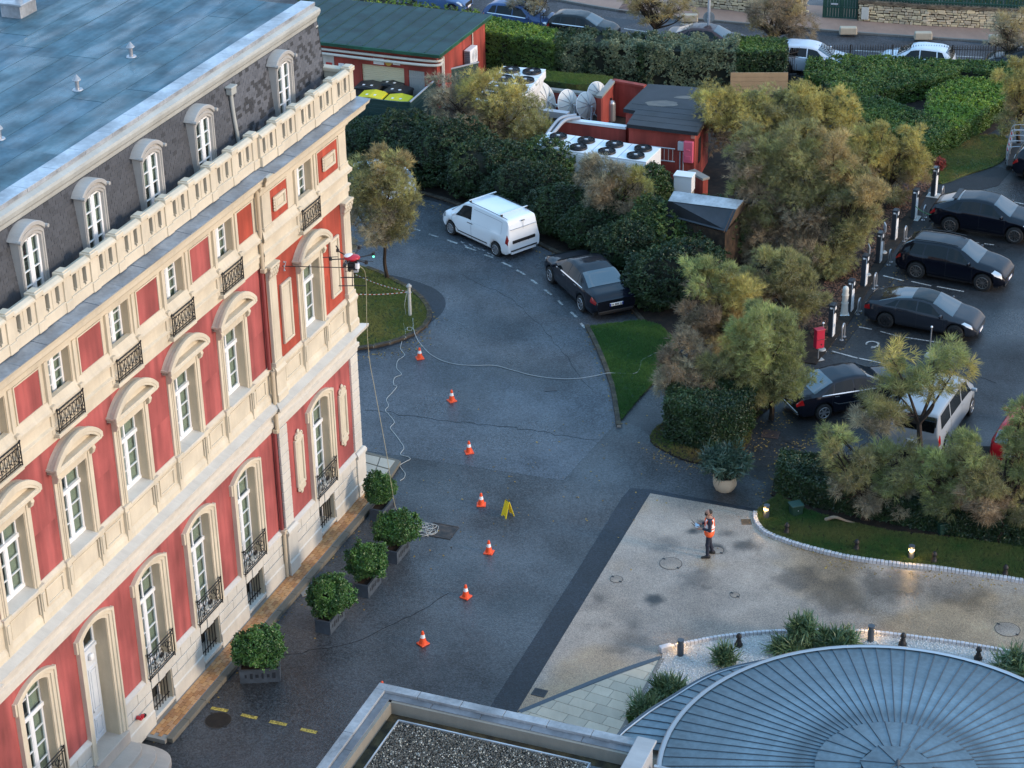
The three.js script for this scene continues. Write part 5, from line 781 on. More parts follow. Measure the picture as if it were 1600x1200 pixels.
{ // flat roofed plant room and its red yard walls
  const RH = 2.75, r = px([[979, 197], [1090, 210], [1114, 170], [1096, 140], [1013, 134], [989, 157], [974, 173], [993, 176]], RH), c = r[1].clone().setY(0), o = thing('plant_room', 'dark red plant room with black felt roof and yellowish puddle stain', 'building', c);
  const loc = r.map(p => p.clone().sub(c)), cen = loc.reduce((a, p) => a.add(p), V(0, 0, 0)).multiplyScalar(1 / loc.length), wl = loc.map(p => p.clone().lerp(cen, .07));
  part('wall', slabOf(wl, 0, RH - .06), M.redService, o);
  const st = spot(1067, 168, RH).sub(c), stain2 = spot(1052, 160, RH).sub(c);
  part('roof', slabOf(loc, RH - .08, RH + .10), std([.022, .026, .034], .62, { map: TX.metal }), o);
  const sr = (p, a, b) => { const q = []; for (let i = 0; i < 20; i++) { const t = i / 20 * 6.283, k = .8 + .4 * vnoise(i * .9 + a * 7, 3); q.push(V(p.x + Math.cos(t) * a * k, 0, p.z + Math.sin(t) * b * k)); } return flat(q, RH + .106); };
  part('puddle_stain', [sr(V(st.x - 1.0, 0, st.z - .3), .75, .42), sr(V(stain2.x + .55, 0, stain2.z - .4), .5, .2)], std([.16, .135, .09], .35, { map: TX.soil }), o);
  const t = alongTurn(r[0], r[1]); for (let i = 1; i < 5; i++) { const a = loc[0].clone().lerp(loc[5], i / 5), b = loc[1].clone().lerp(loc[2], i / 5); part('felt_lap', ribbon([a, b], .02, RH + .1, RH + .108), M.black, o); }
  const fr = group('front_fittings', o); const F = (x, y, h) => { const d = ray(x, y), n = V(Math.sin(t), 0, Math.cos(t)), w0 = c.clone().add(wl[1]); const k = (w0.clone().sub(V(0, CAM_H, 0)).dot(n)) / (d[0] * n.x + d[1] * n.y + d[2] * n.z); return V(d[0] * k, CAM_H + d[1] * k, d[2] * k).sub(c); };
  const put = (name, g, m, x, y) => { const e = part(name, g, m, fr); e.position.copy(F(x, y)); e.rotation.y = t; return e; };
  put('hose_cabinet', [rbox(.46, 1.05, .2, 0, 0, .12, .05), rbox(.26, .22, .04, 0, -.28, .22, .01), rbox(.2, .05, .05, 0, .12, .23)], std([.62, .10, .16], .5), 1077, 236); put('meter_box', rbox(.34, .42, .16, 0, 0, .1, .02), M.greyPaint, 1066, 227); put('conduit', [cyl(.03, .03, 1.1, -.08, -1.3, .06, 8), cyl(.03, .03, 1.1, .08, -1.3, .06, 8)], M.greyPaint, 1066, 230); put('small_sign', [rbox(.2, .22, .02, 0, 0, .02), rbox(.12, .1, .03, 0, 0, .025)], std([.5, .25, .2], .6), 1083, 213);
  part('window_slot', (() => { const a = wl[1].clone().lerp(wl[2], .35), tt = alongTurn(wl[1], wl[2]); return rbox(.5, 1.2, .06, 0, 0, 0, .01, tt).translate(a.x, 1.5, a.z); })(), M.black, o);
  const wallOf = (label, list, h, th, cap) => { const q = px(list, h).map(p => p.setY(0)), w = thing('yard_wall', label, 'wall', q[0]), l = q.map(p => p.clone().sub(q[0])); part('masonry', ribbon(l, th, 0, h - (cap ? .12 : 0)), M.redService, w); if (cap) part('coping', ribbon(l, th + .1, h - .118, h), cap, w); return w; };
  wallOf('low red wall with white coping behind the eight fan cooler', [[874, 184], [979, 197]], 2.1, .22, M.white);
  wallOf('red wall closing the dish yard at the back', [[958, 124], [1008, 133]], 1.9, .2, M.redService); wallOf('short red return wall beside the smallest dish', [[936, 150], [958, 124]], 1.9, .2, M.concrete);
  wallOf('grey retaining wall under the grass strip', [[838, 136], [936, 147]], 1.1, .25, M.concrete);
  // ladder hung on the wall
  const nF = V(Math.sin(t), 0, Math.cos(t)).multiplyScalar(.25), L0 = F(985, 222).add(c).add(nF), L1 = F(1057, 230).add(c).add(nF), ld = thing('ladder', 'grey metal ladder hung lengthwise on the plant room wall', 'ladder', L0), v = L1.clone().sub(L0), off = V(0, -.62, .02);
  part('stile', bar(V(0, 0, 0), v.clone().add(V(0, 0, 0)), .035, 8), M.steel, ld); part('stile', bar(off.clone().add(V(0, 0, 0)), v.clone().add(off).add(V(0, 0, 0)), .035, 8), M.steel, ld); for (let i = 0; i < 11; i++) { const a = v.clone().multiplyScalar((i + .5) / 11).add(V(0, 0, 0)); part('rung', bar(a, a.clone().add(off), .022, 6), M.steel, ld); }
}
// ---- satellite dishes
function dish(label, x, y, z0, R, turn, tilt) {
  const base = spot(...z0), o = thing('satellite_dish', label, 'satellite dish', base, turn, 'dishes in the walled yard'), c = atDepth(x, y, base.z).sub(base), dm = std([.62, .60, .55], .5), h = c.y;
  const bowl = lathe([...Array(9)].map((_, i) => [R * i / 8, R * .30 * (i / 8) ** 2]), 36).rotateX(Math.PI / 2 - tilt).translate(0, h, .1); part('bowl', bowl, dm, o);
  part('rim', new THREE.TorusGeometry(R, .022, 6, 40).translate(0, 0, R * .30).rotateX(-tilt).translate(0, h, .1), M.white, o);
  part('ribs', [...Array(10)].map((_, i) => { const a = i * .628; return tube([V(0, 0, -.02), V(Math.cos(a) * R * .5, Math.sin(a) * R * .5, R * .05), V(Math.cos(a) * R * .98, Math.sin(a) * R * .98, R * .27)], .016, 8, 5); }).map(g => g.rotateX(-tilt).translate(0, h, .1)), M.steel, o);
  part('mast', [cyl(.06, .06, h, 0, 0, -.12, 10), bar(V(-.5, 0, -.5), V(0, h * .7, -.1), .03), bar(V(.5, 0, -.5), V(0, h * .7, -.1), .03)], M.greyPaint, o);
  const f = V(0, 0, R * 1.35).applyEuler(new THREE.Euler(-tilt, 0, 0)).add(V(0, h, .1)); part('feed_arm', [bar(V(0, h - R * .9, .15), f, .025), rbox(.13, .13, .2, f.x, f.y, f.z)], M.white, o); return o;
}
dish('largest ribbed satellite dish at the left of the dish yard', 865, 159, [858, 190], 1.02, -2.2, -.35); dish('second largest dish, between the largest and the middle one', 899, 163, [895, 190], .74, -2.3, -.3); dish('third dish from the left with a bent feed arm', 924, 165, [922, 192], .66, -2.4, -.3); dish('smallest dish, raised highest beside the red return wall', 938, 147, [938, 178], .60, -2.5, -.3);
{ const p = spot(955, 190), o = thing('gas_cylinder', 'silver gas cylinder standing at the end of the dishes', 'gas cylinder', p); part('tank', lathe([[0, 0], [.2, .02], [.22, .1], [.22, .95], [.16, 1.08], [.06, 1.14], [0, 1.16]], 18), M.steel, o); part('valve', cyl(.05, .05, .1, 0, 1.15, 0, 10), M.black, o); }
{ const q = [[846, 224], [862, 200], [878, 184], [900, 180]], o = thing('pipe_run', 'pair of grey insulated pipes bending over the yard wall', 'pipes', spot(846, 224, 1.9)); for (const s of [0, 6]) part('pipe', tube(q.map(([x, y], i) => spot(x + s, y + s * .6, i > 1 ? 2.2 : 2.0).sub(o.position)), .09, 24, 8), M.greyPaint, o); part('duct', ribbon([spot(815, 172, 1.7).sub(o.position), spot(888, 182, 1.7).sub(o.position)], .35, -.3, 0), M.greyPaint, o); }
{ // wooden shed with a two pitched sheet roof
  const h = 2.3, A = spot(1038, 336, h), B = spot(1135, 362, h), R0 = spot(1044, 314, h + .75), R1 = spot(1150, 327, h + .75), T0 = spot(1053, 298, h + .95), T1 = spot(1162, 313, h + .95), c = B.clone().setY(0), o = thing('garden_shed', 'small shed with dark sheet roof and pale reflecting ridge strip', 'shed', c);
  const quad = (a, b, d, e, th) => { const n = b.clone().sub(a).cross(e.clone().sub(a)).normalize().multiplyScalar(th), P = [a, b, d, e].map(p => p.clone().sub(c)), Q = P.map(p => p.clone().sub(n)); const g = new THREE.BufferGeometry(), pos = []; const f = (...k) => k.forEach(v => pos.push(v.x, v.y, v.z)); const face = (p, q, r, s) => f(p, q, r, p, r, s); face(...P); face(Q[3], Q[2], Q[1], Q[0]); for (let i = 0; i < 4; i++) { const j = (i + 1) % 4; face(P[i], Q[i], Q[j], P[j]); } g.setAttribute('position', new THREE.Float32BufferAttribute(pos, 3)); g.computeVertexNormals(); return boxUV(g); };
  part('roof_slope', quad(A, B, R1, R0, .06), std([.035, .042, .055], .5, { map: TX.metal }), o); part('ridge_strip', quad(R0, R1, T1, T0, .06), std([.50, .53, .55], .25, { metalness: .3, map: TX.metal }), o); const BK = T1.clone().add(V(.5, -.7, -1.4)), BK0 = T0.clone().add(V(.5, -.7, -1.4)); part('back_slope', quad(T0, T1, BK, BK0, .05), std([.05, .06, .07], .5), o);
  const g = (p, f = .06) => p.clone().lerp(A.clone().add(BK).multiplyScalar(.5), f).sub(c).setY(0); part('wall', slabOf([g(A), g(B), g(BK), g(BK0)], 0, h - .1), std([.12, .085, .06], .9, { map: TX.soil }), o);
  const gb = [B, R1, T1, BK].map(p => p.clone().sub(c)), gm = gb.map(p => V(p.x - .12, p.y - .05, p.z + .02)); const gg = new THREE.BufferGeometry(); const pos = []; for (const [i, j, k] of [[0, 1, 2], [0, 2, 3]]) for (const v of [gm[i], gm[j], gm[k]]) pos.push(v.x, v.y, v.z); gg.setAttribute('position', new THREE.Float32BufferAttribute(pos, 3)); gg.computeVertexNormals(); part('gable', gg, std([.10, .07, .05], .9), o);
  const w = group('window', o), wt = alongTurn(B, BK), wp = spot(1162, 338, 1.6).sub(c); part('frame', extr(rect(-.42, .42, -.5, .5), [rect(-.33, -.03, -.42, .42), rect(.03, .33, -.42, .42)], .07).rotateY(wt), M.white, w).position.copy(wp); part('pane', box(.66, .84, .012).rotateY(wt), M.glass, w).position.copy(wp); part('dark_room', box(.7, .9, .02).rotateY(wt).translate(-.12, 0, .02), M.darkRoom, w).position.copy(wp);
  const cab = thing('white_cabinet', 'white metal cabinet standing behind the shed roof', 'cabinet', spot(1069, 296, .8).setY(0), -.35); part('case', rbox(.85, .75, .6, 0, 1.15, 0, .03), M.white, cab); part('lid', rbox(.9, .06, .66, 0, 1.54, 0, .02), M.white, cab); part('plinth', box(.8, .8, .5, 0, .4, 0), M.concrete, cab);
  const br = thing('brick_upstand', 'grey capped wall end above the white cabinet', 'wall', spot(1092, 262, 1.4).setY(0), -1.05); part('masonry', boxUV(rbox(1.1, 1.0, .3, 0, .5, 0)), M.redService, br); part('cap', boxUV(rbox(1.2, .12, .4, 0, 1.05, 0)), M.concrete, br);
}
{ // wooden board wall seen above the pale tamarisk
  const o = thing('board_wall', 'pale tan board panel rising above the tall tamarisk', 'panel', spot(1185, 150).setY(0), -.05); for (let i = 0; i < 5; i++) part('board', boxUV(rbox(2.95, .24, .05, 0, .15 + i * .25, 0, .01)), std([.45, .30, .17], .8, { map: TX.stone }), o); for (const s of [-1.3, 1.3]) part('post', box(.1, 1.3, .1, s, .65, -.08), M.barkDark, o);
}
// ---- iron railing along the street
{
  const line = [[760, 96], [1000, 108], [1225, 122], [1262, 113], [1420, 113], [1640, 116]].map(p => spot(...p)), o = thing('iron_railing', 'black iron railing with pointed bars along the street', 'railing', line[0]); const loc = line.map(p => p.clone().sub(line[0])); const hgt = 1.45; let tot = 0; const ms = [];
  const bg = mergeGeometries([prep(new THREE.CylinderGeometry(.013, .013, hgt, 5).translate(0, hgt / 2, 0)), prep(new THREE.ConeGeometry(.03, .12, 5).translate(0, hgt + .05, 0)), prep(new THREE.TorusGeometry(.05, .009, 4, 8, 3.14).translate(.06, hgt - .1, 0))]);
  for (let i = 0; i < loc.length - 1; i++) { const a = loc[i], b = loc[i + 1], L = a.distanceTo(b), t = alongTurn(a, b), c = a.clone().lerp(b, .5); for (const y of [.18, hgt - .16]) { const m = part('rail', box(L, .04, .025), M.iron, o); m.position.set(c.x, y, c.z); m.rotation.y = t; } if (i < 2) continue; for (let k = 0; k * .135 < L; k++) { const p = a.clone().lerp(b, k * .135 / L), m = part('bar', bg, M.iron, o); m.position.copy(p); m.rotation.y = t; } for (let k = 0; k * 2.2 < L; k++) { const p = a.clone().lerp(b, k * 2.2 / L); part('post', cyl(.03, .03, hgt + .1, p.x, 0, p.z, 8), M.iron, o); } }
  const k0 = thing('dark_hatch', 'black gate panel in the gap between the two hedges', 'gate', spot(1230, 137)); part('panel', boxUV(rbox(.95, .75, .05, 0, .38, 0, .01)), std([.03, .035, .04], .5), k0); for (let i = 0; i < 6; i++) part('bar', cyl(.012, .012, 1.2, -.42 + i * .168, .1, .05, 5), M.iron, k0);
}
// ---- stone wall, gate and green fence on the far side of the street
{
  const B = [[1068, 9], [1160, 20], [1258, 29]].map(p => spot(...p)), B2 = [[1340, 34], [1445, 42], [1540, 46], [1690, 55]].map(p => spot(...p)); const sm = std([1, 1, 1], .88, { map: TX.stone });
  const stoneWall = (label, q, h) => { const o = thing('stone_wall', label, 'wall', q[0]), l = q.map(p => p.clone().sub(q[0])); part('masonry_core', ribbon(l, .34, .05, h), std([.16, .125, .085], .95, { map: TX.soil }), o); part('coping', ribbon(l, .5, h + .002, h + .16), std([.38, .33, .27], .85, { map: TX.soil }), o);
    const mats = [], cols = []; for (let i = 0; i < l.length - 1; i++) { const a = l[i], b = l[i + 1], L = a.distanceTo(b), t = alongTurn(a, b), n = V(Math.sin(t), 0, Math.cos(t)); let y = .12; while (y < h - .04) { const rh = rr(.11, .17); let x = rr(0, .1); while (x < L) { const w = rr(.14, .50); const p = a.clone().lerp(b, (x + w / 2) / L).addScaledVector(n, .17); mats.push(M4(V(p.x, y + rh / 2 + rr(-.025, .025), p.z), quatE(rr(-.04, .04), t + rr(-.07, .07), rr(-.09, .09)), V(w - .03, rh * rr(.7, 1.1) - .015, rr(.07, .14)))); const k = rr(.7, 1.25), c = rnd(); cols.push(col((.62 + .06 * c) * k, (.50 + .04 * c) * k, (.36 - .03 * c) * k)); x += w; } y += rh; } }
    inst('stones', rbox(1, 1, 1, 0, 0, 0, .12), sm, mats, cols, o, 'stuff'); return o; };
  stoneWall('rough stone wall left of the dark green gate', B, 1.9); stoneWall('rough stone wall carrying the dark green slatted fence right of the gate', B2, 1.15);
  const gm = std([.012, .055, .040], .5), ga = spot(1262, 29), gb = spot(1338, 33), gt = thing('green_gate', 'dark green boarded gate in the stone wall', 'gate', ga.clone().lerp(gb, .68), alongTurn(ga, gb)); const GW = 2.1;
  part('frame', [rspan(-GW / 2, GW / 2, .05, .2, -.04, .04), rspan(-GW / 2, -GW / 2 + .12, .05, 2.1, -.05, .05), rspan(GW / 2 - .12, GW / 2, .05, 2.1, -.05, .05), rspan(-GW / 2, GW / 2, .72, .8, -.04, .05), rspan(-.06, .06, .05, 2.1, -.05, .05)], gm, gt); for (let i = 0; i < 12; i++) part('board', rspan(-GW / 2 + .12 + i * .157, -GW / 2 + .12 + i * .157 + .14, .1, 2.0, -.02, .02), gm, gt); part('plate', rspan(-.6, -.2, .9, 1.0, .03, .06), M.greyPaint, gt);
  const pl = spot(1240, 28), dr = thing('wooden_door', 'orange brown wooden door panel in the stone wall', 'door', pl, alongTurn(B[1], B[2])); part('leaf', rbox(.9, 1.9, .1, 0, 1.0, .32, .02), std([.40, .20, .06], .7), dr); part('frame', [rbox(.1, 1.95, .14, -.5, 1, .30), rbox(.1, 1.95, .14, .5, 1, .30)], M.reveal, dr);
  const sg = thing('white_board', 'blank cream board fixed on the stone wall right of the gate', 'board', spot(1352, 35), alongTurn(B2[0], B2[1])); part('panel', rbox(.42, .72, .03, 0, .62, .30, .01), M.creamPale, sg); part('back', box(.36, .64, .05, 0, .62, .27), M.greyPaint, sg);
  const fn = thing('slatted_fence', 'dark green slatted fence standing on the far stone wall', 'fence', B2[0]); for (let i = 0; i < B2.length - 1; i++) { const a = B2[i].clone().sub(B2[0]), b = B2[i + 1].clone().sub(B2[0]), L = a.distanceTo(b), t = alongTurn(a, b), c = a.clone().lerp(b, .5); for (const y of [1.45, 2.3]) { const m = part('rail', rbox(L, .1, .08), gm, fn); m.position.set(c.x, y, c.z); m.rotation.y = t; } for (let k = 0; k * .17 < L; k++) { const p = a.clone().lerp(b, (k * .17 + .08) / L), m = part('slat', rbox(.11, 1.2, .03, 0, 1.92, 0, .01), gm, fn); m.position.copy(p); m.rotation.y = t; } }
  const gd = B2[1].clone().add(V(3, 0, -4)); shrub('dense green garden shrub behind the slatted fence', gd, 6.5, 3.4, 2.0, 2600, GREEN.mid, { stems: 2 });
  for (const [x, y, l] of [[1077, 33, 'left stone block by the lamp post'], [1325, 53, 'stone block at the kerb below the green gate'], [1442, 61, 'stone block at the kerb in front of the stone wall'], [1558, 66, 'stone block at the kerb furthest right']]) { const o = single('stone_block', 'rough pale ' + l, 'stone block', boxUV((() => { const g = rbox(1.0, .42, .42, 0, 0, 0, .07), p = g.attributes.position; for (let i = 0; i < p.count; i++) p.setXYZ(i, p.getX(i) * (1 - .12 * (p.getY(i) + .2)), p.getY(i), p.getZ(i)); g.computeVertexNormals(); return g; })()), std([.50, .42, .32], .9, { map: TX.stone }), 'stone blocks on the street pavement'); o.position.copy(spot(x, y, .13)).y = .33; o.rotation.y = -.08; }
}
{ // lamp post with the back of a round sign
  const b = spot(1106, 78), o = thing('lamp_post', 'tall grey lamp post with the back of a round traffic sign', 'lamp post', b), p = cyl(.085, .06, 8.5, 0, 0, 0, 14); part('pole', p, M.greyPaint, o); part('sign_back', new THREE.CylinderGeometry(.32, .32, .02, 26).rotateX(Math.PI / 2).translate(.02, heightOver(b, 1105, 28), -.12), std([.25, .26, .26], .6), o); part('clamp', rbox(.2, .08, .2, 0, heightOver(b, 1105, 30), -.04), M.greyPaint, o);
  part('lamp_head', [rbox(.3, .12, .9, 0, 8.5, -.35, .05)], M.greyPaint, o);
}

// ================================================================ the near roofs: annex with gravel field, round zinc roof
{
  const H = 4.5, cpt = spot(593, 1066, H).setY(0), o = thing('annex_building', 'near flat roofed annex with gravel field and pale parapet', 'building', cpt, HOTEL_TURN), W = 7.15, L = 12;   // x < 0 towards the camera, z > 0 to the right
  const coping = std([.40, .43, .455], .5, { map: TX.metal, roughnessMap: TX.pool }), ledge = std([.20, .22, .245], .5, { map: TX.metal }), inner = std([.25, .235, .20], .85, { map: TX.stone }), moss = std([.13, .115, .06], .9, { map: TX.soil });
  part('wall', [boxUV(span(-L, -.05, 0, H - .12, .05, .45)), boxUV(span(-.45, -.05, 0, H - .12, .05, W))], M.creamPale, o);
  const lshape = (name, a, b, y0, y1, m, n) => { for (let i = 0; i < n; i++) { const z0 = lerp(a, W, i / n), z1 = lerp(a, W, (i + 1) / n); part(name, boxUV(rspan(-b, -a, y0, y1, i ? z0 + .006 : z0, z1 - .006, .012)), m, o); const x0 = -lerp(b, L, i / n), x1 = -lerp(b, L, (i + 1) / n); part(name, boxUV(rspan(x1 + .006, x0 - .006, y0, y1, a, b, .012)), m, o); } };
  lshape('coping_stone', 0, .27, H - .10, H, coping, 6); lshape('ledge_stone', .272, .50, H - .22, H - .075, ledge, 5);
  part('inner_wall', [boxUV(span(-.58, -.46, H - .7, H - .10, .46, W)), boxUV(span(-L, -.46, H - .7, H - .10, .46, .58))], inner, o);
  part('gutter_floor', [boxUV(span(-.92, -.57, H - .8, H - .46, .57, W)), boxUV(span(-L, -.91, H - .8, H - .465, .57, .92))], moss, o);
  part('roof_deck', boxUV(span(-L, -.88, H - .9, H - .44, .88, W)), ledge, o);
  part('curb', [boxUV(rspan(-.97, -.93, H - .5, H - .30, .93, W - .95)), boxUV(rspan(-L, -.93, H - .5, H - .30, .93, .97)), boxUV(rspan(-L, -.93, H - .5, H - .30, W - 1.0, W - .96))], M.zincPale, o);
  part('gravel_base', boxUV(span(-L, -.97, H - .5, H - .36, .97, W - 1.0)), std([.09, .085, .08], .95, { map: TX.soil }), o);
  const mats = [], cols = []; for (let i = 0; i < 26000; i++) { const x = -.98 - rnd() * (i < 17000 ? 3.6 : 9), z = rr(.98, W - 1.0), s = rr(.012, .030); mats.push(M4(V(x, H - .35 + rr(0, .012), z), rq(), V(s, s * rr(.6, 1), s * rr(.7, 1)))); const k = rnd() < .09 ? rr(.35, .6) : rr(.03, .15), w = .4 + rnd() * .6; cols.push(col(k, k * (1 - .12 * w), k * (1 - .35 * w))); }
  inst('gravel', new THREE.IcosahedronGeometry(1, 0), std([1, 1, 1], .85), mats, cols, o, 'stuff');
  // end stones and the low roof joining the round building
  part('end_parapet', [boxUV(rspan(-L, -.02, H - .9, H + .02, W + .02, W + .38, .03)), boxUV(rspan(-L, .05, H - .02, H + .06, W - .06, W + .46, .03))], std([.40, .41, .42], .6, { map: TX.stone }), o);
  part('link_roof', boxUV(span(-L, -.6, H - 1.0, H - .75, W + .4, W + 3.6)), M.zincPale, o); for (let i = 0; i < 5; i++) part('link_seam', span(-L, -.65, H - .75, H - .70, W + .9 + i * .55, W + .93 + i * .55), M.seam, o);
  part('link_parapet', [boxUV(rspan(-.62, -.30, H - 1.1, H - .52, W + .5, W + 7, .02)), boxUV(rspan(-.36, -.26, H - .6, H - .46, W + .5, W + 7, .01))], M.zincPale, o); part('link_gutter', span(-.30, -.16, H - 1.0, H - .60, W + .5, W + 7), M.seam, o);
  part('link_wall', boxUV(span(-.6, -.3, 0, H - 1.1, W, W + 7)), M.creamPale, o);
}
{
  const H = 3.28, C = V(9.5, 0, -41.6), R = 5.98, AP = .55, o = thing('round_pavilion', 'round building with blue grey radial zinc roof and standing seams', 'pavilion', C);
  const pan = [0, 1, 2].map(i => std([.155 + i * .008, .235 + i * .010, .285 + i * .010], .50, { map: TX.metal }));
  const y = r => H + AP * (1 - r / R);
  const ringY = [[.92, .06], [2.06, .03], [R, 0]];
  const panel = (r0, r1, a0, a1, lift) => { const pos = [], n = 4, f = (r, a) => [Math.cos(a) * r, y(r) + lift, Math.sin(a) * r]; for (let i = 0; i < n; i++) { const A = lerp(r0, r1, i / n), B = lerp(r0, r1, (i + 1) / n); pos.push(...f(A, a0), ...f(A, a1), ...f(B, a1), ...f(A, a0), ...f(B, a1), ...f(B, a0)); } for (const [p, q, r] of [[a0, a1, r1]]) { const u = f(r1, a0), v = f(r1, a1); pos.push(...u, ...v, v[0], v[1] - .04, v[2], ...u, v[0], v[1] - .04, v[2], u[0], u[1] - .04, u[2]); } const g = new THREE.BufferGeometry(); g.setAttribute('position', new THREE.Float32BufferAttribute(pos, 3)); g.computeVertexNormals(); return boxUV(g); };
  const seamGeo = (r0, r1, lift) => { const pts = [0, .5, 1].map(t => { const r = lerp(r0, r1, t); return V(r, y(r) + lift, 0); }); return mergeGeometries([0, 1].map(i => prep(bar(pts[i], pts[i + 1], .0135, 4)))); };
  const ring = (r0, r1, n, lift, off) => { const sg = seamGeo(r0, r1, lift + .012), g0 = panel(r0, r1, .0, 2 * Math.PI / n, lift); for (let i = 0; i < n; i++) { const a = -Math.PI + off + i * 2 * Math.PI / n; const m = part('roof_panel', g0, pan[(i * 7 + 3) % 3], o); m.rotation.y = -a; const s = part('seam', sg, M.seam, o); s.rotation.y = -a; } };
  ring(2.03, R, 92, 0, .01); ring(.90, 2.06, 28, .035, .02); ring(.02, .94, 7, .07, .3);
  part('finial', cyl(.07, .03, .18, 0, H + AP + .05, 0, 10), M.seam, o);
  part('rim', [lathe([[R - .05, H - .02], [R + .06, H - .02], [R + .08, H + .05], [R + .02, H + .07], [R - .06, H + .05]], 90)], M.zincPale, o); part('rim_gutter', lathe([[R - .1, H - .28], [R + .05, H - .26], [R + .055, H - .03], [R - .1, H - .03]], 90), M.seam, o);
  part('drum', new THREE.CylinderGeometry(R - .12, R - .12, H - .2, 64).translate(0, (H - .2) / 2, 0), M.creamPale, o);
  // lower skirt roof on the left
  const outer = curve([[952, 1168], [965, 1150], [990, 1129], [1017, 1109], [1050, 1089], [1082, 1069], [1112, 1054], [1150, 1042], [1200, 1032], [1260, 1023], [1315, 1016]], 22, H - .25), inner = outer.map(p => { const d = p.clone().sub(C).setY(0).normalize(); return C.clone().addScaledVector(d, R - .12).setY(H - .08); });
  for (let i = 0; i < 22; i++) { const a = outer[i].clone().sub(C), b = outer[i + 1].clone().sub(C), c = inner[i + 1].clone().sub(C), d = inner[i].clone().sub(C), g = new THREE.BufferGeometry(); g.setAttribute('position', new THREE.Float32BufferAttribute([a, b, c, a, c, d].flatMap(v => [v.x, v.y, v.z]), 3)); g.computeVertexNormals(); part('skirt_panel', boxUV(g), pan[i % 3], o); if (i % 1 === 0) part('skirt_seam', bar(a.clone().setY(a.y + .015), d.clone().setY(d.y + .015), .014, 4), M.seam, o); }
  part('skirt_gutter', tube(outer.map(p => p.clone().sub(C)), .055, 60, 8), M.seam, o); part('skirt_edge', tube(outer.map(p => { const q = p.clone().sub(C), d = q.clone().setY(0).normalize(); return q.addScaledVector(d, -.07).setY(q.y + .035); }), .025, 60, 6), M.zincPale, o);
  part('skirt_wall', (() => { const q = outer.map(p => p.clone().sub(C).multiplyScalar(.985)); return slabOf([...q, ...inner.map(p => p.clone().sub(C)).reverse()], 0, H - .4); })(), M.creamPale, o);
}

// ================================================================ vehicles
const paint = (c, rough = .22) => new THREE.MeshPhysicalMaterial({ color: col(...c), roughness: rough + .2, metalness: 0, specularIntensity: .15, clearcoat: .65, clearcoatRoughness: .03, side: THREE.DoubleSide });
const carGlass = new THREE.MeshPhysicalMaterial({ color: col(.006, .008, .009), roughness: .03, ior: 1.36, side: THREE.DoubleSide });
const screenGlass = new THREE.MeshPhysicalMaterial({ color: col(.012, .018, .024), roughness: .04, ior: 2.33, side: THREE.DoubleSide });
const chrome = std([.62, .63, .65], .15, { metalness: .9 }), lampGlass = new THREE.MeshPhysicalMaterial({ color: col(.55, .58, .60), roughness: .08, metalness: .5, clearcoat: 1 }), tailRed = new THREE.MeshPhysicalMaterial({ color: col(.30, .008, .010), roughness: .12, clearcoat: 1 });
const rimM = { dark: std([.03, .03, .033], .4, { metalness: .5 }), silver: std([.50, .51, .53], .3, { metalness: .8 }), bronze: std([.22, .20, .185], .35, { metalness: .7 }) };
const fnt = await new FontLoader().loadAsync('fonts/droid/droid_sans_bold.typeface.json');
const lettering = (s, size, depth = .004) => { const g = new TextGeometry(s, { font: fnt, size, depth, curveSegments: 2 }); g.computeBoundingBox(); const b = g.boundingBox; return prep(g.translate(-(b.max.x + b.min.x) / 2, -(b.max.y + b.min.y) / 2, 0)); };
function curveFn(pts, w) { const f = x => { if (x <= pts[0][0]) return pts[0][1]; for (let i = 1; i < pts.length; i++) if (x <= pts[i][0]) { const [a, b] = pts[i - 1], [c, d] = pts[i]; return b + (d - b) * (x - a) / (c - a); } return pts[pts.length - 1][1]; }; return x => { let s = 0; for (let i = -3; i <= 3; i++) s += f(x + i * w / 3) * (4 - Math.abs(i)); return s / 16; }; }
function wheelGeo(R, wd, spokes, style) {
  const tyre = lathe([[R * .62, -wd / 2], [R * .93, -wd / 2], [R, -wd * .36], [R, wd * .36], [R * .93, wd / 2], [R * .62, wd / 2]], 30).rotateX(Math.PI / 2);
  const g = [new THREE.TorusGeometry(R * .645, R * .035, 6, 30).translate(0, 0, wd / 2), cyl(R * .15, R * .13, .03, 0, 0, 0, 14).rotateX(Math.PI / 2).translate(0, 0, wd / 2 - .03)];
  for (let i = 0; i < spokes; i++) { const a = i * 2 * Math.PI / spokes; g.push(box(R * .62, style === 'mesh' ? R * .055 : R * (style === 'five' ? .17 : .11), .03, R * .33, 0, 0).rotateZ(a + (style === 'mesh' ? (i % 2 ? .14 : -.14) : 0)).translate(0, 0, wd / 2 - .015)); }
  return { tyre, rim: mergeGeometries(g.map(prep)), disc: new THREE.CylinderGeometry(R * .63, R * .63, .02, 24).rotateX(Math.PI / 2).translate(0, 0, wd / 2 - .09) };
}
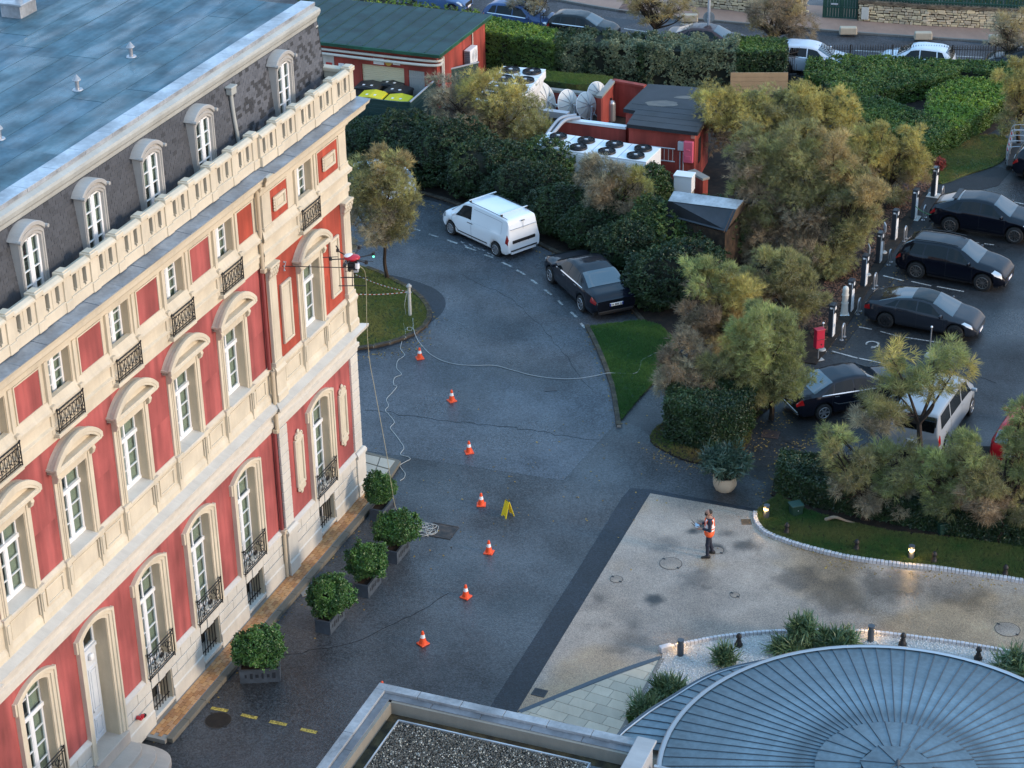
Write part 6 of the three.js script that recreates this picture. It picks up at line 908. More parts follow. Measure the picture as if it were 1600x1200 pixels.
// s: half length at front F and rear B from the middle of the wheelbase, width, profile of the roof line and of the belt, cabin marks
function makeCar(name, label, cat, s, rear, front, side, grp) {
  const R = spot(...rear), Fp = spot(...front), d = Fp.clone().sub(R), k = s.scale || d.length() / s.wb; d.normalize();
  const turn = Math.atan2(-d.z, d.x), right = V(-d.z, 0, d.x), mid = (s.anchor === 'rear') ? R.clone().addScaledVector(d, s.wb * k / 2) : R.clone().lerp(Fp, .5); mid.addScaledVector(right, -side * (s.W / 2 - .03) * k);
  const root = thing(name, label, cat, mid, turn, grp); root.scale.setScalar(k);
  const top = curveFn(s.top, .10), belt = curveFn(s.belt, .12), wide = curveFn(s.plan, .12), rail = curveFn(s.rail, .10), bot = curveFn(s.bot, .06), wx = s.wb / 2, RW = s.R, AR = RW * 1.17;
  const y0 = x => { let y = bot(x); for (const c of [-wx, wx]) { const q = x - c; if (Math.abs(q) < AR) y = Math.max(y, RW + Math.sqrt(AR * AR - q * q) * .98); } return y; };
  const sect = x => { const w = wide(x) * s.W / 2, b = Math.min(belt(x), top(x) - .02), lo = Math.min(y0(x), b - .03), r = Math.min(rail(x) * s.W / 2, w * .99), t = top(x), cr = Math.min(.055, (t - b) * .5); return [[w * .93, lo], [w * .985, lo + (b - lo) * .18], [w, lo + (b - lo) * .50], [w * .992, lo + (b - lo) * .80], [w * .955, b], [r * 1.015, t - cr], [r * .93, t - cr * .38], [r * .55, t - cr * .08], [0, t]]; };
  // t: 0..4 the side, 4..5 the side glass, 5..8 the roof, bonnet, boot
  const P = (x, t, z = 1) => { const q = sect(x), i = Math.min(7, Math.floor(t)), f = t - i; let v; if (i === 4 || i === 5) v = [lerp(q[i][0], q[i + 1][0], f), lerp(q[i][1], q[i + 1][1], f)]; else { const g = n => q[Math.max(0, Math.min(8, n))], c = (a, b, e, h) => .5 * (2 * b + (e - a) * f + (2 * a - 5 * b + 4 * e - h) * f * f + (3 * b - a - 3 * e + h) * f * f * f); const a = g(i === 6 ? 6 : i - 1), e = g(i + 1), h = g(i === 3 ? 4 : i + 2); v = [c(a[0], q[i][0], e[0], h[0]), c(a[1], q[i][1], e[1], h[1])]; } return V(x, v[1], v[0] * z); };
  const xs = []; const N = 84; for (let i = 0; i <= N; i++) xs.push(lerp(-s.B, s.F, i / N)); for (const c of [-wx, wx]) for (const e of [-AR, AR]) xs.push(c + e - .004, c + e + .004); xs.sort((a, b) => a - b);
  const ts = [0, .35, .7, 1, 1.5, 2, 2.5, 3, 3.5, 4, 4.5, 5, 5.5, 6, 6.5, 7, 7.5, 8], pos = []; const tri = (a, b, c) => pos.push(a.x, a.y, a.z, b.x, b.y, b.z, c.x, c.y, c.z);
  for (const z of [1, -1]) for (let i = 0; i < xs.length - 1; i++) for (let j = 0; j < ts.length - 1; j++) { const a = P(xs[i], ts[j], z), b = P(xs[i + 1], ts[j], z), c = P(xs[i + 1], ts[j + 1], z), e = P(xs[i], ts[j + 1], z); if (z > 0) { tri(a, b, c); tri(a, c, e); } else { tri(a, c, b); tri(a, e, c); } }
  for (const [x, o] of [[xs[0], 1], [xs[xs.length - 1], -1]]) { const c = V(x, (bot(x) + top(x)) / 2, 0); for (const z of [1, -1]) for (let j = 0; j < ts.length - 1; j++) { const a = P(x, ts[j], z), b = P(x, ts[j + 1], z); o * z > 0 ? tri(c, a, b) : tri(c, b, a); } const a = P(x, 0, 1), b = P(x, 0, -1); o > 0 ? tri(c, b, a) : tri(c, a, b); }
  let bg = new THREE.BufferGeometry(); bg.setAttribute('position', new THREE.Float32BufferAttribute(pos, 3)); bg = toCreasedNormals(mergeVertices(bg, 1e-4), .62); part('body', prep(bg), s.paint, root);
  const nrm = (x, t, z) => { const e = .004, a = P(x + e, t, z).sub(P(x - e, t, z)), b = P(x, Math.min(8, t + .03), z).sub(P(x, Math.max(0, t - .03), z)); const n = a.cross(b).normalize().multiplyScalar(z); return n.y < -.2 && t > 4 ? n.negate() : n; };
  const patch = (fa, fb, t0, t1, nx, nt, off, sides = [1], mir = false) => { const p = []; const put = (a, b, c) => p.push(a.x, a.y, a.z, b.x, b.y, b.z, c.x, c.y, c.z); for (const z of sides) { const G = []; for (let j = 0; j <= nt; j++) { const t = lerp(t0, t1, j / nt), f = j / nt, row = []; for (let i = 0; i <= nx; i++) { const x = lerp(fa(f), fb(f), i / nx); row.push(P(x, t, z).addScaledVector(nrm(x, t, z), off)); } G.push(row); } for (let j = 0; j < nt; j++) for (let i = 0; i < nx; i++) { put(G[j][i], G[j][i + 1], G[j + 1][i + 1]); put(G[j][i], G[j + 1][i + 1], G[j + 1][i]); } } let g = new THREE.BufferGeometry(); g.setAttribute('position', new THREE.Float32BufferAttribute(p, 3)); g = toCreasedNormals(mergeVertices(g, 1e-4), .9); return prep(g); };
  const c = s.cab, L2 = (a, b) => f => lerp(a, b, f);
  part('windscreen', patch(L2(c.wf0 - .03, c.wf0), L2(c.wf1, c.wf1 + .02), 5.35, 8, 8, 6, .008, [1, -1]), screenGlass, root);
  if (c.rg0 !== undefined) part('rear_window', patch(L2(c.rg0 + .02, c.rg0), L2(c.rg1 + .03, c.rg1), 5.4, 8, 8, 6, .008, [1, -1]), screenGlass, root);
  for (const z of [1, -1]) for (const [a0, a1, b0, b1] of c.side) { part('side_window', patch(L2(a0, a1), L2(b0, b1), 4.10, 4.88, 6, 4, .006, [z]), carGlass, root); }
  if (s.trim) for (const z of [1, -1]) part('window_trim', patch(L2(c.side[0][0] - .03, c.side[0][0] - .02), L2(c.side[c.side.length - 1][2] + .05, c.side[c.side.length - 1][2] + .03), 3.97, 4.07, 16, 1, .01, [z]), chrome, root);
  for (const z of [1, -1]) for (const x of s.doors || []) part('door_gap', patch(L2(x - .006, x - .006 + (s.lean || 0)), L2(x + .006, x + .006 + (s.lean || 0)), .25, 3.95, 1, 8, .003, [z]), M.black, root);
  for (const z of [1, -1]) for (const x of s.handles || []) part('door_handle', patch(L2(x, x), L2(x + .2, x + .2), 3.35, 3.52, 3, 2, .016, [z]), s.handleM || s.paint, root);
  for (const z of [1, -1]) part('sill_trim', patch(L2(-wx + AR + .02, -wx + AR + .02), L2(wx - AR - .02, wx - AR - .02), .02, .35, 8, 1, .008, [z]), M.black, root);
  if (s.strip) for (const z of [1, -1]) part('side_strip', patch(L2(s.strip[0], s.strip[0]), L2(s.strip[1], s.strip[1]), s.strip[2], s.strip[2] + s.strip[3], 10, 1, .012, [z]), s.strip[4], root);
  for (const z of [1, -1]) { const [x0, x1, t0, t1] = s.head; part('headlight', patch(L2(x0, x0 + .10), L2(x1, x1 - .06), t0, t1, 6, 4, .008, [z]), lampGlass, root); }
  for (const z of [1, -1]) { const [x0, x1, t0, t1] = s.tail; part('taillight', patch(L2(x0, x0), L2(x1, x1 - .05), t0, t1, 5, 4, .009, [z]), tailRed, root); }
  const fx = s.F, rx = -s.B;
  part('grille', [rspan(fx - .05, fx + .012, s.grille[0], s.grille[1], -s.W * .30, s.W * .30, .02)], M.black, root); part('bumper_slot', [rspan(fx - .08, fx + .006, .26, .36, -s.W * .36, s.W * .36, .02)], M.black, root);
  part('rear_bumper', [rspan(rx - .012, rx + .1, .28, .40, -s.W * .37, s.W * .37, .02)], s.rearM || M.black, root);
  for (const [x, o, y] of [[fx, 1, s.grille[0] - .02], [rx, -1, s.plateY]]) { const g = group('licence_plate', root), ry = o > 0 ? Math.PI / 2 : -Math.PI / 2; part('plate', box(.03, .11, .52, x + o * .012, y, 0), M.white, g); if (s.plate) part('letters', lettering(s.plate, .075).rotateY(ry).translate(x + o * .029, y, 0), M.black, g); for (const z of [-.24, .24]) part('band', box(.034, .108, .04, x + o * .012, y, z), std([.02, .05, .35], .5), g); }
  const wg = wheelGeo(RW, .22, s.spokes || 10, s.style);
  for (const x of [-wx, wx]) for (const z of [1, -1]) { const w = group('wheel', root); w.position.set(x, RW, z * (s.W / 2 - .115)); w.rotation.y = z > 0 ? 0 : Math.PI; part('tyre', wg.tyre, M.rubber, w); part('rim', wg.rim, s.rim, w); part('brake_disc', wg.disc, std([.05, .05, .05], .5), w); }
  part('underbody', [span(-s.B + .25, -wx - AR, .2, .6, -s.W * .42, s.W * .42), span(-wx + AR, wx - AR, .2, .6, -s.W * .42, s.W * .42), span(wx + AR, s.F - .25, .2, .6, -s.W * .42, s.W * .42), span(-wx - AR, -wx + AR, .3, .75, -s.W * .30, s.W * .30), span(wx - AR, wx + AR, .3, .75, -s.W * .30, s.W * .30)], M.black, root);
  for (const z of [1, -1]) { const x = c.mirror, q = P(x, 4.15, z); const g = group('mirror', root); part('shell', [rbox(.12, .14, .22, x, q.y + .06, q.z + z * .14, .05)], s.mirrorM || s.paint, g); part('arm', bar(V(x, q.y, q.z), V(x, q.y + .03, q.z + z * .1), .02), M.black, g); }
  if (s.arches) for (const z of [1, -1]) for (const x of [-wx, wx]) part('wheel_arch', new THREE.TorusGeometry(AR + .015, .03, 6, 22, Math.PI).translate(x, RW, z * (s.W / 2 - .015)), s.arches, root);
  for (const e of s.extra || []) e(root, P, patch);
  return root;
}
const planSedan = (B, F) => [[-B, .80], [-B + .12, .91], [-B + .5, .985], [-.6, 1], [.8, 1], [F - .55, .975], [F - .2, .89], [F, .74]];
const sedan = (o = {}) => ({ wb: 2.75, F: 2.30, B: 2.40, W: 1.80, R: .32, paint: paint([.005, .006, .012]), top: [[-2.40, .80], [-2.30, .98], [-1.75, 1.05], [-1.05, 1.34], [-.5, 1.43], [.05, 1.43], [.45, 1.35], [1.12, 1.0], [1.75, .92], [2.12, .80], [2.30, .58]], belt: [[-2.40, .74], [-2.2, .92], [-1.6, .97], [0, .92], [1.0, .90], [1.8, .82], [2.15, .70], [2.30, .5]], plan: planSedan(2.4, 2.3), rail: [[-2.4, .80], [-1.9, .84], [-1.3, .74], [-.7, .66], [.1, .66], [.5, .68], [1.05, .80], [1.5, .84], [2.3, .78]], bot: [[-2.4, .42], [-2.15, .24], [2.1, .22], [2.3, .3]], cab: { wf0: .42, wf1: 1.12, rg0: -1.72, rg1: -.98, side: [[-1.42, -.98, -1.02, -.92], [-.97, -.86, -.20, -.20], [-.14, -.14, .82, .34]], mirror: .78 }, head: [1.80, 2.20, 3.1, 4.6], tail: [-2.39, -2.12, 2.6, 4.0], grille: [.42, .66], plateY: .62, doors: [.92, -.17, -1.05], handles: [.02, -.98], handleM: chrome, trim: true, rim: rimM.silver, spokes: 7, ...o });
const hatch = (o = {}) => sedan({ wb: 2.5, F: 2.0, B: 1.95, W: 1.74, R: .31, top: [[-1.95, .75], [-1.88, 1.05], [-1.62, 1.36], [-1.2, 1.47], [-.3, 1.50], [.1, 1.46], [.4, 1.36], [1.05, 1.02], [1.55, .92], [1.85, .80], [2.0, .6]], belt: [[-1.95, .7], [-1.7, .98], [0, .93], [1.0, .90], [1.6, .82], [2.0, .52]], plan: planSedan(1.95, 2.0), rail: [[-1.95, .80], [-1.6, .72], [-.6, .68], [.2, .68], [.5, .70], [1.0, .82], [2.0, .78]], bot: [[-1.95, .4], [-1.8, .25], [1.8, .22], [2.0, .3]], cab: { wf0: .36, wf1: 1.02, rg0: -1.88, rg1: -1.55, side: [[-1.55, -1.35, -1.15, -1.1], [-1.08, -1.04, -.22, -.22], [-.16, -.16, .78, .30]], mirror: .72 }, head: [1.52, 1.90, 3.1, 4.6], tail: [-1.94, -1.72, 3.0, 4.3], doors: [.86, -.19, -1.05], handles: [.0, -.95], ...o });
const suvTop = [[-2.42, .80], [-2.36, 1.08], [-2.1, 1.46], [-1.75, 1.66], [-.6, 1.72], [.0, 1.70], [.42, 1.60], [1.12, 1.20], [1.7, 1.10], [2.15, .95], [2.36, .68]];
const suv = (o = {}) => sedan({ wb: 2.895, F: 2.36, B: 2.42, W: 1.95, R: .385, paint: paint([.003, .004, .009]), top: suvTop, belt: [[-2.42, .76], [-2.2, 1.10], [0, 1.08], [1.0, 1.06], [1.8, .94], [2.2, .78], [2.36, .55]], plan: planSedan(2.42, 2.36), rail: [[-2.42, .78], [-2.0, .68], [-.6, .66], [.2, .66], [.5, .68], [1.1, .80], [2.36, .78]], bot: [[-2.42, .5], [-2.2, .32], [2.1, .28], [2.36, .36]], cab: { wf0: .38, wf1: 1.14, rg0: -2.34, rg1: -1.82, side: [[-2.0, -1.8, -1.25, -1.2], [-1.18, -1.13, -.22, -.22], [-.15, -.15, .86, .32]], mirror: .80 }, head: [1.78, 2.24, 3.0, 4.9], tail: [-2.41, -2.16, 2.9, 4.0], grille: [.46, .70], plateY: .78, doors: [.96, -.18, -1.2], handles: [-.02, -1.0], handleM: undefined, trim: false, rim: rimM.bronze, spokes: 20, style: 'mesh', ...o });

// white panel van with roof bars
const vanW = paint([.78, .80, .82], .25);
makeCar('delivery_van', 'white panel van with roof bars parked by the laurels', 'van', { wb: 3.1, F: 2.35, B: 2.38, W: 1.84, R: .32, paint: vanW, top: [[-2.38, .9], [-2.33, 1.62], [-2.22, 1.80], [-1.6, 1.86], [.2, 1.86], [.62, 1.80], [.95, 1.62], [1.55, 1.18], [1.95, 1.05], [2.22, .88], [2.35, .6]], belt: [[-2.38, .85], [-2.3, 1.15], [0, 1.08], [1.1, 1.05], [1.8, .95], [2.2, .78], [2.35, .5]], plan: [[-2.38, .93], [-2.3, .98], [-1.5, 1], [1.3, 1], [1.8, .95], [2.2, .84], [2.35, .72]], rail: [[-2.38, .80], [-1.5, .80], [.5, .78], [.95, .78], [1.5, .84], [2.35, .76]], bot: [[-2.38, .38], [-2.2, .26], [2.1, .24], [2.35, .32]], cab: { wf0: .80, wf1: 1.62, side: [[.12, .16, 1.22, .78]], mirror: 1.15 }, head: [1.92, 2.27, 3.0, 4.9], tail: [-2.375, -2.22, 2.4, 4.2], grille: [.4, .62], plateY: .80, plate: 'GA 203 AD', doors: [1.42, .08], handles: [.16, -.02], handleM: M.black, rim: rimM.silver, spokes: 12, rearM: vanW, strip: [-1.0, 1.2, 1.02, .22, M.black],
  extra: [(r, P, patch) => { for (const x of [.35, -1.75]) { part('roof_bar', [rbox(.07, .03, 1.5, x, 1.955, 0, .012)], std([.62, .64, .66], .4), r); for (const z of [-.68, .68]) part('bar_foot', rbox(.12, .10, .07, x, 1.90, z, .02), M.black, r); }
    part('panel_crease', [...[1, -1].flatMap(z => [patch(f => -1.9, f => 0, 4.78, 4.81, 8, 1, .004, [z]), patch(f => -1.9, f => 0, 3.92, 3.95, 8, 1, .004, [z]), patch(f => -1.91, f => -1.895, 3.93, 4.8, 1, 4, .004, [z])])], M.greyPaint, r);
    part('tail_handle', rspan(-2.42, -2.36, .76, .90, -.62, .62, .02), M.black, r); part('rear_step', rspan(-2.43, -2.3, .42, .47, -.72, .72, .015), M.black, r); part('door_seam', [span(-2.39, -2.345, 1.40, 1.412, -.7, .7), span(-2.352, -2.34, .5, 1.62, -.006, .006)], M.greyPaint, r); part('brake_lamp', rbox(.03, .04, .18, -2.345, 1.68, 0, .01), M.black, r);
    part('roof_groove', [-1, 1].map(z => tube([V(-2.15, 1.845, z * .70), V(-1, 1.872, z * .70), V(.3, 1.868, z * .69)], .012, 12, 5)), M.black, r); }] }, [774.5, 400.5], [704.5, 367], -1);
makeCar('black_saloon', 'black saloon with white number plate parked behind the white van', 'car', sedan({ F: 2.35, B: 2.48, W: 1.86, plate: 'CH 805 LP' }), [907.4, 487], [859.7, 442], -1);
makeCar('grey_electric_car', 'dark grey glass roofed fastback car at the charging posts', 'car', sedan({ wb: 2.875, F: 2.28, B: 2.38, W: 1.86, R: .335, paint: paint([.018, .021, .028], .28), top: [[-2.38, .86], [-2.28, 1.04], [-1.95, 1.09], [-1.2, 1.32], [-.4, 1.44], [.0, 1.44], [.45, 1.36], [1.28, .98], [1.7, .90], [2.05, .78], [2.28, .52]], belt: [[-2.38, .80], [-2.1, .98], [-1.3, 1.0], [0, .92], [1.2, .87], [1.8, .78], [2.1, .66], [2.28, .45]], plan: planSedan(2.38, 2.28), cab: { wf0: .42, wf1: 1.26, rg0: -1.80, rg1: -.5, side: [[-1.55, -1.1, -1.10, -1.0], [-1.05, -.95, -.24, -.24], [-.18, -.18, .92, .32]], mirror: .82 }, head: [1.66, 2.12, 3.1, 4.7], rim: rimM.dark, spokes: 5, style: 'five', trim: false, handleM: M.black, handles: [0, -.95], grille: [.30, .36], extra: [(r, P, patch) => part('glass_roof', patch(f => -.5, f => .40, 5.5, 8, 6, 5, .006, [1, -1]), carGlass, r)] }), [1382.5, 512.5], [1490.6, 532], 1);
makeCar('black_suv', 'black four wheel drive estate with bronze wheels at the middle charging posts', 'car', suv({ extra: [(r) => { for (const z of [-.62, .62]) part('roof_rail', tube([V(-1.7, 1.70, z), V(-.6, 1.745, z), V(.2, 1.715, z)], .02, 12, 6), M.black, r); }] }), [1430, 436], [1533.5, 455], 1);
makeCar('black_coupe_suv', 'black coupe shaped four wheel drive car nearest the luggage trolleys', 'car', suv({ F: 2.40, B: 2.46, top: [[-2.46, .85], [-2.38, 1.14], [-2.1, 1.24], [-1.35, 1.55], [-.5, 1.68], [.0, 1.67], [.42, 1.58], [1.12, 1.18], [1.7, 1.08], [2.15, .95], [2.40, .66]], plan: planSedan(2.46, 2.4), cab: { wf0: .38, wf1: 1.14, rg0: -2.1, rg1: -1.2, side: [[-1.75, -1.25, -1.18, -1.05], [-1.12, -1.0, -.22, -.22], [-.15, -.15, .86, .32]], mirror: .80 }, extra: [(r) => part('spoiler', rbox(.22, .03, 1.25, -1.42, 1.565, 0, .012), M.black, r)] }), [1483, 364.5], [1583.8, 381], 1);
makeCar('dark_saloon', 'black saloon with five hole silver wheels under the open tamarisk', 'car', sedan({ wb: 2.715, F: 2.22, B: 2.30, W: 1.73, R: .315, plate: 'AX 521 KD', top: [[-2.30, .80], [-2.22, .98], [-1.68, 1.05], [-1.05, 1.34], [-.5, 1.42], [.05, 1.42], [.45, 1.34], [1.10, 1.0], [1.70, .92], [2.05, .80], [2.22, .58]], plan: planSedan(2.3, 2.22), strip: [-1.0, 1.0, 1.9, .12, chrome], spokes: 6, style: 'five', rearM: chrome }), [1286.7, 657], [1394, 637], 1);
makeCar('silver_van', 'silver passenger van seen from behind under the open tamarisk', 'van', { wb: 3.2, F: 2.35, B: 2.55, W: 1.93, R: .34, paint: paint([.30, .33, .36], .3), top: [[-2.55, 1.0], [-2.50, 1.70], [-2.38, 1.88], [-1.6, 1.92], [.6, 1.90], [.95, 1.82], [1.75, 1.22], [2.0, 1.10], [2.22, .95], [2.35, .62]], belt: [[-2.55, .95], [-2.45, 1.2], [0, 1.15], [1.4, 1.08], [2.0, .96], [2.35, .55]], plan: [[-2.55, .93], [-2.45, .98], [1.5, 1], [2.0, .94], [2.35, .76]], rail: [[-2.55, .80], [.6, .80], [1.0, .80], [1.7, .85], [2.35, .78]], bot: [[-2.55, .45], [-2.4, .3], [2.1, .25], [2.35, .32]], cab: { wf0: .92, wf1: 1.80, rg0: -2.525, rg1: -2.44, side: [[-2.25, -2.2, -1.2, -1.2], [-1.1, -1.1, .1, .1], [.2, .2, 1.42, .9]], mirror: 1.3 }, head: [1.95, 2.27, 3.0, 4.9], tail: [-2.55, -2.4, 2.0, 4.0], grille: [.4, .62], plateY: .75, doors: [1.5, .15, -1.15], handles: [.25, -1.0], rim: rimM.silver, spokes: 10, scale: 1, anchor: 'rear', extra: [(r, P, patch) => part('rear_glass', rspan(-2.55, -2.50, 1.18, 1.66, -.72, .72, .03), carGlass, r)] }, [1477, 708], [1512, 655], 1);
makeCar('red_car', 'red car with grey glass almost hidden by tamarisks at the right edge', 'car', hatch({ paint: paint([.42, .012, .018], .25), scale: 1, anchor: 'rear' }), [1549, 716], [1582, 664], -1);
// along the street
const G = 'cars parked along the street';
makeCar('silver_estate_car', 'silver estate car left of the gap in the street hedge', 'car', hatch({ paint: paint([.50, .54, .60], .25), scale: 1.06 }), [1229, 117], [1300, 123], 1, G);
makeCar('silver_hatchback', 'silver hatchback facing left behind the railing', 'car', hatch({ paint: paint([.56, .62, .68], .25) , scale: 1.0 }), [1462, 122], [1395, 116], -1, G);
makeCar('black_hatchback', 'black hatchback behind the railing at the right edge', 'car', hatch({ paint: paint([.010, .010, .012], .2), scale: 1.05 }), [1632, 128], [1562, 122], -1, G);
makeCar('maroon_roofed_car', 'dark car with reddish roof behind the lamp post', 'car', sedan({ paint: paint([.06, .035, .035], .2), scale: 1.0 }), [1066, 84], [1136, 90], 1, G);
makeCar('black_roadster', 'black car with bicycle carrier behind the wild hedge', 'car', hatch({ paint: paint([.012, .012, .013], .25), scale: 1.0, extra: [(r) => { for (const y of [.8, 1.25]) part('carrier_bar', rspan(-2.3, -1.95, y, y + .04, -.5, .5), M.black, r); for (const z of [-.5, .5]) part('bicycle_wheel', new THREE.TorusGeometry(.3, .02, 5, 18).rotateY(Math.PI / 2).translate(-2.25, 1.15, z), M.rubber, r); }] }), [872, 64], [936, 70], 1, G);
makeCar('blue_estate_car', 'dark blue car with pale windscreen above the trimmed hedge', 'car', hatch({ paint: paint([.05, .09, .20], .22), scale: 1.1 }), [772, 50], [838, 58], 1, G);
makeCar('pale_blue_car', 'blue car at the top edge above the green roof', 'car', hatch({ paint: paint([.08, .15, .30], .22), scale: 1.0 }), [645, 18], [705, 24], 1, G);
makeCar('white_parked_car', 'white car hidden behind the greyish tamarisk at the hotel corner', 'car', hatch({ paint: paint([.72, .75, .78], .25), scale: 1.05, anchor: 'rear' }), [590, 318], [545, 285], -1);
makeCar('trolley_side_car', 'black car cut by the right edge beside the luggage trolleys', 'car', suv({ scale: 1.0, anchor: 'rear' }), [1612, 285], [1722, 298], 1);

// ================================================================ the person: one continuous figure from a smooth field of tapered bones
function fieldMesh(bones, lo, size, cell, colour) {           // bones: [a, b, ra, rb, k] ; a cube of the given size meshed at the given cell
  const n = Math.ceil(size / cell), mc = new MarchingCubes(n, new THREE.MeshBasicMaterial(), false, false, 120000); mc.isolation = 0;
  const sd = (p, [a, b, ra, rb]) => { const bx = b.x - a.x, by = b.y - a.y, bz = b.z - a.z, px_ = p.x - a.x, py = p.y - a.y, pz = p.z - a.z, t = clamp((px_ * bx + py * by + pz * bz) / (bx * bx + by * by + bz * bz + 1e-9)); return Math.hypot(px_ - bx * t, py - by * t, pz - bz * t) - lerp(ra, rb, t); };
  const p = V(0, 0, 0), K = colour.k || .03;
  for (let z = 0; z < n; z++) for (let y = 0; y < n; y++) for (let x = 0; x < n; x++) {
    p.set(lo.x + (x / n) * size, lo.y + (y / n) * size, lo.z + (z / n) * size); let d = 9;
    for (const b of bones) { const e = sd(p, b); if (e > .25 && d < .2) continue; const h = clamp(.5 + .5 * (d - e) / K); d = lerp(d, e, h) - K * h * (1 - h); }
    mc.field[x + y * n + z * n * n] = -d;
  }
  mc.update(); const c = mc.count !== undefined ? mc.count : mc.geometry.drawRange.count, g = new THREE.BufferGeometry(), A = new Float32Array(c * 3), C = new Float32Array(c * 3);
  for (let i = 0; i < c; i++) { A[i * 3] = lo.x + (mc.positionArray[i * 3] + 1) / 2 * size; A[i * 3 + 1] = lo.y + (mc.positionArray[i * 3 + 1] + 1) / 2 * size; A[i * 3 + 2] = lo.z + (mc.positionArray[i * 3 + 2] + 1) / 2 * size; const q = colour(V(A[i * 3], A[i * 3 + 1], A[i * 3 + 2])); C.set(q, i * 3); }
  g.setAttribute('position', new THREE.BufferAttribute(A, 3)); g.setAttribute('color', new THREE.BufferAttribute(C, 3));
  const m = mergeVertices(g, 1e-4); m.computeVertexNormals(); return m;
}
{
  const foot = spot(1107, 869), turn = Math.PI - .05, o = thing('person', 'person in orange safety vest and navy clothes looking up, holding a remote control', 'person', foot, turn);
  const a = (x, y, z) => V(x, y, z), skin = [.36, .20, .14], navy = [.012, .016, .032], shoe = [.012, .012, .012];
  const sh = [a(0, 1.44, -.20), a(0, 1.44, .20)], el = [a(.0, 1.15, -.285), a(.02, 1.16, .285)], wr = [a(.25, 1.14, -.15), a(.25, 1.15, .15)], hd = a(.05, 1.66, 0);
  const hip = [a(0, .93, -.095), a(0, .93, .095)], kn = [a(.05, .50, -.11), a(-.03, .50, .13)], an = [a(.04, .10, -.12), a(-.13, .10, .16)], toe = [a(.21, .045, -.15), a(.05, .045, .19)];
  const B = [[a(0, .95, 0), a(-.01, 1.15, 0), .145, .14], [a(-.01, 1.15, 0), a(0, 1.38, 0), .145, .15], [a(0, 1.38, -.12), a(0, 1.38, .12), .11, .11], [a(0, 1.42, 0), hd.clone().add(a(-.02, -.06, 0)), .062, .06], [a(0, .95, -.06), a(0, .95, .06), .13, .13]];
  for (const i of [0, 1]) { B.push([sh[i], el[i], .066, .052], [el[i], wr[i], .05, .036], [hip[i], kn[i], .098, .066], [kn[i], an[i], .066, .050], [an[i].clone().add(a(-.04, -.035, 0)), toe[i], .052, .042], [an[i].clone().add(a(-.05, -.05, 0)), an[i].clone().add(a(.02, -.04, 0)), .048, .05]); }
  const fine = p => { if (p.y > 1.47 && Math.hypot(p.x, p.z) < .11) return skin; if (p.y < .11) return shoe; if (p.x > .235 && p.y > 1.0 && p.y < 1.3) return skin; return navy; }; fine.k = .045;
  const body = fieldMesh(B, a(-.95, -.02, -.95), 1.9, .0145, fine);
  // head with brow, nose, jaw, ears; tilted back
  const tilt = quatE(0, 0, .42), hp = v => v.applyQuaternion(tilt).add(hd); const HB = [[a(-.02, .02, 0), a(.0, .03, 0), .092, .092], [a(.03, -.05, 0), a(.045, -.085, 0), .062, .045], [a(-.03, .03, 0), a(-.045, .02, 0), .088, .085], [a(.085, .01, 0), a(.108, -.025, 0), .014, .018], [a(.075, .032, -.03), a(.075, .032, .03), .02, .02], [a(.085, -.06, -.018), a(.085, -.06, .018), .012, .012], [a(.0, .0, -.088), a(.0, -.03, -.086), .016, .012], [a(.0, .0, .088), a(.0, -.03, .086), .016, .012], [a(-.02, -.06, 0), a(-.04, -.15, 0), .058, .06]].map(([p, q, r, s]) => [hp(p), hp(q), r, s]);
  const hc = p => { const q = p.clone().sub(hd).applyQuaternion(tilt.clone().invert()); if (q.y < -.03 && q.x > .02 && q.y > -.14) return [.035, .022, .018]; return skin; }; hc.k = .022;
  const head = fieldMesh(HB, hd.clone().add(a(-.2, -.2, -.2)), .4, .0055, hc);
  // hands: palm, thumb and four bent fingers closed on the controller
  const hands = [0, 1].map(i => { const s = i ? 1 : -1, w = wr[i], p = w.clone().add(a(.075, .01, -s * .01)), H = [[w, p, .032, .034], [p, p.clone().add(a(.03, -.005, 0)), .034, .028]]; for (let f = 0; f < 4; f++) { const r = p.clone().add(a(.03 - f * .012, -.012, s * (.018 - f * .006))), m = r.clone().add(a(.038 - f * .004, -.022, -s * .012)), e = m.clone().add(a(.012, -.004, -s * (.036 + .004 * f))); H.push([r, m, .011, .010], [m, e, .010, .0085]); } const t0 = p.clone().add(a(.0, .02, -s * .012)), t1 = t0.clone().add(a(.03, .022, -s * .022)), t2 = t1.clone().add(a(.024, .004, -s * .018)); H.push([t0, t1, .014, .012], [t1, t2, .012, .010]); const hk = () => skin; hk.k = .01; return fieldMesh(H, p.clone().add(a(-.12, -.12, -.12)), .26, .0042, hk); });
  const bm = new THREE.MeshStandardMaterial({ vertexColors: true, roughness: .75 });
  part('body', mergeGeometries([body, head, ...hands].map(g => { g = g.toNonIndexed(); g.deleteAttribute('uv'); return g; })), bm, o);
  // vest: a shell over the torso, open at the arms
  const VB = [[a(0, .92, 0), a(-.01, 1.15, 0), .165, .160], [a(-.01, 1.15, 0), a(0, 1.38, 0), .160, .162], [a(0, 1.385, -.135), a(0, 1.385, .135), .118, .118], [a(0, .93, -.08), a(0, .93, .08), .15, .15]];
  const or = [.86, .115, .025], wh = [.78, .78, .76], vc = p => { const band = (p.y > 1.03 && p.y < 1.085) || (p.y > 1.135 && p.y < 1.19); const strap = p.y > 1.19 && Math.abs(Math.abs(p.z) - .125) < .028; return band || strap ? wh : or; }; vc.k = .05;
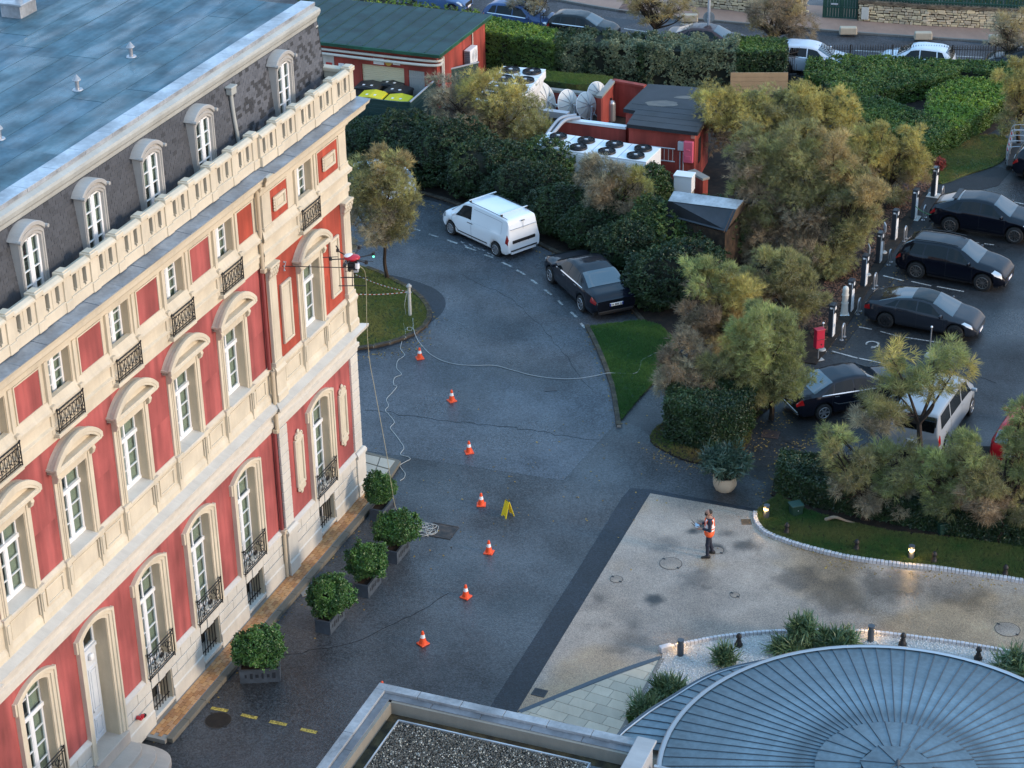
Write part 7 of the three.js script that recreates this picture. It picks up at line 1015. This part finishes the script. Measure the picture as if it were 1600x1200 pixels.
  let vg = fieldMesh(VB, a(-.42, .74, -.42), .84, .010, vc).toNonIndexed(); const P = vg.attributes.position, Cc = vg.attributes.color, keep = [], kc = []; for (let i = 0; i < P.count; i += 3) { let y = (P.getY(i) + P.getY(i + 1) + P.getY(i + 2)) / 3, z = Math.abs(P.getZ(i)), x = P.getX(i); if (y < .80 || (y > 1.475)) continue; if (z > .205 && y > 1.25 && Math.hypot(x, y - 1.40) < .10) continue; for (let j = 0; j < 3; j++) { keep.push(P.getX(i + j), P.getY(i + j), P.getZ(i + j)); kc.push(Cc.getX(i + j), Cc.getY(i + j), Cc.getZ(i + j)); } }
  vg = new THREE.BufferGeometry(); vg.setAttribute('position', new THREE.Float32BufferAttribute(keep, 3)); vg.setAttribute('color', new THREE.Float32BufferAttribute(kc, 3)); vg = mergeVertices(vg, 1e-4); vg.computeVertexNormals(); part('safety_vest', vg, new THREE.MeshStandardMaterial({ vertexColors: true, roughness: .6, side: THREE.DoubleSide }), o);
  const hair = [[a(-.025, .045, 0), a(-.03, .035, 0), .092, .094], [a(-.06, -.01, 0), a(-.05, -.05, 0), .062, .05]].map(([p, q, r, s]) => [hp(p), hp(q), r, s]), hcf = () => [.020, .015, .012]; hcf.k = .03; part('hair', fieldMesh(hair, hd.clone().add(a(-.2, -.2, -.2)), .4, .007, hcf), bm, o);
  for (const s of [-1, 1]) part('eye', new THREE.SphereGeometry(.011, 8, 6).applyMatrix4(M4(hp(a(.086, .012, s * .03)))), std([.05, .04, .035], .2), o);
  // the remote control is a thing held by the person
  o.updateMatrixWorld(true); const rp = o.localToWorld(a(.40, 1.165, 0)), rc = thing('remote_control', 'remote control with screen and two aerials held by the person', 'remote control', rp, turn);
  part('case', rbox(.17, .045, .27, 0, 0, 0, .02).rotateZ(.35), M.greyPaint, rc); part('screen', box(.10, .006, .16, 0, .026, 0).rotateZ(.35), std([.35, .5, .62], .2), rc); for (const s of [-1, 1]) part('aerial', bar(V(.08, .04, s * .08), V(.19, .17, s * .10), .010, 6), M.black, rc); for (const s of [-1, 1]) part('stick', cyl(.012, .008, .03, -.02, .025, s * .11, 8), M.black, rc);
}
// ================================================================ cones, warning sign
{
  const g = 'orange cones in a line across the yard', om = std([.85, .085, .018], .5), proto = thing('traffic_cone', 'orange cone with white band nearest the grass island', 'traffic cone', spot(656, 560), .3, g);
  part('base', rbox(.31, .045, .31, 0, .022, 0, .02), om, proto); part('cone', lathe([[.13, .04], [.115, .07], [.085, .20], [.078, .24]], 20), om, proto); part('white_band', lathe([[.0785, .24], [.056, .355]], 20), M.white, proto); part('tip', lathe([[.0565, .355], [.036, .455], [.028, .47], [0, .472]], 20), om, proto);
  [[706, 626.5, 'second cone from the island, straight below the first'], [733, 707, 'cone just below the seam between pale drive and dark yard'].reverse().reverse(), [752, 789, 'cone standing immediately left of the yellow sign'], [764, 863.5, 'cone right of the square iron cover'], [728, 933, 'second last cone before the annex roof'], [661, 1006, 'last full cone, nearest the annex roof'], [598, 1085, 'cone whose tip alone shows behind the annex parapet']].forEach(([x, y, l], i) => copyOf(proto, 'orange ' + l, spot(x, y), .5 + i * 1.3));
}
{
  const p = spot(793, 806), o = thing('warning_sign', 'yellow folding floor sign standing open between the cones', 'floor sign', p, .55), ym = std([.80, .62, .02], .45); for (const s of [-1, 1]) { const b = extr([[-.16, 0], [-.10, 0], [-.08, .06], [.08, .06], [.10, 0], [.16, 0], [.125, .62], [-.125, .62]], [], .018, .004).rotateY(Math.PI / 2).translate(0, 0, 0).rotateZ(s * .26).translate(s * .165, 0, 0); part('board', b, ym, o); }
  part('warning_triangle', [extr([[-.09, .30], [.09, .30], [0, .47]], [[[-.055, .322], [.055, .322], [0, .43]]], .004).rotateY(Math.PI / 2).translate(.012, 0, 0).rotateZ(.26).translate(.165, 0, 0), box(.006, .06, .016, .016, .37, 0).rotateZ(.26).translate(.165, 0, 0), box(.006, .02, .18, .016, .22, 0).rotateZ(.26).translate(.165, 0, 0), box(.006, .02, .14, .016, .17, 0).rotateZ(.26).translate(.165, 0, 0)], M.black, o); part('hinge', bar(V(0, .60, -.12), V(0, .60, .12), .015), M.black, o);
}
// ================================================================ drone with spray lance and its hose
{
  const dp = hw(-4.5, 11.0, 2.15), tip = hw(-5.19, 10.71, .12), o = thing('drone', 'red and white multirotor drone hovering with a long spray lance', 'drone', dp, HOTEL_TURN + .35), L = p => p.clone().sub(dp).applyQuaternion(o.quaternion.clone().invert());
  const redM = std([.45, .015, .03], .3); part('shell', new THREE.SphereGeometry(.20, 20, 12).scale(1, .5, 1.25), redM, o); part('cover', new THREE.SphereGeometry(.15, 18, 10).scale(1, .42, 1.1).translate(.02, .05, -.08), M.white, o);
  part('body_frame', [rbox(.26, .05, .34, 0, -.12, 0), rbox(.22, .12, .26, 0, -.22, 0), rbox(.30, .02, .30, 0, -.34, 0), ...[-1, 1].flatMap(s => [-1, 1].map(t => bar(V(s * .12, -.1, t * .13), V(s * .12, -.38, t * .13), .012)))], M.black, o);
  part('tank', [cyl(.07, .07, .16, -.12, -.3, .16, 12), rbox(.1, .1, .12, .12, -.2, -.16)], M.white, o); part('pump', [rbox(.2, .1, .16, .0, -.42, .1, .03), rbox(.1, .08, .1, -.14, -.16, -.2)], M.greyPaint, o);
  for (let i = 0; i < 6; i++) { const a = i * Math.PI / 3 + .25, e = V(Math.cos(a) * .66, .02, Math.sin(a) * .66), arm = group('arm', o); part('tube', bar(V(Math.cos(a) * .15, -.02, Math.sin(a) * .15), e, .018, 8), M.black, arm); part('motor', cyl(.055, .05, .08, e.x, 0, e.z, 14), M.black, arm); part('propeller', [rbox(.46, .010, .045, 0, .10, 0, .004, a * 1.7 + .4).translate(e.x, 0, e.z), cyl(.03, .02, .03, e.x, .085, e.z, 10)], M.black, arm); if (i === 1) { const lg = part('light', new THREE.SphereGeometry(.035, 10, 8).translate(e.x, -.05, e.z), new THREE.MeshStandardMaterial({ color: col(.1, .6, .4), emissive: col(.15, 1, .65), emissiveIntensity: i === 1 ? 1.2 : .15 }), arm); } }
  for (const s of [-1, 1]) part('landing_leg', [bar(V(s * .14, -.30, 0), V(s * .30, -.80, 0), .014), bar(V(s * .30, -.80, -.42), V(s * .30, -.80, .42), .016), bar(V(s * .22, -.55, -.26), V(s * .22, -.55, .26), .012)], M.black, o);
  const lt = L(tip); part('lance', bar(V(0, -.34, .05), lt, .014, 8), M.black, o); const n = new THREE.Vector3(0, 1, 0); part('nozzle', [bar(lt.clone().add(V(0, -.16, .03)), lt.clone().add(V(0, .16, .12)), .014), ...[-.14, 0, .14].map(k => new THREE.SphereGeometry(.03, 8, 6).translate(lt.x, lt.y + k, lt.z + .06))], M.greyPaint, o);
  part('camera', [new THREE.SphereGeometry(.05, 10, 8).translate(.08, -.46, -.1), rbox(.08, .05, .05, .08, -.40, -.1)], M.black, o);
  const s0 = dp.clone().add(V(.25, -.42, .1)), e0 = spot(648, 829), path = [[562, 416], [569, 422], [572, 440], [573, 500], [577, 560], [585, 605], [597, 670], [605, 715], [612, 760], [619, 795], [636, 822]].map(([x, y], i, l) => atDepth(x, y, lerp(s0.z, e0.z, i / (l.length - 1)))); path.push(e0.clone().setY(.02));
  single('spray_hose', 'thin yellowish hose hanging from the drone down to the ground', 'hose', tube(path, .009, 120, 6), std([.40, .37, .25], .6));
}
{ // cables and ropes on the ground
  const wob = (l, h = .02) => l.map(([x, y, q]) => spot(x, y, q === undefined ? h : q)), pale = std([.52, .53, .50], .55);
  single('ground_rope', 'thin wavy white rope winding from the island kerb to the potted bushes', 'rope', tube(wob([[628, 533], [626, 545], [632, 555], [622, 563], [620, 575], [627, 585], [617, 590], [616, 602], [620, 603], [614, 612], [604, 624], [607, 634], [602, 641], [608, 648], [616, 660], [610, 668], [617, 678], [625, 689], [631, 700], [626, 710], [638, 714], [641, 717], [634, 721], [625, 727], [628, 733], [633, 740], [631, 747], [625, 751]]), .009, 260, 5), pale);
  single('rope_end', 'short loose white rope end above the potted bush', 'rope', tube(wob([[621, 803], [626, 797], [633, 796]]), .011, 20, 5), pale);
  const c = spot(660, 829), coil = []; for (let i = 0; i < 150; i++) { const t = i / 150, a = t * 6.283 * 7, r = .26 + .16 * Math.sin(i * .37) + .06 * Math.sin(i * 1.1); coil.push(V(c.x + Math.cos(a) * r * 1.2 + .12 * Math.sin(i * .11), .02 + t * .07, c.z + Math.sin(a) * r)); } coil.push(...wob([[668, 838], [673, 830], [668, 818]]));
  single('rope_coil', 'loose heap of coiled white rope beside the square iron cover', 'rope', tube(coil, .008, 700, 5), pale);
  single('water_hose', 'long grey white hose curving over the drive onto the verge', 'hose', tube([...wob([[645, 497, .1], [645, 512, .1], [641, 517, .12], [636, 515, .12], [638, 511, .12], [645, 513, .12], [648, 521, .14], [652, 530], [662, 543], [672, 553], [690, 563], [712, 569], [740, 571], [772, 571], [800, 578], [830, 586], [865, 591], [900, 591.5], [930, 587], [948, 583, .14], [965, 583, .08], [985, 584, .08], [995, 582, .08], [1000, 574, .08], [1003, 563, .08], [1015, 556, .08], [1030, 549, .08], [1045, 540, .08], [1062, 530, .08]])], .013, 260, 6), std([.40, .41, .40], .5));
  const p = spot(641, 495), o = thing('marker_post', 'white tube post standing on the grass island, tape tied round its top', 'post', p); part('tube', cyl(.070, .062, 1.30, 0, .05, 0, 16), M.creamPale, o); part('cap', lathe([[.085, 1.33], [.11, 1.34], [.11, 1.40], [.06, 1.43], [.05, 1.47], [0, 1.48]], 16), M.dormer, o); part('clamp', new THREE.TorusGeometry(.09, .015, 6, 18).rotateX(Math.PI / 2).translate(0, 1.1, 0), M.steel, o);
  const tape = (label, tgt) => { const a = p.clone().setY(1.12), q = thing('barrier_tape', label, 'tape', a, 0, undefined), d = tgt.clone().sub(a), n = 34; for (let i = 0; i < n; i++) { const A = d.clone().multiplyScalar(i / n), B = d.clone().multiplyScalar((i + 1) / n); for (const v of [A, B]) v.y -= .12 * Math.sin(Math.PI * v.length() / d.length()); const t = alongTurn(A, B), m = part('tape_piece', box(A.distanceTo(B), .028, .004), i % 2 ? M.white : std([.48, .06, .04], .5), q); m.position.copy(A.clone().add(B).multiplyScalar(.5)); m.rotation.set(0, t, -Math.asin((A.y - B.y) / A.distanceTo(B))); } };
  tape('red and white tape running level to the hotel corner', spot(520, 456, 1.0)); tape('red and white tape slanting to the tree behind the hotel', spot(545, 424, .9));
  single('tape_tail', 'thin pale cord dropping from the post to the kerb', 'cord', tube([p.clone().add(V(-.1, 1.1, .05)), p.clone().add(V(-.2, .6, .1)), spot(634, 490, .1), spot(630, 503, .08), spot(633, 515, .08), spot(634, 528, .12)], .009, 40, 5), pale);
}
// ================================================================ potted bushes
{
  const slate = std([.085, .11, .14], .5, { map: TX.metal }), cut = std([.015, .02, .028], .6);
  const pot = (label, x, y, L, D, turn, bush, rx, h) => { const c = spot(x, y), o = thing('planter', label, 'planter', c, turn, undefined); part('box', [extr(rect(-L / 2, L / 2, 0, D), [rect(-L / 2 + .04, L / 2 - .04, .04, D - .04)], .46, .006).rotateX(-Math.PI / 2)], slate, o); part('bottom', box(L - .04, .03, D - .04, 0, .05, -D / 2), slate, o); part('soil', box(L - .07, .04, D - .07, 0, .40, -D / 2), M.soil, o); for (let i = 0; i < 6; i++) part('crest', rbox(.06 + (i % 3) * .02, .12 + (i % 2) * .08, .008, -L / 2 + .18 + i * (L - .36) / 5, .25, .002, .003), cut, o); part('rim', extr(rect(-L / 2 - .01, L / 2 + .01, -.01, D + .01), [rect(-L / 2 + .05, L / 2 - .05, .05, D - .05)], .03).rotateX(-Math.PI / 2).translate(0, .45, 0), slate, o);
    o.updateMatrixWorld(true); const b = o.localToWorld(V(0, .42, -D / 2)); shrub(bush, b, rx, h, rx * .9, 1500, [[.024, .066, .016], [.075, .165, .034]], { name: 'potted_bush', cat: 'bush', size: .9, stems: 7, lift: .16, lump: 1.7, coreK: .52 }); return o; };
  pot('slate planter farthest from the camera, half hidden by its bush', 609, 806, 1.05, .5, HOTEL_TURN, 'bush nearest the hotel corner', .40, 1.1);
  pot('slate planter by the rope heap with cut out plaques', 631, 870, 1.05, .48, HOTEL_TURN, 'bush spreading beside the rope heap', .54, 1.15);
  pot('slate planter in the middle of the row of five', 586, 923, 1.0, .48, HOTEL_TURN, 'bush in the middle of the row of five', .50, 1.15);
  pot('slate planter second from the camera along the hotel', 528, 979, 1.05, .52, HOTEL_TURN, 'bush second from the camera along the hotel', .60, 1.25);
  pot('slate planter nearest the yellow dashes, turned to the camera', 407, 1067, 1.2, .5, .06, 'rounded bush nearest the yellow dashes', .70, 1.2);
  const c = spot(1132, 764), o = thing('octagonal_planter', 'pale octagonal concrete planter at the path corner', 'planter', c), cm = std([.58, .50, .38], .85, { map: TX.stone }); part('bowl', [lathe([[.30, 0], [.33, .03], [.43, .24], [.43, .52], [.37, .54], [.35, .50], [.35, .40]], 8).rotateY(.39)], cm, o); part('foot', cyl(.30, .30, .05, 0, 0, 0, 8), cm, o); part('soil', cyl(.36, .36, .05, 0, .41, 0, 8), M.soil, o);
  const b = c.clone().setY(.46); shrub('blue green spiky oleander in the octagonal planter', b, .78, 1.05, .72, 430, GREEN.blue, { open: true, name: 'oleander', cat: 'shrub', stems: 12, lift: .25, geo: sprayGeo(10, .26, .013, 31, .9) });
}
// ================================================================ charging posts, hoops, signs
{
  const dark = std([.035, .042, .052], .35), g = 'charging posts along the parking bays', row = spot(1459, 307).sub(spot(1296, 526)), turn = Math.atan2(-row.z, row.x) ;
  const proto = thing('charging_post', 'charging post nearest the red hose box', 'charging post', spot(1299, 525), turn, g);
  part('column', rspan(-.17, .17, .02, 1.42, -.12, .07, .02), dark, proto); part('front_panel', rspan(-.16, .16, .04, 1.30, .068, .10, .01), M.white, proto); part('head_panel', rspan(-.165, .165, 1.05, 1.42, .098, .115, .01), dark, proto); part('screen', rspan(-.07, .07, 1.18, 1.32, .112, .122, .005), M.white, proto); part('base_plate', rspan(-.30, .30, 0, .035, -.30, .26, .01), M.dormer, proto); part('socket', [new THREE.CylinderGeometry(.05, .05, .04, 14).rotateX(Math.PI / 2).translate(-.02, 1.1, .12), rbox(.05, .2, .05, .12, 1.05, .13)], M.black, proto); part('badge', rspan(-.172, -.168, 1.25, 1.32, -.07, .03, .001), M.white, proto);
  [[1328, 486, 'charging post right of the white ringed bollard'], [1350, 446, 'charging post at the tail of the grey car'], [1373, 410, 'charging post at the left of the black estate car'], [1397, 374, 'charging post behind the rear wheel of the black estate'], [1428, 341, 'charging post with a green cable to the black coupe'], [1459, 306, 'farthest charging post by the grass corner']].forEach(([x, y, l]) => copyOf(proto, l, spot(x, y)));
  const hp = thing('hoop_barrier', 'steel hoop in front of the post nearest the red hose box', 'hoop barrier', spot(1317, 529), turn, 'steel hoops before the charging posts'); part('hoop', tube([V(-.17, 0, 0), V(-.17, .45, 0), V(-.13, .58, 0), V(0, .65, 0), V(.13, .58, 0), V(.17, .45, 0), V(.17, 0, 0)], .035, 40, 8), M.steel, hp); for (const s of [-1, 1]) part('foot_plate', cyl(.085, .085, .02, s * .17, 0, 0, 12), M.steel, hp);
  [[1342, 489, 'hoop below the white ringed bollard\'s neighbour post'], [1367, 449, 'hoop touching the tail of the grey car'], [1390, 412, 'hoop left of the black estate\'s rear wheel'], [1414, 375, 'hoop just above the roof of the black estate'], [1444, 342, 'hoop at the tail of the black coupe'], [1472, 312, 'farthest hoop, half hidden by the black coupe']].forEach(([x, y, l]) => copyOf(hp, 'steel ' + l, spot(x, y)));
  const cp = spot(1430, 322, 1.0); single('charging_cable', 'green striped charging cable from a post to the black coupe', 'cable', tube([cp, cp.clone().add(V(.25, -.18, .12)), cp.clone().add(V(.6, -.30, .25)), cp.clone().add(V(1.0, -.2, .5))], .018, 24, 6), std([.05, .16, .07], .5));
  const wb = thing('white_bollard', 'white ringed bollard beside the second charging post', 'bollard', spot(1319, 492)); part('foot', rbox(.42, .05, .42, 0, .025, 0), M.white, wb); part('column', lathe([[.17, .05], [.15, .12], [.13, .5], [.145, .52], [.145, .56], [.12, .58], [.13, .86], [.145, .88], [.145, .92], [.12, .94], [.13, 1.14], [.10, 1.24], [.04, 1.28], [0, 1.28]], 20), M.creamPale, wb);
  const hb = thing('hose_box', 'red hose box on a thin post at the end of the charging row', 'hose box', spot(1278, 562), .35); part('post', cyl(.025, .025, 1.25, 0, 0, 0, 8), M.steel, hb); part('foot', rbox(.42, .03, .30, 0, .015, 0), M.dormer, hb); part('case', rbox(.36, .78, .24, 0, .92, 0, .03), std([.48, .02, .05], .4), hb); part('lid', rbox(.4, .05, .28, 0, 1.32, 0, .02), std([.40, .02, .04], .4), hb); part('latch', [rbox(.3, .02, .02, 0, .92, .125), rbox(.05, .06, .03, .05, .7, .125)], M.black, hb);
  const sp = (label, x, y, h, top) => { const o = thing('sign_post', label, 'sign post', spot(x, y)); part('pole', cyl(.025, .025, h, 0, 0, 0, 8), M.steel, o); part('foot', cyl(.20, .14, .09, 0, 0, 0, 18), M.dormer, o); if (top) part('panel', rbox(.05, .32, .42, 0, h - .12, 0, .01), M.greyPaint, o); else part('knob', new THREE.SphereGeometry(.045, 10, 8).translate(0, h, 0), M.white, o); };
  sp('thin pole with white foot in front of the grey car', 1452, 556, 1.25); sp('white footed pole behind the post at the black estate', 1380, 396, 1.35, true); sp('white footed pole behind the post at the grey car', 1355, 431, 1.35, true); sp('white footed pole beside the red hose box', 1284, 548, 1.2);
  shrub('small red leaved shrub behind the farthest charging post', spot(1466, 268), .3, .75, .3, 160, [[.16, .015, .012], [.32, .05, .03]], { open: true, stems: 3, size: .8 });
}
{ // luggage trolleys, nested
  const mk = (label, x, y) => { const o = thing('luggage_trolley', label, 'luggage trolley', spot(x, y), -.15, 'nested luggage trolleys'); const t = (p, r = .022) => tube(p.map(q => V(...q)), r, 30, 6); part('frame', [t([[-.5, .2, .35], [-.5, 1.0, .38], [-.42, 1.15, .38], [.3, 1.15, .38], [.42, 1.0, .38], [.42, .2, .35]]), t([[-.5, .2, -.35], [-.5, 1.0, -.38], [-.42, 1.15, -.38], [.3, 1.15, -.38], [.42, 1.0, -.38], [.42, .2, -.35]]), ...[.45, .72, 1.0].map(y => bar(V(-.5, y, -.37), V(-.5, y, .37), .018)), bar(V(-.42, 1.15, -.38), V(-.42, 1.15, .38), .02)], M.zincPale, o); part('tray', rbox(1.0, .05, .75, -.03, .22, 0, .02), M.black, o); for (const [x, z] of [[-.45, .33], [.4, .33], [-.45, -.33], [.4, -.33]]) part('wheel', new THREE.CylinderGeometry(.09, .09, .04, 16).rotateX(Math.PI / 2).translate(x, .1, z), M.rubber, o); part('handle', rbox(.04, .1, .3, -.52, .9, 0, .02), std([.45, .05, .08], .4), o); };
  [[1589, 262, 'luggage trolley nearest the camera with a reddish handle'], [1591, 253, 'second luggage trolley from the camera'], [1593, 244, 'third luggage trolley from the camera'], [1595, 236, 'luggage trolley nearest the hedge']].forEach(([x, y, l]) => mk(l, x, y));
}
// ================================================================ bollards, lamps, garden boxes, plants of the bed
{
  const g = 'small black iron bollards', p = thing('iron_bollard', 'black iron bollard on the lawn near the left end of the white kerb', 'bollard', spot(1229, 836), 0, g); part('foot', lathe([[.13, 0], [.13, .10], [.10, .13], [.085, .2]], 8), M.iron, p); part('shaft', lathe([[.085, .2], [.06, .27], [.062, .31]], 14), M.iron, p); part('head', lathe([[.062, .31], [.09, .34], [.09, .38], [.06, .44], [.04, .47], [0, .475]], 14), M.iron, p);
  [[1338, 862, 'on the lawn left of the lit lamp'], [1459, 881, 'on the lawn right of the lit lamp'], [1570, 902, 'on the lawn near the right edge'], [1154, 1010, 'in the pebbles right of the first lamp'], [1283, 1000, 'behind the oleanders in the pebble bed'], [1410, 1009, 'in the pebbles right of the second lamp'], [1528, 1031, 'in the pebbles near the right end of the bed']].forEach(([x, y, l]) => copyOf(p, 'black iron bollard ' + l, spot(x, y)));
  const lamp = (label, x, y, tx, ty, I) => { const b = spot(x, y), d = spot(tx, ty).sub(b).normalize(), t = Math.atan2(d.x, d.z), o = thing('bollard_lamp', label, 'lamp', b, t, undefined), gm = std([.06, .068, .080], .45); part('post', [cyl(.10, .10, .40, 0, 0, 0, 22), cyl(.10, .10, .08, 0, .48, 0, 22), cyl(.085, .085, .1, 0, .39, -.01, 18)], gm, o); part('cap', cyl(.104, .104, .015, 0, .56, 0, 22), gm, o);
    part('lens', new THREE.CylinderGeometry(.099, .099, .085, 16, 1, true, -1.3, 2.6).translate(0, .44, 0), new THREE.MeshStandardMaterial({ color: col(.9, .8, .6), emissive: col(1, .62, .22), emissiveIntensity: 2.2, roughness: .4, side: THREE.DoubleSide }), o); const l = new THREE.PointLight(col(1, .62, .24), I, 4); l.position.set(0, .42, .16); l.castShadow = true; l.shadow.radius = 2; o.add(l); };
  lamp('lit bollard lamp on the lawn above the white kerb', 1423, 876, 1420, 900, .55); lamp('grey bollard lamp at the left end of the pebble bed', 1063, 1024, 1056, 1002, .45); lamp('grey bollard lamp in the middle of the pebble bed', 1360, 1002, 1360, 980, .45); lamp('dark bollard lamp at the rounded start of the white kerb', 1197, 812, 1186, 818, .40);
  const gb = (label, x, y) => { const o = thing('garden_box', label, 'utility box', spot(x, y), .3), m = std([.010, .045, .030], .55); part('case', extr([[-.17, 0], [.17, 0], [.20, .42], [-.20, .42]], [], .36, .02).translate(0, 0, -.18), m, o); part('lid', rbox(.46, .07, .42, 0, .46, 0, .03), m, o); part('lock', new THREE.SphereGeometry(.02, 8, 6).translate(0, .3, .19), M.steel, o); };
  gb('dark green utility box on the lawn left of the hedge', 1243, 806); gb('dark green utility box before the dark of the hedge', 1472, 834);
  single('fallen_branch', 'pale bent branch lying at the foot of the court hedge', 'branch', mergeGeometries([taper([spot(1290, 812, .12), spot(1305, 808, .35), spot(1320, 813, .2), spot(1335, 817, .1)], .07, .03, 14, 6), taper([spot(1402, 790, .7), spot(1430, 806, .4), spot(1458, 817, .2)], .05, .025, 14, 6)].map(prep)), std([.26, .20, .14], .9));
  const og = sprayGeo(9, .34, .014, 35, .45), ol = (label, x, y, r, h, n) => shrub(label, spot(x, y), r, h, r * .8, n, [[.055, .095, .040], [.15, .22, .10]], { open: true, name: 'oleander', cat: 'shrub', stems: 6, geo: og });
  ol('small bush alone in the white pebbles', 1133, 1038, .26, .48, 90); ol('oleander clump behind the middle of the zinc rim', 1305, 1014, .55, .5, 260); ol('tall thin oleander left of the clump', 1252, 1012, .42, 1.0, 190); ol('grey low oleander at the left of the clump', 1225, 1022, .35, .5, 130); ol('oleander cut by the right edge of the pebble bed', 1590, 1062, .6, .8, 300);
  ol('long grassy clump beside the rim of the lower zinc skirt', 1045, 1088, .42, .45, 170); ol('long grassy clump at the lower end of the pebble bed', 1008, 1122, .45, .5, 180);
}
renderer.render(scene, camera);
